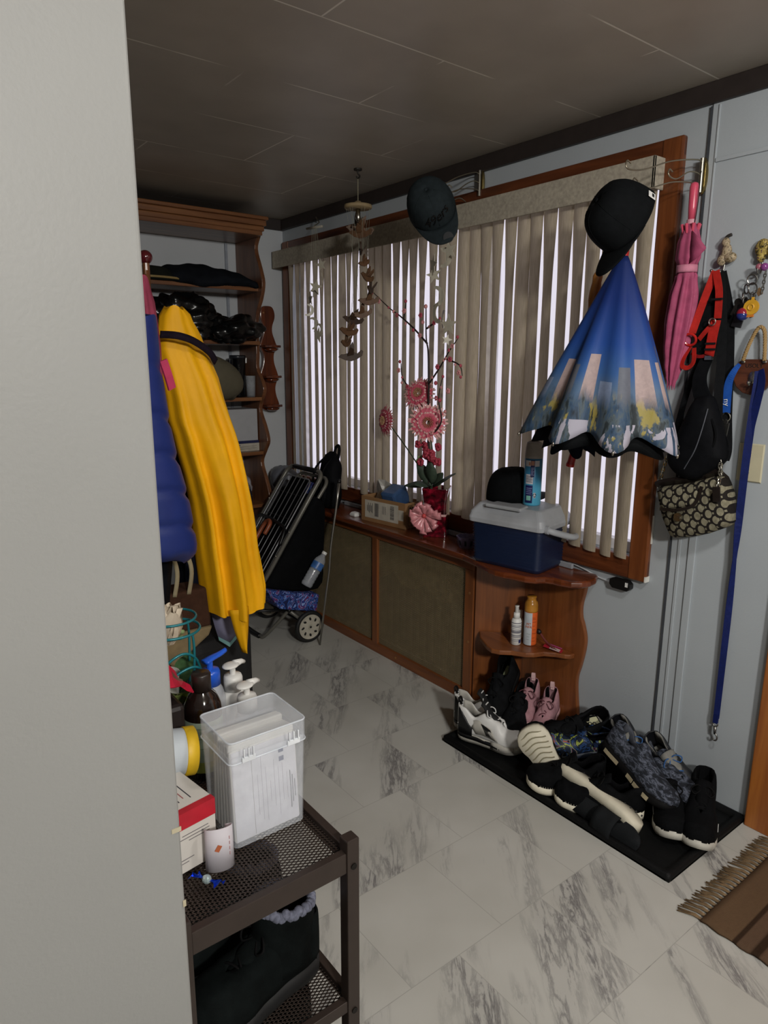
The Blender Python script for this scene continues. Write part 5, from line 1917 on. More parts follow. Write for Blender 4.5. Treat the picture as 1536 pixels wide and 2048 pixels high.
# patterned clogs
CLG = pattern('camouflage_flower_print', ['#10151f', '#27406a', '#1a2334', '#8f9a3c', '#2f4f86', '#a85a3a', '#141a26'], 22, .45, 3, 1.2, [.0, .38, .44, .54, .58, .635, .66], 0)
def clog_extra(t, L, W, bz, zt):
    for i in range(9):
        a = -1.2 + 2.4 * i / 8
        x = L * (.78 + .08 * cos(a * 1.3) - .0)
        y = W * .75 * sin(a)
        z = bz(x) + .046 - .016 * abs(sin(a)) ** 2
        MB().cyl((x, y, z - .006), (x, y, z + .0035), .0042, 10).build('vent_hole', M_BLK, t)
    q = MB()
    pts = []
    for j in range(15):
        a = pi / 2 + pi * j / 14
        pts.append((L * .30 + L * .30 * cos(a) , W * .86 * sin(a), .060 + .012 * sin(a) ** 2))
    ribbon(q, pts, .014, (-1, 0, 0), n=2, th=.003)
    q.build('heel_strap', CLG, t, smooth=True)
    for s in (-1, 1):
        MB().cyl((L * .30, s * W * .80, .062), (L * .30, s * W * .95, .062), .008, 12).build('strap_rivet', M('navy_rivet', '#1d2b4a', .4), t)
make_shoe('clog', 'blue and lime patterned plastic clog lying in the middle of the shoe pile', (2.035, 1.265, .092), shoe_axes((-.72, .68, -.12), (-.15, -.1, .97)), L=.25, W=.052, sole=.026, hc=.020, ho=.022, hv=.058, toe=.055, upper=CLG, sole_m=M('dark_blue_foam', '#17202f', .6), tongue=CLG, lining=F_LIN, insole=F_LIN, laces=None, extra=clog_extra, open_to=.46)
# black sneakers with white soles at the near end
def side_dash(t, L, W, bz, zt):
    for s in (-1, 1):
        x = L * .66
        w_ = halfw(x, L, W)
        MB().bar((x - .012, s * (w_ + .0035), bz(x) + .022), (x + .022, s * (w_ + .0035), bz(x) + .018), .003, .0015, (0, s, 0)).build('side_dash', WHT_L, t)
make_shoe('sneaker', 'black sneaker with a scuffed white sole standing alone at the near end of the tray', (2.10, .968, .018), shoe_axes((-.90, -.42, .0), (.0, .0, 1)), L=.285, W=.050, sole=.027, upper=F_BLKM, sole_m=S_WHITE, lining=F_LIN, laces=L_BLK, hc=.098, ho=.072, hv=.095, toe=.055, extra=side_dash)
make_shoe('sneaker', 'black sneaker with a scuffed white toe poking out under the grey knit sneaker', (2.06, 1.075, .016), shoe_axes((-.83, -.56, .0)), L=.285, W=.050, sole=.027, upper=F_BLKM, sole_m=S_WHITE, lining=F_LIN, laces=L_BLK, hc=.07, ho=.05, hv=.07, toe=.05, extra=side_dash)
# dark grey slide standing on edge along the front rim
sd_ = thing('slide_sandal', 'flat dark grey slide sandal lying tilted along the front rim of the tray', 'sandal', (1.735, 1.262, .055), M3=shoe_axes((.0, -.985, -.12), (-.86, .02, .48)))
mb, _ = sole_mesh(.30, .040, .016, .006, .002)
mb.build('sole', fabric('charcoal_foam', '#1d1f21', .8, .15, 30), sd_, smooth=True)
q = MB()
rows = []
for i in range(5):
    x = .15 + .07 * i / 4
    rows.append([Vector((x, .040 * cos(pi * j / 8), .016 - .03 * sin(pi * j / 8) * .0 + .034 * sin(pi * j / 8))) for j in range(9)])
q.grid(rows).build('strap', fabric('charcoal_foam', '#1d1f21', .8, .15, 30), sd_, smooth=True, solid=.004)
# ---- small things on the end shelf of the cover
def bottle_label(root, r, bands, z0, z1, mat_):
    pass
SHZ = .3455
sp_ = thing('spray_bottle', 'slim white spray bottle with a striped label standing left on the end shelf', 'bottle', (2.012, 1.732, SHZ))
MB().lathe([(.017, 0), (.0205, .003), (.0205, .098), (.017, .108), (.011, .112)], n=24).build('body', M_WHT, sp_, smooth=True)
MB().lathe([(.0135, .109), (.0125, .132), (.0095, .134)], n=18).build('pump_collar', M_WHT, sp_, smooth=True)
MB().lathe([(.008, .132), (.0075, .158), (.009, .160), (.009, .163)], n=16).build('nozzle', M_WHT, sp_, smooth=True)
for i, (z, h) in enumerate(((.092, .004), (.084, .0025), (.077, .004), (.070, .002), (.062, .003), (.052, .009), (.040, .004), (.034, .003), (.024, .002), (.018, .002))):
    curved(MB(), .0207, 150, 300, z, z + h, 14).build('label_stripe', M('label_grey_stripe', '#7d7d86', .5), sp_)
curved(MB(), .0209, 255, 290, .010, .024).build('label_block', M_LN, sp_)
wb_ = thing('tube', 'thin cream plastic tube standing between the white spray bottle and the orange can', 'tube', (2.072, 1.765, SHZ))
MB().lathe([(.011, 0), (.013, .004), (.013, .075), (.010, .085)], n=16).build('body', M('cream_plastic_tube', '#c9c6a8', .4), wb_, smooth=True)
MB().lathe([(.008, .085), (.008, .118), (.006, .122)], n=14).build('cap', M('white_tube_cap', '#d2d0c6', .4), wb_, smooth=True)
oc_ = thing('spray_can', 'orange and white spray can with an amber cap standing on the end shelf', 'spray can', (2.058, 1.698, SHZ))
M_AMB = M('amber_cap', '#b9802f', .25, 0, .1)
MB().lathe([(.022, 0), (.0255, .003), (.0262, .008), (.0262, .138), (.0255, .142)], n=30).build('can', M('orange_can', '#d9622a', .35, 0, .05), oc_, smooth=True)
MB().lathe([(.0262, .140), (.0266, .146), (.0266, .168), (.0235, .180), (.0175, .186), (.0175, .196), (.0195, .200), (.018, .203)], n=30).build('cap', M_AMB, oc_, smooth=True)
curved(MB(), .0265, 120, 232, .003, .139, 16).build('label_panel', M('label_bluish_white', '#b9c0c6', .4), oc_)
for i, z in enumerate((.118, .112, .100, .084, .068, .052, .034, .020)):
    curved(MB(), .0265, 236, 262 + 6 * (i % 3), z, z + .0018, 6).build('label_print', M('rust_print', '#8f3312', .5), oc_)
for tx, z in (('NT', .093), ('NER', .081)):
    a = radians(206)
    text(tx, .0135, M('orange_print', '#c4602a', .5), oc_, frame((.0275 * cos(a), .0275 * sin(a), z), (-sin(a), cos(a), 0), (0, 0, 1)), 'label_letters', .0002)
for i in range(3):
    curved(MB(), .0267, 190, 222 - 6 * i, .050 - i * .012, .0515 - i * .012, 6).build('label_print', M('grey_print', '#7f8a8c', .5), oc_)
rz = thing('toothbrush', 'black-tipped brush in a red and white blister card leaning over the shelf edge', 'brush', (2.085, 1.60, SHZ + .008), M3=axes((.15, .25, .95), (.50, -.86, 0)) if False else rotm(0, 0, 0))
card = MB()
card.box((0, 0, 0), (.052, .074, .0012), rotm(12, 8, 28))
card.build('card', M('card_red', '#b3203a', .4), rz)
card = MB()
card.box((-.006, -.012, .0012), (.034, .040, .0012), rotm(12, 8, 28))
card.build('card_picture', M('card_white', '#c9b9b6', .45), rz)
MB().box((-.009, -.008, .0028), (.010, .022, .0012), rotm(12, 8, 40)).build('card_print', M('card_brown', '#4a2f26', .5), rz)
MB().box((.016, .002, .0026), (.008, .052, .0012), rotm(12, 8, 28)).build('card_stripe', M('card_magenta', '#b04a86', .45), rz)
MB().tube(catmull([(-.012, -.012, .006), (-.010, .030, .020), (-.008, .060, .042)], 6), .0045, 8).build('handle', M('clear_red_plastic', '#6d3a38', .2), rz, smooth=True)
MB().ball((-.008, .072, .048), (.010, .014, .011), 12, 8).build('black_head', M_BLK, rz, smooth=True)

# ================================================================== SHOE RACK BESIDE THE PALE WALL
RX0, RX1, RY0, RY1, RZ = .285, .622, .872, 1.72, .60
rkk = thing('shoe_rack', 'dark brown metal shoe rack with mesh shelves beside the pale wall', 'shoe rack', (RX0, RY0, 0))
M_RACK = M('dark_brown_metal', '#3a302b', .42, .35, .08)
O_ = Vector((RX0, RY0, 0))
def rr_(mb):
    mb.v = [p - O_ for p in mb.v]
    return mb
for x in (RX0, RX1 - .026):
    for y in (RY0, RY1 - .026):
        rr_(MB().box2((x, y, 0), (x + .026, y + .026, RZ + .028))).build('post', M_RACK, rkk, bevel=.0025)
for z in (.575, .265):
    rr_(MB().cyl((RX1 - .013, RY0 - .002, z), (RX1 - .013, RY0 + .001, z), .006, 14)).build('bolt', M('dark_bolt', '#17130f', .5, .5), rkk)
for z in (RZ, .285, .06):
    hh = .036 if z == RZ else .020
    rr_(MB().box2((RX0 + .026, RY0 + .003, z - hh), (RX1 - .026, RY0 + .019, z + .004))).build('front_rail', M_RACK, rkk, bevel=.0015)
    rr_(MB().box2((RX0 + .026, RY1 - .02, z - hh), (RX1 - .026, RY1 - .004, z + .004))).build('rear_rail', M_RACK, rkk, bevel=.0015)
    for x in (RX0 + .005, RX1 - .021):
        rr_(MB().box2((x, RY0 + .026, z - hh * .8), (x + .016, RY1 - .026, z + .006))).build('side_rail', M_RACK, rkk, bevel=.0015)
    mm = MB()
    pitch, sl_ = .0076, .55
    xa, xb, ya, yb = RX0 + .02, RX1 - .02, RY0 + .016, min(RY1, 1.42) - .016
    for sgn in (1, -1):
        W_ = xb - xa
        dy = W_ * sl_
        n = int((yb - ya + dy) / pitch) + 1
        for i in range(n):
            y0 = ya - dy + i * pitch
            p, q = (Vector((xa, y0, z - .004)), Vector((xb, y0 + dy, z - .004)))
            if sgn < 0:
                p, q = Vector((xb, y0, z - .004)), Vector((xa, y0 + dy, z - .004))
            d = q - p
            t0, t1 = max(0, (ya - p.y) / d.y), min(1, (yb - p.y) / d.y)
            if t1 > t0:
                mm.bar(p + d * t0, p + d * t1, .0019, .0012)
    rr_(mm).build('mesh_shelf', M_RACK, rkk)
# plain steel rest of the shelves under the crowd of bottles (hidden part)
for z in (RZ, .285, .06):
    rr_(MB().box2((RX0 + .02, 1.40, z - .006), (RX1 - .02, RY1 - .016, z - .002))).build('shelf_plate', M_RACK, rkk)

# black winter boots with fleece on the middle shelf
def boot_extra(t, L, W, bz, zt):
    q = MB()
    rings = []
    for j in range(10):
        z = .050 + .122 * j / 9
        f_ = j / 9
        c_ = L * (.26 - .02 * f_)
        ax = L * (.235 - .03 * f_)
        rings.append([Vector((c_ + ax * cos(2 * pi * i / 24) * (1.05 if cos(2 * pi * i / 24) > 0 else 1), W * (.86 - .02 * f_) * sin(2 * pi * i / 24) * (1 + .02 * sin(5 * f_ + i)), z + .012 * cos(2 * pi * i / 24) * f_)) for i in range(24)])
    q.rings(rings, cap=False)
    q.build('shaft', F_BOOT, t, smooth=True, solid=.006)
    fz = MB()
    rb = random.Random(3)
    for i in range(40):
        a = 2 * pi * i / 40
        fz.ball((L * .24 + L * .20 * cos(a), W * .82 * sin(a), .173 + .012 * cos(a) + rb.uniform(-.004, .004)), (.010, .010, .010), 7, 5)
    fz.build('fleece_trim', fabric('grey_fleece', '#6d7080', .95, .3, 120), t, smooth=True)
    q = MB()
    pts = []
    for i in range(25):
        x = L * (.04 + .93 * i / 24)
        pts.append((x, -(halfw(x, L, W) + .0045), bz(x) + .006 + .006 * sin(pi * i / 24)))
    q.tube(pts, .0013, 5)
    q.build('welt_stitching', M('grey_welt', '#3e4448', .7), t)
    for i in range(4):
        MB().ball((L * (.46 + .04 * i), -W * .34, .118 - .012 * i), (.004, .004, .003), 8, 5).build('eyelet', M('dark_eyelet', '#2c2e30', .4, .6), t)
F_BOOT = fabric('black_nubuck', '#0d1111', .9, .35, 30)
S_BOOT = M('black_lug_sole', '#0d0d0e', .7)
make_shoe('boot', 'black winter boot with grey fleece trim, nearest on the middle shelf of the rack', (.600, 1.005, .2855), shoe_axes((-.98, -.12, 0)), L=.275, W=.056, sole=.034, heel=.006, hc=.09, ho=.075, hv=.095, toe=.066, upper=F_BOOT, sole_m=S_BOOT, lining=F_LIN, laces=L_BLK, cat='boot', extra=boot_extra)
make_shoe('boot', 'black winter boot on the middle shelf of the rack behind the nearest boot', (.600, 1.150, .2855), shoe_axes((-.98, -.12, 0)), L=.275, W=.056, sole=.034, heel=.006, hc=.09, ho=.075, hv=.095, toe=.066, upper=F_BOOT, sole_m=S_BOOT, lining=F_LIN, laces=L_BLK, cat='boot', extra=boot_extra)
make_shoe('shoe', 'black shoe with a pull strap on the lowest shelf of the rack', (.585, 1.010, .0605), shoe_axes((-.98, -.05, 0)), L=.27, W=.052, sole=.03, hc=.13, ho=.11, hv=.12, toe=.06, upper=F_BOOT, sole_m=S_BOOT, lining=F_LIN, laces=L_BLK, tab=M_BLK)

# ---------------- things on top of the rack
TZ = RZ + .0045
# clear box with envelopes
xb0, xb1, yb0, yb1, zb0, zb1 = .441, .594, 1.000, 1.128, TZ - .003, .812
bxo = thing('plastic_box', 'clear plastic box with a hinged lid full of white envelopes on the shoe rack', 'plastic box', ((xb0 + xb1) / 2, (yb0 + yb1) / 2, zb0))
BW, BD, BH = (xb1 - xb0) / 2, (yb1 - yb0) / 2, zb1 - zb0
M_CLR = clear('clear_plastic', (.86, .90, .96), .12, .19)
M_CLR2 = clear('clear_plastic_edge', (.85, .90, .97), .10, .40)
def wall4(mb, hx0, hy0, z0, hx1, hy1, z1, r=.010):
    mb.rings([rsec(hx0, hy0, r, z0, 4), rsec(hx1, hy1, r, z1, 4)], cap=False)
q = MB()
wall4(q, BW * .93, BD * .93, .002, BW * .985, BD * .985, BH - .030)
q.build('bin', M_CLR, bxo, smooth=False, solid=.0016)
q = MB()
wall4(q, BW, BD, BH - .040, BW, BD, BH)
q.add([p for p in rsec(BW, BD, .010, BH, 4)], [tuple(range(16))])
q.build('lid', M_CLR, bxo, solid=.0016)
q = MB()
q.tube(rsec(BW, BD, .010, BH, 4), .0018, 6, closed=True)
q.tube(rsec(BW + .001, BD + .001, .010, BH - .040, 4), .0014, 6, closed=True)
q.build('lid_edge', M_CLR2, bxo, smooth=True)
for x in (-.042, .048):
    q = MB()
    q.box((x, -BD - .002, BH - .036), (.026, .004, .010))
    for k_ in (-.009, 0, .009):
        q.box((x + k_, -BD - .0035, BH - .024), (.0028, .003, .018))
    q.build('hinge', M('clear_hinge', '#dfe3e8', .12), bxo, bevel=.0012)
M_ENV = M('white_envelope', '#c9c7c2', .7, 0, .04)
nE = 7
for i in range(nE):
    y = -BD * .70 + (BD * 1.40) * i / (nE - 1) * .90
    h = .176 + .003 * ((i * 3) % 4) + .001 * i
    lean = -4 if i == 0 else -2 + i
    R_ = rotm(lean, 0, 0)
    eo = thing('envelope', ['white printed form standing at the front of the clear plastic box', 'white envelope inside the clear plastic box, part of the upright stack'][min(i, 1)], 'envelope', (bxo.location.x, bxo.location.y + y, zb0 + .0035), None or (lean, 0, 0), group=None if i == 0 else 'envelopes in the clear plastic box')
    q = MB()
    wE = BW * 1.74
    q.rings([[Vector((sx * wE / 2 * s_, sy * .0058 * s_, z)) for sx, sy in ((-1, -1), (1, -1), (1, 1), (-1, 1))] for z, s_ in ((0, .97), (.004, 1), (h - .004, 1), (h, .97))])
    q.build('paper', M_ENV, eo, bevel=.0025)
    if i == 0:
        rp_ = random.Random(9)
        MB().box((.0, -.0064, h * .5), (wE * .96, .0008, h * .97)).build('form', M('form_paper', '#cccbd2', .7), eo)
        MB().box((-.026, -.0069, h * .5), (.0008, .0004, h * .94)).build('fold_line', M('fold_grey', '#8d8c8a', .7), eo)
        for c_ in range(9):
            x = -.016 + c_ * .0085
            z0 = rp_.uniform(.02, .06)
            z1 = rp_.uniform(.09, h * .92)
            MB().box((x, -.0069, (z0 + z1) / 2), (.0006, .0004, z1 - z0)).build('printed_line', M('form_print_light', '#9a99a0', .7), eo)
        for c_ in range(3):
            MB().box((.050 + c_ * .0045, -.0069, .064), (.0012, .0004, .075 - .02 * c_)).build('printed_line', M_LD, eo)
        for z in (h - .028, h - .045):
            MB().box((.034, -.0069, z), (.010, .0004, .009)).build('printed_block', M_LN, eo)

# white and red carton
wc = thing('carton', 'white carton with a red band lying on the rack left of the clear plastic box', 'box', (.328, 1.085, TZ), (0, 0, 9))
q = MB().box2((-.075, -.085, 0), (.075, .030, .112))
q.build('carton', M('white_carton', '#c9c4bd', .6, 0, .03), wc, bevel=.001)
q = MB()
q.box2((-.0752, -.0856, .082), (.0752, -.085, .1122))
q.box2((-.0752, -.0856, .1120), (.0752, -.072, .1126))
q.build('red_band', M('carton_red', '#b01c2c', .5), wc)
for i, (x0, x1, z) in enumerate(((.010, .060, .069), (.000, .062, .063), (.022, .062, .057), (-.06, .020, .018), (-.06, -.01, .012), (-.06, .03, .024))):
    MB().box2((x0, -.0856, z), (x1, -.085, z + .0011)).build('carton_print', M('print_grey', '#6a6668', .6), wc)
for i in range(5):
    x = .046 - i * .011
    MB().box2((x, -.055 + .006 * (i % 2), .112), (x + .0018, .022 - .010 * i, .1124)).build('carton_print', M_LD if i % 2 == 0 else M('print_rose', '#9c5a5a', .6), wc)
ci = MB()
ci.torus((-.040, -.015, .1122), .022, .0012, 20, 4)
ci.build('carton_ring', M('print_brown', '#5a3028', .6), wc)
# curved paper sleeve
ps = thing('paper_sleeve', 'curved white paper sleeve standing on the rack in front of the red and white carton', 'paper', (.408, .985, TZ - .002), (0, 0, -14))
q = MB()
rows = []
for i in range(21):
    a = radians(-200 + 255 * i / 20)
    rows.append([Vector((.024 * cos(a), .015 * sin(a), 0)), Vector((.023 * cos(a), .015 * sin(a), .082 - .018 * (1 - cos(a * .5 + .8))))])
q.grid(rows).build('sleeve', M('pale_leaflet_paper', '#c3bec4', .7, 0, .05), ps, smooth=True, solid=.0012)
MB().box((-.004, -.0156, .046), (.008, .0008, .012), rotm(0, 30, 0)).build('orange_print', M('leaflet_orange', '#b5603a', .7), ps)
for i in range(4):
    MB().box((.0155, -.0122, .030 + i * .010), (.0012, .001, .006), rotm(0, 0, 40)).build('rose_print', M('leaflet_rose', '#b58a8c', .7), ps)
# wrapped sweet
cw = thing('candy', 'twist of shiny blue candy wrapper on the rack in front of the paper sleeve', 'candy', (.372, .958, TZ + .002))
MB().ball((0, 0, .006), (.008, .009, .007), 10, 7).build('sweet', M('silver_wrapper', '#b9cdd0', .2, .6), cw)
rc_ = random.Random(1)
for s in (-1, 1):
    q = MB()
    rows = []
    for j in range(5):
        f_ = j / 4
        rows.append([Vector((s * (-.004 - .010 * f_) + rc_.uniform(-.002, .002), s * (.007 + .016 * f_), .006 + .006 * sin(k_ * 2.2 + j) * f_ + .001)) + Vector(((k_ - 2) * .004 * (.3 + f_), 0, 0)) for k_ in range(5)])
    q.grid(rows).build('wrapper_twist', M('blue_foil', '#1f45c0', .18, .7), cw, solid=.0006)
# white tub with yellow band lying on its side
tb = thing('tub', 'white plastic tub with a yellow band lying on the carton behind the clear box', 'tub', (.378, 1.165, .738), (0, 0, -8))
Rt = rotm(90, 0, 62)
q = MB().lathe([(.042, -.085), (.046, -.08), (.043, .045), (.040, .05)], n=32, R=rotm(0, 98, 0))
q.build('tub', M('ribbed_white_tub', '#b3bac0', .5, 0, .06), tb, smooth=True)
q = MB().lathe([(.0445, .040), (.0450, .041), (.0450, .060), (.042, .062)], n=32, R=rotm(0, 98, 0))
q.build('yellow_band', M('yellow_band', '#d6ae22', .5), tb, smooth=True)
# brown bottle
br_ = thing('pump_bottle', 'dark brown round-shouldered bottle with a pale green label behind the clear box', 'bottle', (.503, 1.262, TZ))
MB().lathe([(.036, 0), (.039, .004), (.039, .140), (.037, .158), (.028, .178), (.0185, .188), (.0180, .194)], n=32).build('bottle', M('brown_glass', '#1c1310', .1, 0, .1, coat=.6), br_, smooth=True)
MB().lathe([(.0195, .186), (.0195, .222), (.018, .225)], n=24).build('cap', M('dark_brown_cap', '#251c18', .4), br_, smooth=True)
curved(MB(), .0393, 120, 330, .020, .132, 24).build('label', M('pale_green_label', '#9fb09a', .6), br_)
for i in range(3):
    curved(MB(), .0395, 190, 260, .118 - i * .022, .119 - i * .022, 8).build('label_line', M('label_green_line', '#55704f', .6), br_)
curved(MB(), .0396, 130, 330, .020, .044, 24).build('label_band', M('label_olive', '#98a04a', .6), br_)
# pump bottles
def pump(name, label, loc, r, h, body, capm, rot, head='spoon', spin=0, inner=None, neck=.020, lab=None, cap_r=.021):
    t = thing(name, label, 'pump bottle', loc, (0, 0, rot))
    MB().lathe([(r * .9, 0), (r, .004), (r, h * .80), (r * .8, h * .93), (cap_r * .85, h)], n=28).build('bottle', body, t, smooth=True)
    MB().lathe([(cap_r, h - .002), (cap_r, h + .026), (cap_r * .9, h + .032), (.008, h + .034)], n=26).build('cap', capm, t, smooth=True)
    MB().cyl((0, 0, h + .03), (0, 0, h + .052), .0065, 12).build('stem', capm, t)
    q = MB()
    if head == 'spoon':
        q.ball((0, .006, h + .056), (.017, .021, .0055), 18, 8)
        q.tube([(0, -.006, h + .055), (0, -.030, h + .052), (0, -.040, h + .047)], .006, 8, rs=[.009, .006, .0045])
    else:
        q.rings([[Vector((x, y, z)) for x, y in ((-w_, 0), (w_, 0), (w_, .001), (-w_, .001))] for w_, z in ()]) if False else None
        q.tube(catmull([(0, -.014, h + .053), (0, .005, h + .056), (0, .030, h + .057), (0, .048, h + .060)], 4), .006, 8, rs=[(.013 - .0007 * j, .0055) for j in range(13)])
    q.build('pump_head', capm, t, smooth=True)
    if lab:
        curved(MB(), r + .0004, 150, 330, h * .12, h * .72, 20).build('label', lab, t)
    return t
BLUEP = M('bright_blue_plastic', '#1f56c4', .35)
WHP = M('white_pump_plastic', '#d5d4d0', .4, 0, .04)
CLRB = clear('clear_bottle', (.82, .86, .92), .06, .35)
pump('pump_bottle', 'clear pump bottle with a bright blue pump head, furthest back of the three pumps', (.548, 1.322, TZ), .031, .165, CLRB, BLUEP, -70, 'lever', lab=M('label_pale_lilac', '#b7b9cc', .5))
pump('pump_bottle', 'white pump bottle standing between the blue-headed pump and the clear box', (.598, 1.318, TZ), .030, .140, WHP, WHP, 115)
pump('pump_bottle', 'clear pump bottle with a white pump head nearest to the clear box', (.584, 1.222, TZ), .028, .135, CLRB, WHP, 115, lab=M('label_blue', '#2a4a9c', .4))
# white cup and red packet
cu_ = thing('paper_cup', 'pale paper cup beside the dark brown bottle on the rack', 'cup', (.470, 1.40, TZ))
MB().rings([[Vector((r_ * cos(2 * pi * i / 24), r_ * sin(2 * pi * i / 24), z)) for i in range(24)] for r_, z in ((.026, 0), (.036, .175), (.038, .180), (.035, .180), (.024, .006))]).build('cup', M('pale_cup', '#b5b3ac', .6), cu_, smooth=True)
rp = thing('snack_packet', 'crumpled red and brown snack packet lying between cup and dark brown bottle', 'packet', (.425, 1.285, .800))
rpk = random.Random(12)
q = MB()
rows = []
for i in range(9):
    rows.append([Vector((-.050 + .0125 * i, -.05 + .02 * j, .035 * sin(i * .4) + rpk.uniform(-.007, .007) + .012 * (j % 2))) for j in range(6)])
q.grid(rows)
q.build('wrapper', pattern('packet_print', ['#6b4a3a', '#a81f34', '#b52038', '#8a6a58'], 16, .3, 2, .6, bump=0), rp, solid=.003)
MB().box2((-.055, -.055, -.195), (.030, .055, -.012)).build('pack', M('dark_packet', '#1c1513', .5), rp, bevel=.01)
# teal wire planter with artificial flower
pl = thing('wire_planter', 'teal wire planter holding a cream artificial flower beside the pale wall edge', 'planter', (.530, 1.40, TZ))
TEAL = M('teal_wire', '#1d7078', .35, .2)
FZ = .292
def w3(pts, r=.0028, nm='wire'):
    MB().tube(catmull(pts, 8), r, 7).build(nm, TEAL, pl, smooth=True)
MB().torus((-.035, .0, FZ - .015), .062, .003, 36, 7).build('rim_wire', TEAL, pl, smooth=True)
MB().torus((-.035, 0, FZ + .012), .055, .0028, 36, 7).build('rim_wire', TEAL, pl, smooth=True)
for a in (-60, 30, 120, 210):
    ca_, sa_ = cos(radians(a)), sin(radians(a))
    w3([(-.035 + .058 * ca_, .058 * sa_, FZ - .015), (-.035 + .060 * ca_, .060 * sa_, FZ - .07), (-.035 + .045 * ca_, .045 * sa_, .06), (-.035 + .03 * ca_, .03 * sa_, .002)])
w3([(.022, -.03, .15), (.0, -.05, .215), (-.035, -.062, .240), (-.075, -.055, .215), (-.095, -.03, .15)], .003, 'arch_wire')
w3([(.030, -.02, .12), (.012, -.055, .185), (-.020, -.068, .208), (-.065, -.06, .185), (-.090, -.035, .12)], .003, 'arch_wire')
MB().rings([[Vector((-.035 + r_ * cos(2 * pi * i / 20), r_ * sin(2 * pi * i / 20), z)) for i in range(20)] for r_, z in ((.036, .004), (.044, .10), (.042, .10), (.03, .01))]).build('pot', M('dark_pot', '#1a1b18', .6), pl, smooth=True)
FLW = M('cream_silk_petal', '#c9bba6', .7, 0, .06)
rfl = random.Random(14)
for i in range(11):
    a = 2 * pi * i / 11 * 1.7
    q = MB()
    tilt = .3 + .09 * (i % 4)
    rows = []
    L_ = .062 + .014 * (i % 3)
    for j in range(7):
        f_ = j / 6
        rad_ = .006 + L_ * sin(tilt) * f_
        zc = FZ - .045 + .085 * f_ * cos(tilt * .7) 
        ww = .030 * sin(pi * min(.95, .15 + .8 * f_))
        d = Vector((cos(a), sin(a), 0))
        qv = Vector((-sin(a), cos(a), 0))
        c_ = Vector((-.045, -.005, zc)) + d * rad_
        rows.append([c_ - qv * ww - d * .010, c_ - qv * ww * .5, c_ + d * .002, c_ + qv * ww * .5, c_ + qv * ww - d * .010])
    q.grid(rows).build('petal', FLW, pl, smooth=True)
LGR = M('silk_leaf_green', '#3f5f38', .6, 0, .3, 50)
LGL = M('silk_leaf_light', '#8c9a52', .6, 0, .2, 50)
for i, (p0, p1, w_, m_) in enumerate((((-.03, 0, .12), (.045, -.03, .15), .030, LGR), ((-.03, 0, .12), (.03, .05, .19), .028, LGR), ((-.04, -.02, .10), (-.055, -.075, .16), .028, LGL), ((-.04, -.02, .10), (-.01, -.06, .13), .026, LGL), ((-.04, .0, .1), (-.1, -.02, .17), .028, LGL), ((-.03, .02, .1), (.035, .02, .10), .026, LGR))):
    q = MB()
    p0, p1 = Vector(p0), Vector(p1)
    d = p1 - p0
    qv = d.cross(Vector((.2, .3, 1))).normalized()
    rows = []
    for j in range(8):
        f_ = j / 7
        ww = w_ * sin(pi * min(.98, .05 + .95 * f_))
        c_ = p0 + d * f_ + Vector((0, 0, .018 * sin(pi * f_)))
        rows.append([c_ - qv * ww, c_ + Vector((0, 0, -.004)), c_ + qv * ww])
    q.grid(rows).build('leaf', m_, pl, smooth=True)

# ================================================================== COATS ON THE COAT STAND
cs_ = thing('coat_stand', 'coat stand with a round dark red knob hidden under the hanging coats', 'coat stand', (.705, 2.0, 0))
MB().cyl((0, 0, .0), (0, 0, 1.70), .010, 16).build('pole', W_SIDE, cs_, smooth=True)
MB().lathe([(.16, 0), (.16, .02), (.05, .035), (.02, .08)], n=28).build('foot', W_SIDE, cs_, smooth=True)
MB().ball((0, 0, 1.735), (.019, .019, .019), 18, 12).build('knob', M('dark_red_ball', '#4a0f16', .18, 0, .1, coat=.5), cs_, smooth=True)
MB().cyl((0, 0, 1.69), (0, 0, 1.722), .010, 12).build('neck', W_SIDE, cs_)
for a in (5, 95, 185):
    d = Vector((cos(radians(a)), sin(radians(a)), 0))
    MB().tube(catmull([(0, 0, 1.55), d * .035 + Vector((0, 0, 1.545)), d * .05 + Vector((0, 0, 1.565))], 5), .008, 8).build('peg', W_SIDE, cs_, smooth=True)
def garment(levels, depth, folds=7, amp=.16, n=60, seed=0, ycent=None, twist=0.0, y_lean=0.0):
    """levels: (z, x_left, x_right); closed tube with hanging folds"""
    rg = random.Random(seed)
    ph = [rg.uniform(0, 6.28) for _ in range(4)]
    rows = []
    Z0, Z1 = levels[0][0], levels[-1][0]
    nl = 46
    for j in range(nl + 1):
        f_ = j / nl
        z = Z0 + (Z1 - Z0) * f_
        tabl = [(-(l[0]), l[1]) for l in levels]
        tabr = [(-(l[0]), l[2]) for l in levels]
        xl, xr = lerp(tabl, -z), lerp(tabr, -z)
        c_, hw_ = (xl + xr) / 2, (xr - xl) / 2
        d_ = depth(f_)
        row = []
        for i in range(n):
            a = 2 * pi * i / n
            fo = amp * min(1, .15 + f_ * 1.3) * (.6 * sin(folds * a + ph[0] + twist * f_) + .4 * sin((folds + 4) * a + ph[1] - 2 * f_) + .25 * sin(3 * a + ph[2] + 5 * f_))
            cx_, sy_ = cos(a), sin(a)
            row.append(Vector((c_ + hw_ * cx_ * (1 + fo * .18), y_lean * f_ + d_ * sy_ * (1 + fo * 1.2), z + .006 * sin(9 * f_ + 3 * a + ph[3]))))
        rows.append(row)
    return rows
YC = 1.985
yel = thing('raincoat', 'long bright yellow raincoat hanging on the coat stand', 'raincoat', (0, YC, 0))
M_YEL = fabric('yellow_rain_cloth', '#e6a80f', .55, .10, 7, .55, 26)
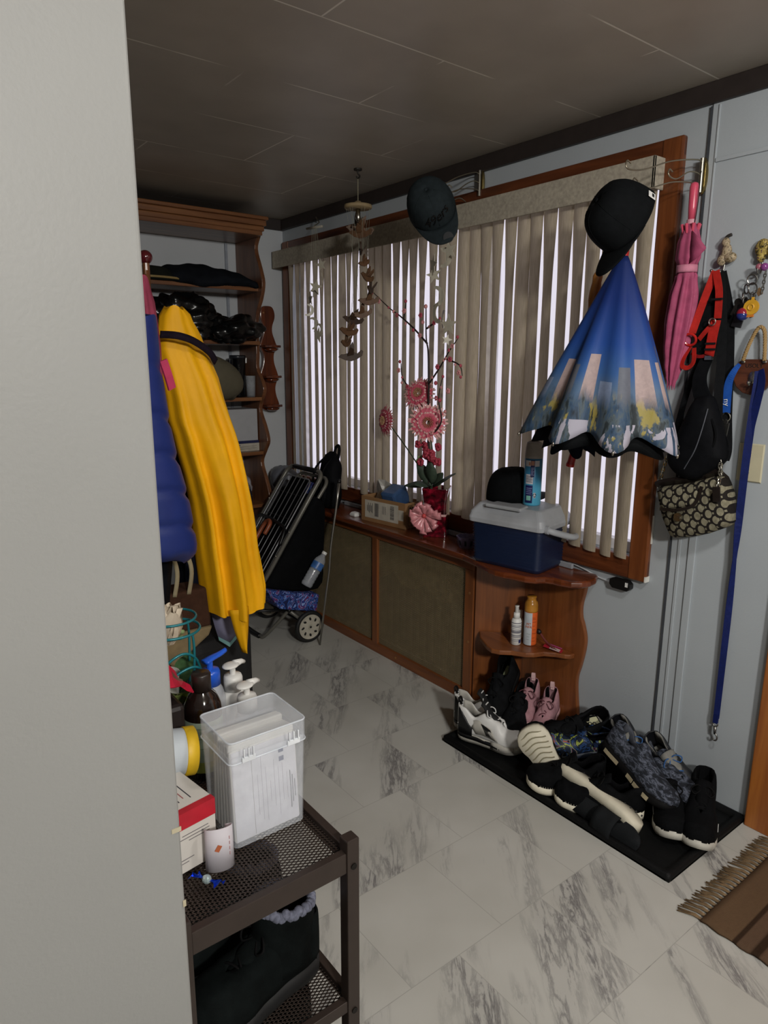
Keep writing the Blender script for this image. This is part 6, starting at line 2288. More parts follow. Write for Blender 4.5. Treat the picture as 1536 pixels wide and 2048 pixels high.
lv = [(1.602, .745, .798), (1.597, .735, .810), (1.585, .729, .818), (1.568, .727, .822), (1.529, .716, .845), (1.484, .710, .860), (1.40, .727, .894), (1.342, .735, .907), (1.284, .738, .924), (1.239, .751, .935), (1.194, .760, .946), (1.117, .779, .960), (1.038, .794, .974), (.958, .802, .986), (.877, .806, .994), (.794, .812, 1.006), (.727, .815, 1.016), (.672, .819, 1.010)]
gr = garment(lv, lambda f_: .03 + .055 * min(1, f_ * 2.5) + .02 * f_, 8, .28, seed=4, twist=1.6)
q = MB().grid(gr, wrap=True)
q.add(gr[0], [tuple(range(len(gr[0])))])
q.build('coat', M_YEL, yel, smooth=True)
q = MB()
rows = []
for j in range(9):
    f_ = j / 8
    z = .70 - .148 * f_
    w_ = .032 * (1 - f_ ** 1.5 * .75)
    rows.append([Vector((.888 + .012 * f_ + w_ * (-1 + i / 3), -.118 + .022 * abs(i - 3) / 3, z)) for i in range(7)])
q.grid(rows).build('pointed_tail', M_YEL, yel, smooth=True, solid=.002)
q = MB()
for x, s in ((.79, 1), (.90, -1)):
    pass
ribbon(q, [(.705, -.062, 1.525), (.745, -.088, 1.522), (.79, -.090, 1.508), (.84, -.074, 1.480), (.872, -.045, 1.452)], .020, (0, -1, .2), th=.004)
q.build('dark_strap', fabric('dark_plum_strap', '#1d1620', .8), yel, smooth=True)
# blue puffer jacket
pf = thing('puffer_jacket', 'quilted royal blue puffer jacket hanging between the pale wall and the yellow raincoat', 'jacket', (0, 1.75, 0))
M_PUF = M('royal_blue_nylon', '#162a6c', .5, 0, .08, 14, .1)
lv = [(1.56, .50, .622), (1.48, .47, .628), (1.382, .45, .640), (1.319, .44, .648), (1.23, .43, .664), (1.152, .43, .683), (1.072, .43, .694), (1.016, .43, .700), (.965, .44, .694)]
seams = [1.46, 1.34, 1.245, 1.15, 1.06]
rows = []
for j in range(71):
    z = 1.56 - .595 * j / 70
    xl, xr = lerp([(-l[0], l[1]) for l in lv], -z), lerp([(-l[0], l[2]) for l in lv], -z)
    row = []
    for i in range(48):
        a = 2 * pi * i / 48
        zz = z - .035 * max(0, cos(a)) * (1 if j > 10 else .3)
        dz = min(abs(z - s) for s in seams)
        puff = 1 - .07 * math.exp(-(dz / .010) ** 2)
        edge = 1 - .25 * max(0, (j - 66) / 4) ** 2
        row.append(Vector(((xl + xr) / 2 + (xr - xl) / 2 * cos(a) * puff * edge, .115 * sin(a) * puff * edge, zz + .006 * sin(a * 5))))
    rows.append(row)
q = MB().grid(rows, wrap=True)
q.add(rows[-1], [tuple(range(48))])
q.add(rows[0], [tuple(range(48))])
q.build('jacket', M_PUF, pf, smooth=True)
q = MB()
ribbon(q, [(.628, -.045, 1.455), (.640, -.040, 1.42), (.652, -.030, 1.385)], .022, (.3, -1, 0), th=.006)
q.build('pink_label', M('bright_pink_label', '#b8355c', .6), pf)
def simple_garment(name, label, cat, ycen, lv, depth, mat_, folds=6, amp=.2, seed=1, part_name='cloth', mats=None):
    t = thing(name, label, cat, (0, ycen, 0))
    g = garment(lv, lambda f_: depth, folds, amp, seed=seed)
    q = MB().grid(g, wrap=True)
    q.add(g[0], [tuple(range(len(g[0])))])
    q.add(g[-1], [tuple(range(len(g[-1])))])
    q.build(part_name, mat_, t, smooth=True)
    return t
NVY = fabric('dark_navy_wool', '#171a26', .9, .15, 30)
BLKC = fabric('black_trouser_cloth', '#0b0d12', .9, .2, 30)
simple_garment('coat', 'dark navy coat hanging behind the left edge of the yellow raincoat', 'coat', 2.10, [(1.50, .66, .80), (1.307, .68, .800), (1.20, .70, .815), (1.09, .72, .83), (.968, .76, .838), (.842, .79, .845), (.69, .785, .842)], .075, NVY, 6, .2, 2)
simple_garment('trousers', 'black trousers hanging below the blue puffer jacket', 'trousers', 1.80, [(1.10, .50, .655), (1.0, .50, .655), (.90, .50, .650), (.80, .50, .635), (.70, .50, .625)], .06, BLKC, 4, .15, 3)
simple_garment('scarf', 'rose pink scarf just showing at the wall edge above the blue puffer jacket', 'scarf', 1.86, [(1.66, .60, .655), (1.60, .60, .668), (1.50, .60, .676), (1.40, .60, .676)], .05, fabric('rose_scarf', '#8f3a50', .85, .2, 20), 5, .2, 5)
tt = thing('tote_bag', 'brown and tan tote bag with pale handles hanging behind the black trousers', 'bag', (0, 2.02, 0))
M_TAN = fabric('tan_canvas', '#7a6a4e', .9, .12, 40)
M_BRN = fabric('brown_canvas', '#3a2418', .9, .2, 40)
q = MB().rings([[Vector((x, y, z)) for x, y in ((.69, -.05), (.83, -.05), (.83, .05), (.69, .05))] for z in (.63, .76)])
q.build('body', M_BRN, tt, bevel=.008)
q = MB().prism([(.66, .56), (.70, .52), (.82, .60), (.835, .63), (.69, .63)], -.052, .05, 'XZ')
q.build('base', M_TAN, tt, bevel=.008)
for x in (.715, .760):
    q = MB()
    ribbon(q, [(x, -.052, .75), (x + .012, -.054, .83), (x - .01, -.050, .92), (x - .016, -.03, .99)], .013, (0, -1, 0), th=.003)
    q.build('handle', M('pale_handle', '#8f8468', .8), tt, smooth=True)
lg_ = thing('garment_bag', 'lavender garment with a teal hem hanging behind the tail of the yellow raincoat', 'garment', (0, 2.03, 0))
q = MB()
rows = [[Vector((.845, 0, .70)), Vector((.90, -.012, .70)), Vector((.955, 0, .70))], [Vector((.865, 0, .60)), Vector((.91, -.012, .57)), Vector((.950, 0, .590))], [Vector((.875, 0, .562)), Vector((.911, -.010, .535)), Vector((.948, 0, .560))]]
q.grid(rows).build('cloth', M('lavender_cloth', '#77768f', .7), lg_, smooth=True, solid=.003)
q = MB().grid([[p + Vector((0, -.001, 0)) for p in rows[2]], [Vector((.878, 0, .548)), Vector((.910, -.010, .520)), Vector((.948, 0, .545))]])
q.build('teal_hem', M('teal_hem', '#6f9c9c', .7), lg_, solid=.003)
# black suitcase on the floor under the coats
sc_ = thing('suitcase', 'black suitcase standing on the floor in the shadow under the coats', 'suitcase', (.865, 2.27, 0), (0, 0, 8))
q = MB().rings([rsec(.150, .20, .04, z, 5) if s == 1 else rsec(.150 * s, .20 * s, .04, z, 5) for z, s in ((.02, .94), (.04, 1), (.50, 1), (.53, .95), (.535, .90))])
q.build('shell', M('black_suitcase_cloth', '#09090b', .75, 0, .2, 40, .2), sc_, smooth=False, bevel=.004)
for x in (-.10, .10):
    for y in (-.16, .16):
        MB().cyl((x - .012, y, .018), (x + .012, y, .018), .018, 14).build('wheel', M_BLK, sc_)
q = MB().tube(catmull([(-.06, -.10, .535), (-.06, -.08, .56), (-.06, .08, .56), (-.06, .10, .535)], 5), .008, 8)
q.build('carry_handle', M('grey_handle', '#2b2b30', .5), sc_, smooth=True)
vn = thing('artificial_sprig', 'tiny green artificial sprig at the wall edge above the wire planter', 'sprig', (.56, 1.55, .80))
rv2 = random.Random(4)
MB().tube(catmull([(-.06, .0, -.19), (-.05, 0, -.08), (-.02, .0, 0), (.0, 0, .03)], 5), .003, 6).build('stem', M_STEM, vn)
for i in range(9):
    MB().ball((rv2.uniform(-.02, .016), rv2.uniform(-.01, .01), rv2.uniform(-.02, .03)), (.009, .006, .006), 7, 5).build('leaflet', M('light_green_sprig', '#8aa06a', .6), vn, smooth=True)
# ================================================================== SHELF UNIT ON THE FAR WALL
su = thing('shelf_unit', 'tall brown wooden shelf unit with a wavy side board on the far wall', 'shelf unit', (.27, FY, 0))
O2 = Vector((.27, FY, 0))
def r2(mb):
    mb.v = [p - O2 for p in mb.v]
    return mb
prof = [(0, 3.47), (.50, 3.47), (.62, 3.465), (.70, 3.455), (.80, 3.50), (.89, 3.545), (.96, 3.50), (1.02, 3.46), (1.10, 3.49), (1.20, 3.545), (1.29, 3.49), (1.34, 3.50), (1.42, 3.56), (1.50, 3.555), (1.60, 3.555), (1.71, 3.545), (1.79, 3.49), (1.87, 3.462), (1.95, 3.49), (2.05, 3.535), (2.11, 3.50), (2.16, 3.46)]
pts = catmull([(y, z, 0) for z, y in prof], 4)
poly = [(p.x, p.y) for p in pts] + [(FY - .004, 2.16), (FY - .004, 0)]
r2(MB().prism(poly, 1.842, 1.864, 'YZ')).build('side_board', W_SIDE, su, bevel=.003)
q = MB()
q.box2((.275, 3.44, 2.105), (1.842, FY - .02, 2.135))
r2(q).build('top_board', W_SHELF, su, bevel=.003)
q = MB()
for z0, z1, y in ((2.125, 2.150, 3.432), (2.150, 2.178, 3.420), (2.178, 2.196, 3.408)):
    q.box2((.275, y, z0), (1.845 + (3.44 - y) * .6, FY - .02, z1))
r2(q).build('cornice', W_SHELF, su, bevel=.004)
for z in (1.848, 1.566, 1.262, .958, .655):
    r2(MB().box2((.275, 3.505, z - .020), (1.842, FY - .005, z))).build('shelf', W_SHELF, su, bevel=.002)
r2(MB().box2((1.775, FY - .012, .66), (1.790, FY - .004, 2.1))).build('metal_upright', M('white_metal_upright', '#9298a2', .5), su)
# dark folded clothes on the upper shelf
def lump(mb, xs, y0, y1, z0, hfun, n=24, seed=0, droop=0, rough_=.01):
    rg = random.Random(seed)
    ph = [rg.uniform(0, 6) for _ in range(6)]
    rows = []
    for i in range(n + 1):
        f_ = i / n
        x = xs[0] + (xs[1] - xs[0]) * f_
        h, dr = hfun(f_), droop * (.6 + .4 * sin(6 * f_ + ph[0]))
        row = []
        for j in range(14):
            a = pi * 2 * j / 14
            yy = (y0 + y1) / 2 + (y1 - y0) / 2 * cos(a) * (1 + rough_ * 2 * sin(9 * f_ + ph[1] + j))
            zz = z0 + h * (.5 + .5 * sin(a)) + rough_ * sin(13 * f_ + 2.3 * j + ph[2]) + rough_ * .7 * sin(29 * f_ + 1.7 * j + ph[3])
            if cos(a) < -.4 and dr:
                zz -= dr * (-cos(a) - .4)
            row.append(Vector((x + rough_ * .8 * sin(17 * f_ + j * 1.3 + ph[4]), yy, zz)))
        rows.append(row)
    mb.rings(rows)
    return mb
o = lump(MB(), (1.36, 1.83), 3.475, 3.74, 1.838, lambda f_: .055 + .045 * sin(pi * min(1, f_ + .05)) ** .5 + .02 * (1 - f_), 30, 2, .07, .004)
o = o.build('folded_clothes', fabric('dark_slate_cloth', '#15181d', .9, .25, 20), smooth=True)
tag(o, 'flat pile of dark folded clothes on the uppermost shelf of the far shelf unit', 'clothes')
# hat at the left of that shelf
ht = thing('hat', 'dark flat hat with a tan brim edge at the left end of the uppermost shelf', 'hat', (1.28, 3.56, 1.872))
MB().lathe([(.16, -.022), (.165, -.016), (.13, .004), (.10, .03), (.06, .045), (.01, .05)], n=32, sy=.62).build('crown', fabric('dark_grey_felt', '#1f211d', .9, .2, 30), ht, smooth=True)
MB().torus((0, 0, -.012), .163, .006, 40, 6, sy=.62).build('brim_edge', M('tan_brim', '#8f7a4c', .7), ht, smooth=True)
# black garbage bags on the second shelf
M_GB = M('black_bin_liner', '#0a0b0d', .24, 0, .2, 30, .9, 22)
def crumple(mb, c, rad, seed, n=44, m_=26, k_=.16):
    rg = random.Random(seed)
    ds = [(Vector((rg.gauss(0, 1), rg.gauss(0, 1), rg.gauss(0, 1))).normalized(), rg.uniform(5, 26), rg.uniform(0, 6)) for _ in range(12)]
    rows = []
    for j in range(m_ + 1):
        th = -pi / 2 + pi * j / m_
        th = max(min(th, pi / 2 - .03), -pi / 2 + .03)
        row = []
        for i in range(n):
            d = Vector((cos(th) * cos(2 * pi * i / n), cos(th) * sin(2 * pi * i / n), sin(th)))
            s = 1.0
            for v_, fq, ph in ds:
                s += (k_ * .33 * abs(sin(fq * .5 * d.dot(v_) + ph)) - k_ * .20) * min(1, 9 / fq)
            row.append(Vector((c[0] + d.x * rad[0] * s, c[1] + d.y * rad[1] * s, c[2] + d.z * rad[2] * s)))
        rows.append(row)
    mb.rings(rows)
    return mb
gb = thing('garbage_bag', 'big crumpled shiny black plastic bag on the second shelf behind the yellow raincoat', 'plastic bag', (1.42, 3.58, 1.568))
q = crumple(MB(), (0, -.03, .090), (.19, .150, .130), 3, 70, 44, .34)
q.v = [p if p.z > .002 or p.y < -.1 else Vector((p.x, p.y, .002)) for p in q.v]
q.build('bag', M_GB, gb, smooth=True)
q = MB()
rows = []
rg_ = random.Random(6)
for i in range(7):
    rows.append([Vector((-.02 + .02 * i + rg_.uniform(-.006, .006), -.06 + .012 * j, .18 + .012 * j * (1 if i % 2 else .4) + .012 * i * .3)) for j in range(5)])
q.grid(rows).build('knotted_end', M_GB, gb, solid=.002)
gb2 = thing('garbage_bag', 'smaller crumpled black plastic bag on the second shelf next to the wavy side board', 'plastic bag', (1.69, 3.58, 1.568))
q = crumple(MB(), (-.02, -.04, .055), (.165, .14, .072), 8, 70, 44, .40)
q.v = [p if p.z > .002 or p.y < -.09 else Vector((p.x, p.y, .002)) for p in q.v]
q.build('bag', M_GB, gb2, smooth=True)
# tan hat shape on the third shelf
hh = thing('sun_hat', 'rounded tan felt hat lying on its side on the third shelf beside the black tumbler', 'hat', (1.53, 3.47, 1.375))
MB().ball((0, 0, 0), (.185, .10, .112), 32, 18, rotm(0, 18, 0)).build('crown', fabric('tan_grey_felt', '#5f5a4b', .95, .08, 20), hh, smooth=True)
MB().torus((-.02, .02, -.06), .15, .018, 36, 8, rot=rotm(-14, 18, 0), sy=.6).build('brim', fabric('tan_grey_felt', '#5f5a4b', .95, .08, 20), hh, smooth=True)
tu = thing('tumbler', 'tall black glossy tumbler on the third shelf near the wavy side board', 'tumbler', (1.752, 3.61, 1.2625))
MB().lathe([(.036, 0), (.038, .004), (.044, .215), (.045, .226), (.040, .228)], n=28).build('cup', M('black_glossy_plastic', '#0b0c0f', .12, 0, .2, 60, .35, 30), tu, smooth=True)
MB().lathe([(.046, .210), (.046, .222), (.043, .226)], n=28).build('rim', M('dark_rim', '#26292f', .3), tu, smooth=True)
MB().box2((.036, -.012, .185), (.052, .004, .215)).build('spout', M_WHT, tu, bevel=.003)
gc = thing('glass', 'clear drinking glass on the third shelf right of the black tumbler', 'glass', (1.815, 3.585, 1.2625))
MB().rings([[Vector((r_ * cos(2 * pi * i / 24), r_ * sin(2 * pi * i / 24), z)) for i in range(24)] for r_, z in ((.024, 0), (.028, .115), (.026, .115), (.022, .006))]).build('tumbler', clear('smoky_glass', (.55, .58, .62), .05, .35), gc, smooth=True)
bl = thing('bottle', 'small white bottle with a navy cap behind the tan hat on the third shelf', 'bottle', (1.665, 3.68, 1.2625))
MB().lathe([(.028, 0), (.030, .004), (.030, .14), (.014, .165)], n=20).build('body', M_WHT, bl, smooth=True)
MB().cyl((0, 0, .160), (0, 0, .195), .015, 16).build('cap', M_LN, bl)
wp = thing('storage_carton', 'plain white carton with a dark blue base on the fourth shelf', 'box', (1.745, 3.63, 1.005))
MB().box2((-.09, -.07, .012), (.092, .10, .190)).build('carton', M('white_card', '#a4a6aa', .6, 0, .04), wp, bevel=.002)
MB().box2((-.10, -.075, -.002), (.094, .10, .0118)).build('blue_base', M('dark_blue_card', '#151d4a', .5), wp)
bk2 = thing('booklet', 'pale booklet with printed lines standing under the white carton on the fourth shelf', 'booklet', (1.752, 3.628, .9585))
MB().box2((-.075, -.075, 0), (.088, .09, .044)).build('pages', M('booklet_paper', '#b3ada0', .7), bk2, bevel=.001)
MB().box2((-.055, -.0757, .034), (-.030, -.075, .038)).build('heading', M_LD, bk2)
for i in range(4):
    MB().box2((-.055, -.0757, .028 - i * .006), (.070 - .012 * (i % 2), -.075, .0295 - i * .006)).build('text_line', M('booklet_text', '#6d675c', .7), bk2)
pb2 = thing('plastic_bag', 'crumpled pale plastic bag on the bottom shelf of the far shelf unit', 'plastic bag', (1.70, 3.60, .656))
crumple(MB(), (0, -.03, .10), (.075, .09, .098), 15, 30, 18, .22).build('bag', M('pale_grey_film', '#a9a6ad', .3, 0, .12, 20, .5, 20), pb2, smooth=True)
pb3 = thing('plastic_bag', 'greyish plastic bag at the far end of the ledge behind the shopping cart', 'plastic bag', (2.02, 3.60, LZ + .001))
crumple(MB(), (0, 0, .088), (.075, .10, .084), 17, 30, 18, .16).build('bag', M('grey_film', '#6c6f78', .35, 0, .12, 20, .5, 20), pb3, smooth=True)
sb = thing('shoulder_bag', 'dark patterned shoulder bag with a wide black strap hanging in front of the shelves', 'bag', (1.56, 3.33, .76))
q = MB()
ribbon(q, [(1.470 - 1.56, -.005, 1.29 - .76), (1.495 - 1.56, -.01, 1.20 - .76), (1.535 - 1.56, -.012, 1.03 - .76), (1.575 - 1.56, -.01, .90 - .76)], .050, (0, -1, 0), th=.003)
q.build('strap', fabric('black_wide_strap', '#0f1016', .85), sb, smooth=True)
MB().torus((.018, -.012, .115), .018, .003, 20, 6, rot=rotm(90, 0, 0)).build('strap_ring', M_CHROME, sb, smooth=True)
crumple(MB(), (.02, 0, -.03), (.085, .06, .14), 21, 28, 18, .1).build('body', pattern('black_white_blue_print', ['#0d0f16', '#1f2f62', '#0c0d12', '#a3a6b0', '#14161f'], 14, .6, 3, 1.0, [.0, .42, .48, .60, .63]), sb, smooth=True)

# small wavy three-tier wall shelf
ws_ = thing('wall_shelf', 'small glossy brown three-tier wall shelf with wavy outline between shelf unit and window', 'wall shelf', (2.012, FY - .03, 1.2))
W_GLO = wood('glossy_mahogany', '#3c140a', '#82401f', .15, 'Z', 1.0, .7)
half = [(0.0, .575), (.030, .570), (.046, .540), (.046, .505), (.030, .46), (.030, .42), (.050, .365), (.055, .345), (.036, .30), (.036, .25), (.056, .19), (.060, .165), (.040, .11), (.044, .06), (.062, .01), (.06, -.01), (.03, -.03), (0, -.035)]
ch_ = catmull([(a, b, 0) for a, b in half], 4)
polyw = [(p.x, p.y) for p in ch_] + [(-p.x, p.y) for p in reversed(ch_[1:-1])]
MB().prism(polyw, -.014, .012, 'XZ').build('back_board', W_GLO, ws_, bevel=.004)
for z in (.345, .170, .0):
    q = MB()
    q.prism([(-.060, .0), (-.052, -.055), (-.02, -.075), (.02, -.075), (.052, -.055), (.060, .0)], z - .008, z + .006)
    q.xform(Matrix.Translation((0, -.014, 0)))
    q.build('tier', W_GLO, ws_, bevel=.003)
    MB().ball((0, -.045, z - .018), (.040, .03, .014), 16, 8).build('tier_bracket', W_GLO, ws_, smooth=True)
MB().cyl((-.028, -.014, .535), (-.028, -.018, .535), .005, 12).build('screw', M('brass_screw', '#b98a5a', .4, .7), ws_)

# ================================================================== SHOPPING CART
A_ = Vector((-.571, 0, -.821))
N_ = Vector((-.821, 0, .571))
U_ = Vector((0, -1, 0))
O3 = Vector((1.928, 3.19, .888))
ct = thing('shopping_cart', 'black and grey folding shopping cart leaning back against the wooden ledge', 'shopping cart', O3)
def C3(u, v, h):
    return U_ * u + A_ * v + N_ * h
M_TUBE = M('grey_cart_tube', '#716f68', .4, .3, .08)
M_TBLK = M('black_cart_tube', '#141416', .4, .2, .1)
M_CW = M('cart_wire', '#86878a', .35, .5, .1)
def rect(u0, u1, v0, v1, h, r=.045, n=6):
    P = []
    for cu, cv, a0 in ((u1 - r, v0 + r, -90), (u1 - r, v1 - r, 0), (u0 + r, v1 - r, 90), (u0 + r, v0 + r, 180)):
        for i in range(n):
            a = radians(a0 + 90 * i / (n - 1))
            P.append(C3(cu + r * cos(a), cv + r * sin(a), h))
    return P
# outer frame: U of flattened tube
fpts = [C3(-.175, .93, 0), C3(-.175, .05, 0)] + [C3(-.175 + .05 - .05 * cos(radians(a)), .05 - .05 * sin(radians(a)), 0) for a in range(15, 91, 15)] + [C3(.175 - .05 + .05 * sin(radians(a)), .05 - .05 * cos(radians(a)), 0) for a in range(0, 91, 15)] + [C3(.175, .93, 0)]
MB().tube(fpts, .012, 8).build('outer_frame', M_TUBE, ct, smooth=True)
MB().tube([C3(-.12, .0, .001), C3(.12, .0, .001)], .0135, 10).build('black_grip', M_TBLK, ct, smooth=True)
f2 = [C3(-.150, .93, -.05)] + [C3(-.150, .07, -.05)] + [C3(-.150 + .05 - .05 * cos(radians(a)), .06 - .05 * sin(radians(a)), -.05) for a in range(15, 91, 15)] + [C3(.155 - .05 + .05 * sin(radians(a)), .06 - .05 * cos(radians(a)), -.05) for a in range(0, 91, 15)] + [C3(.155, .50, -.03)]
f2 = [p + Vector((.0, -.02, 0)) for p in f2]
MB().tube(f2, .010, 8).build('inner_frame', M_TUBE, ct, smooth=True)
MB().tube(rect(-.145, .135, .06, .90, .012), .004, 6, closed=True).build('basket_rim', M_CW, ct, smooth=True)
for i in range(6):
    u = -.120 + .230 * i / 5
    MB().tube([C3(u, .06, .012), C3(u, .90, .012)], .0024, 6).build('basket_wire', M_CW, ct, smooth=True)
for i in range(6):
    v = .16 + .68 * i / 5
    MB().tube([C3(-.145, v, .010), C3(.135, v, .010)], .0022, 6).build('cross_wire', M_TBLK, ct, smooth=True)
for s in (-1, 1):
    for k_ in range(4):
        u = s * (.150 + .004 * k_)
        MB().tube([C3(u, .10 + .05 * k_, .0 - .012 * k_), C3(u - s * .006 * k_, .86, -.012 * k_)], .0022, 6).build('side_wire', M_CW, ct, smooth=True)
hp = [C3(-.175, .335, .016), C3(-.150, .325, .022), C3(-.05, .325, .024), C3(.05, .335, .024), C3(.125, .345, .024), C3(.152, .375, .022), C3(.160, .44, .014)]
MB().tube(catmull(hp, 5), .008, 8).build('cross_handle', M_TBLK, ct, smooth=True)
for u, v in ((.176, .36), (.176, .50), (-.176, .22), (.0, .045)):
    MB().ball(C3(u, v, .012), (.005, .005, .005), 10, 6).build('rivet', M_CHROME, ct, smooth=True)
# wheels, axle, foot
AX = Vector((1.742, 0, .085))
def wheel(x, y, z, R_):
    c = Vector((x, y, z)) - O3
    Rw = rotm(90, 0, 0)
    MB().torus(c, R_ - .011, .0125, 40, 10, rot=Rw).build('tyre', M('black_tyre', '#101011', .6), ct, smooth=True)
    q = MB()
    q.lathe([(.0, -.010), (.012, -.013), (.014, -.009), (R_ * .60, -.006), (R_ * .78, -.010), (R_ * .78, .010), (.01, .010)], c, 36, Rw @ rotm(180, 0, 0))
    hub = q.build('hub', M('cream_hub', '#b5b0a2', .5), ct, smooth=False)
    for i in range(8):
        a = 2 * pi * i / 8
        d = Vector((cos(a), 0, sin(a)))
        q = MB()
        e = Vector((-sin(a + .3), 0, cos(a + .3)))
        pm = c + d * R_ * .52 + Vector((0, -.0095, 0))
        q.ball(pm, (R_ * .13, .0018, R_ * .065), 10, 6, Matrix((d * cos(.5) + e * sin(.5), Vector((0, 1, 0)), e * cos(.5) - d * sin(.5))).transposed())
        q.build('hub_opening', M_BLK, hub, smooth=True)
wheel(1.788, 2.955, .086, .086)
wheel(1.788, 3.40, .086, .086)
def rp3(p):
    return Vector(p) - O3
MB().tube([rp3((1.788, 2.94, .086)), rp3((1.788, 3.41, .086))], .006, 8).build('axle', M_TBLK, ct, smooth=True)
MB().tube(catmull([rp3((1.690, 3.00, .185)), rp3((1.650, 3.06, .10)), rp3((1.608, 3.125, .020)), rp3((1.604, 3.17, .012)), rp3((1.612, 3.36, .012)), rp3((1.64, 3.385, .05)), rp3((1.69, 3.39, .19))], 6), .0095, 8).build('foot_frame', M_TUBE, ct, smooth=True)
MB().tube(catmull([rp3((1.600, 3.16, .010)), rp3((1.595, 3.25, .010)), rp3((1.605, 3.36, .012))], 5), .014, 8).build('foot_pad', M_TBLK, ct, smooth=True)
for y in (3.0, 3.39):
    MB().tube([rp3((1.685, y, .190)), rp3((1.788, y - .02, .090))], .009, 8).build('wheel_strut', M_TUBE, ct, smooth=True)
    MB().ball(rp3((1.688, y - .01, .188)), (.013, .013, .013), 10, 6).build('joint', M_TBLK, ct, smooth=True)
    MB().tube([rp3((1.688, y, .188)), C3(.175 if y < 3.2 else -.175, .80, -.02)], .008, 8).build('brace', M_TBLK, ct, smooth=True)
# black trolley bag hanging in the frame with a patterned base
q = MB()
pg = [(1.865, .770), (1.918, .72), (1.915, .58), (1.905, .45), (1.868, .27), (1.56, .335), (1.60, .40)]
rings = []
for y, s in ((2.985, .93), (2.995, 1), (3.15, 1.03), (3.34, 1), (3.36, .9)):
    cxx, czz = 1.80, .50
    base = catmull([(a, b, 0) for a, b in pg + pg[:1]], 4)[:-1]
    rings.append([rp3((cxx + (p.x - cxx) * s, y, czz + (p.y - czz) * s)) for p in base])
q.rings(rings)
q.build('black_liner', fabric('black_liner_cloth', '#0d0e10', .9, .2, 20), ct, smooth=True)
PAIS = pattern('blue_paisley', ['#1b2450', '#3b5fae', '#20285c', '#6f8fd0', '#7a2c4a', '#2b3b86', '#8fa8dc'], 15, .7, 3, 2.2, [.0, .40, .46, .52, .56, .60, .68])
q = MB()
q.rings([[rp3(p) for p in ((1.545, y, .335), (1.862, y, .245), (1.842, y, .150), (1.62, y, .215))] for y in (2.965, 3.36)])
q.build('paisley_base', PAIS, ct, bevel=.01)
q = MB()
q.rings([[C3(u, v, h) for u, v, h in ((.13, .06, -.02), (.06, .06, -.02), (.06, .06, -.035), (.13, .06, -.035))], [C3(u, v, h) for u, v, h in ((.125, .42, -.02), (.07, .42, -.02), (.07, .42, -.035), (.125, .42, -.035))]])
q.build('paisley_strip', PAIS, ct)
MB().rings([[C3(u, v, -.025) for u, v in ((-.14, .05), (.06, .05), (.06, .9), (-.14, .9))], [C3(u, v, -.045) for u, v in ((-.14, .05), (.06, .05), (.06, .9), (-.14, .9))]]).build('dark_lining', fabric('black_liner_cloth', '#0d0e10', .9, .2, 20), ct)
# water bottle in the side
wbt = thing('water_bottle', 'clear plastic water bottle with a blue label stuck at the side of the shopping cart', 'water bottle', (1.752, 2.925, .325), M3=axes((.60, 0, .80), (0, -1, 0)))
rg_ = [(.0, 0), (.026, .002), (.030, .010)]
for i in range(5):
    rg_ += [(.031, .018 + i * .018), (.0285, .027 + i * .018)]
rg_ += [(.031, .112), (.031, .140), (.028, .155), (.014, .178), (.012, .182), (.012, .190)]
MB().lathe([(max(r_, .002), z) for r_, z in rg_], n=24).build('bottle', clear('clear_pet', (.75, .80, .88), .04, .25), wbt, smooth=True)
MB().lathe([(.0315, .100), (.0318, .102), (.0318, .136), (.0315, .138)], n=24, cap=False).build('label', M('blue_water_label', '#3f6aa8', .35, 0, .3, 40), wbt, smooth=True)
MB().cyl((0, 0, .188), (0, 0, .202), .0135, 16).build('cap', M_WHT, wbt)
# silver pole
sp2 = thing('walking_cane', 'slim silver cane standing between the shopping cart and the ledge', 'cane', (1.872, 2.885, 0))
MB().tube([(-.065, .0, .0), (.0, 0, .40), (.012, 0, .53), (.05, -.005, .76), (.062, -.005, .85)], .0065, 10, rs=[.005, .0055, .006, .007, .0085]).build('shaft', M('brushed_aluminium', '#a6a49e', .3, .9, .05), sp2, smooth=True)
MB().ball((.063, -.005, .86), (.012, .012, .012), 10, 6).build('knob', M_TBLK, sp2, smooth=True)
# items seen through the cart wires
uc = thing('umbrella', 'short folded orange and purple striped umbrella inside the shopping cart', 'umbrella', O3)
MB().tube([C3(-.10, .33, .045), C3(-.095, .36, .05), C3(-.075, .335, .05)] + [C3(-.06, .40, .045)] + [C3(.0, .83, .045)], .012, 8) if False else None
q = MB().tube(catmull([C3(.010, .42, .036), C3(.012, .36, .038), C3(-.02, .345, .038), C3(-.045, .385, .036), C3(-.05, .56, .034)], 5), .012, 8)
q.build('hook_handle', M('orange_striped_handle', '#8f4a2c', .4, 0, .3, 18), uc, smooth=True)
q = MB().tube([C3(-.05, .55, .036), C3(-.055, .68, .040), C3(-.06, .86, .036)], .02, 10, rs=[.014, .026, .016])
q.build('folded_cloth', pattern('orange_red_purple', ['#7a1f16', '#a5402a', '#3a2150', '#b56a40'], 22, .7, 2, .5), uc, smooth=True)

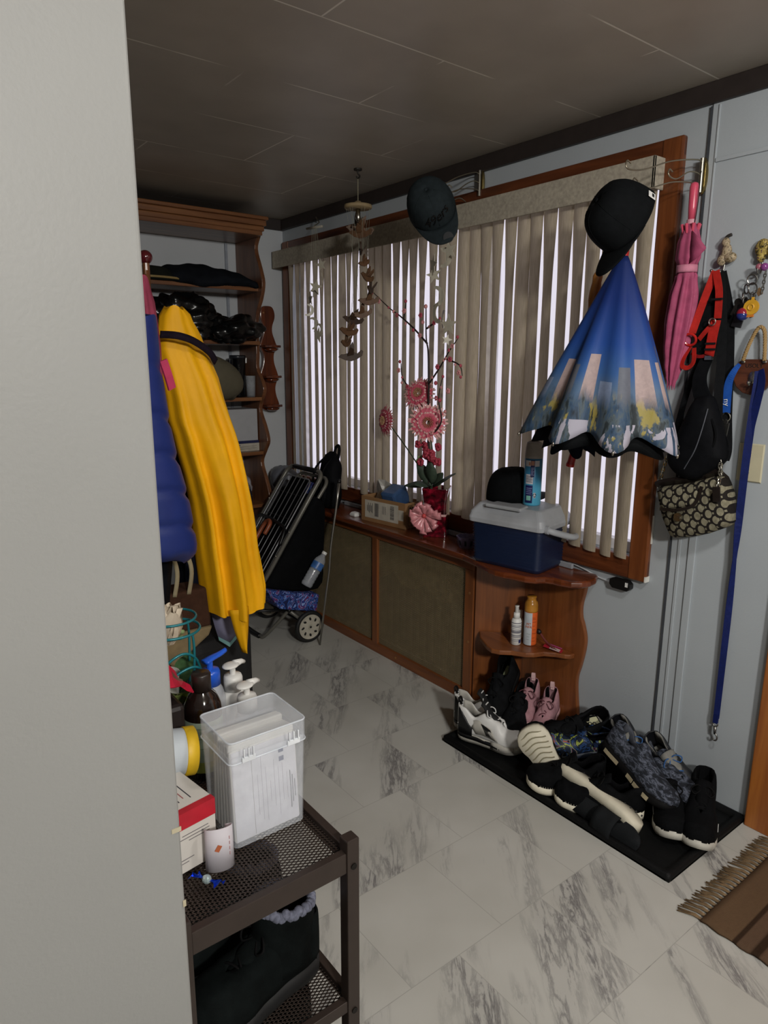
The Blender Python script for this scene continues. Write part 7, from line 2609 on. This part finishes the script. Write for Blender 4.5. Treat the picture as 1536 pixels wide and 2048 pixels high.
# ================================================================== HANGING MOBILES
bm_ = thing('bird_mobile', 'wind chime mobile of brown wooden birds hanging from the ceiling by a round disc', 'mobile', (1.86, 2.60, CZ))
M_DISC = M('pale_wood_disc', '#93805f', .7, 0, .15)
M_BIRD = M('brown_wood_bird', '#5e422b', .6, 0, .25, 40)
M_BIRDD = M('dark_wood_bird', '#3c2a1e', .6, 0, .25, 40)
M_THR = M('grey_thread', '#7f8070', .6)
MB().tube(catmull([(0, 0, 0), (.0, 0, -.018), (.010, 0, -.028), (.0, 0, -.038), (-.008, 0, -.03)], 5), .0035, 6).build('ceiling_hook', M('dark_hook', '#2a2622', .5, .4), bm_, smooth=True)
MB().cyl((0, 0, 0), (0, 0, -.006), .018, 14).build('hook_plate', M('dark_hook', '#2a2622', .5, .4), bm_)
MB().tube([(0, 0, -.036), (0, 0, -.135)], .0018, 5).build('string', M('pale_string', '#8c8770', .8), bm_)
MB().lathe([(.058, -.160), (.061, -.155), (.060, -.146), (.02, -.140), (.012, -.130)], n=32).build('disc', M_DISC, bm_, smooth=True)
MB().lathe([(.008, -.160), (.013, -.20), (.006, -.215)], n=14).build('clapper', M_CHROME, bm_, smooth=True)
def bird(parent, c, yaw, s, mat_, tilt=0):
    """carved bird: body, two raised wings and a tail in one flat-cut piece of real thickness"""
    q = MB()
    out = [(-.040, .004), (-.028, .012), (-.020, .010), (-.004, .012), (.004, .034), (.016, .046), (.018, .030), (.014, .012), (.026, .006), (.040, .016), (.046, .010), (.040, -.004), (.022, -.012), (.002, -.016), (-.018, -.010), (-.030, -.002)]
    q.prism([(a * s, b * s) for a, b in out], -.0035, .0035, 'XZ')
    w_ = [(-.010, .006), (-.006, .022), (.002, .040), (.012, .030), (.012, .008)]
    q2 = MB()
    q2.prism([(a * s, b * s) for a, b in w_], -.002, .002, 'XZ')
    q2.xform(Matrix.Rotation(radians(38), 4, 'X') @ Matrix.Translation((0, -.004, 0)))
    o_ = len(q.v)
    q.v += q2.v
    q.f += [[i + o_ for i in f_] for f_ in q2.f]
    q.mi += q2.mi
    q.xform(Matrix.Translation(c) @ Matrix.Rotation(radians(yaw), 4, 'Z') @ Matrix.Rotation(radians(tilt), 4, 'Y'))
    return q.build('bird', mat_, parent, bevel=.001)
# spiral of birds: (y offset, height below ceiling)
bs = [(.055, -.225, 120, 1.5), (.02, -.245, 60, 1.6), (-.02, -.265, 30, 1.4), (-.055, -.345, 150, 1.0), (-.075, -.395, 100, .9), (-.072, -.450, 110, 1.25), (-.065, -.500, 130, 1.25), (-.035, -.545, 70, 1.3), (.0, -.60, 60, 1.25), (.04, -.625, 40, 1.3), (.045, -.675, 95, 1.4), (.065, -.725, 120, 1.3), (.058, -.785, 65, 1.5)]
th_ = MB()
for i, (y, z, yaw, s) in enumerate(bs):
    x = .028 * cos(i * .9)
    a = i * 1.1
    bird(bm_, (x, y, z), yaw - 90, s * .92, M_BIRD if i % 3 else M_BIRDD, (i * 23) % 30 - 15)
    MB().tube([(.052 * cos(a), .052 * sin(a), -.152), (x, y, z)], .0005, 4).build('thread', M_THR, bm_)
def star_poly(r, n=5, k_=.42, rot=90):
    return [((r if i % 2 == 0 else r * k_) * cos(radians(rot + 180 * i / n)), (r if i % 2 == 0 else r * k_) * sin(radians(rot + 180 * i / n))) for i in range(2 * n)]
def moon_poly(r):
    o_ = [(r * cos(radians(a)), r * sin(radians(a))) for a in range(70, 291, 20)]
    i_ = [(.25 * r + .72 * r * cos(radians(a)), .72 * r * sin(radians(a))) for a in range(270, 89, -20)]
    return o_ + i_
M_CAPZ = M('capiz_shell', '#bdb7a6', .35, 0, .1, 40)
def dangle(root, items, ctop, mat_):
    for i, (kind, y, z, r_, yaw) in enumerate(items):
        q = MB()
        q.prism(star_poly(r_) if kind == 's' else moon_poly(r_), -.0015, .0015, 'YZ')
        q.xform(Matrix.Translation((.012 * sin(i * 2.1), y, z)) @ Matrix.Rotation(radians(yaw), 4, 'Z') @ Matrix.Rotation(radians(14 * ((i % 3) - 1)), 4, 'X'))
        q.build('star' if kind == 's' else 'crescent', mat_, root)
        MB().tube([(.0, ctop[1] + (y - ctop[1]) * .35, ctop[2]), (.012 * sin(i * 2.1), y, z)], .0005, 4).build('thread', M_THR, root)
sm1 = thing('star_mobile', 'string of small white shell stars hanging left of the bird mobile', 'mobile', (1.90, 3.02, 2.10))
MB().tube(catmull([(.235, .34, .10), (.20, .30, .11), (.16, .22, .075), (.06, .05, .03), (0, 0, .0)], 5), .0025, 6).build('wire_hook', M_WIRE, sm1, smooth=True)
MB().tube([(0, .07, -.004), (0, -.07, -.012)], .006, 8).build('stick', M('pale_stick', '#a39f92', .6), sm1, smooth=True)
dangle(sm1, [('s', -.055, -.185, .032, 20), ('s', -.045, -.25, .030, -30), ('s', -.02, -.285, .036, 35), ('s', .005, -.300, .034, 10), ('s', .065, -.335, .036, -15), ('c', .055, -.39, .030, 60), ('c', .03, -.455, .030, 30), ('c', -.01, -.485, .028, 10), ('s', -.035, -.515, .040, 5)], (0, 0, -.01), M_CAPZ)
sm2 = thing('star_mobile', 'string of white shell stars and crescents hanging below the charcoal cap', 'mobile', (2.0, 2.20, 2.06))
MB().tube(catmull([(.12, .0, .04), (.08, 0, .05), (.02, 0, .02), (0, 0, 0)], 5), .0025, 6).build('wire_hook', M_WIRE, sm2, smooth=True)
dangle(sm2, [('s', -.035, -.165, .040, 10), ('c', .01, -.185, .040, 20), ('s', .048, -.21, .042, -20), ('s', .055, -.25, .036, 25), ('c', .048, -.335, .042, 10), ('c', .012, -.405, .042, 170), ('c', -.012, -.43, .038, 150), ('s', -.030, -.455, .046, 8), ('s', -.045, -.515, .024, 60)], (0, 0, 0), M_CAPZ)

# ================================================================== RUG
rg = thing('rug', 'brown woven rug with dark stripes and a knotted fringe at the lower right corner', 'rug', (1.62, .715, 0))
k = NT('striped_rug')
v = k.coord()
sp = k.add('ShaderNodeSeparateXYZ')
k.link(v, sp.inputs[0])
nz = k.noise(v, 90, 3)
y_ = k.math('MULTIPLY', sp.outputs['Y'], -1.0)
st_ = k.ramp(k.math('MULTIPLY', y_, 1.0), [(0, hx('#6a543f')), (.082, hx('#6a543f')), (.085, hx('#33251b')), (.094, hx('#33251b')), (.097, hx('#655040')), (.128, hx('#655040')), (.131, hx('#30231a')), (.150, hx('#30231a')), (.153, hx('#655040')), (.180, hx('#655040')), (.183, hx('#33251b')), (.192, hx('#33251b')), (.195, hx('#6a543f'))])
c = k.mix(k.math('MULTIPLY', nz.outputs['Fac'], .4), st_, hx('#4d3b2d'))
k.set(Base_Color=c, Roughness=.95, Specular_IOR_Level=.1)
k.bump(k.noise(k.coord(scale=(1, 8, 1)), 120, 2).outputs['Fac'], .5, .004)
rows = []
for i in range(31):
    x = .50 * i / 30
    rows.append([Vector((x + (.003 * sin(j * 1.7) if i == 0 else 0), -1.05 * j / 60, .006 + .0012 * sin(j * .8 + i * .3))) for j in range(61)])
MB().grid(rows).build('rug', k.m, rg, smooth=True, solid=.006)
M_FR = fabric('rug_fringe_yarn', '#7a654b', .95, .25, 60)
rf_ = random.Random(10)
for i in range(26):
    x = .008 + .49 * i / 25.5
    q = MB()
    for j in range(5):
        dx = (j - 2) * .0022
        e = rf_.uniform(.048, .066)
        sw = -.012 + rf_.uniform(-.006, .006)
        q.tube([(x + dx * .5, -.002, .006), (x + dx, .020, .006), (x + dx * 1.6 + sw, e, .003)], .0017, 5)
    q.build('fringe_tuft', M_FR, rg, smooth=True)
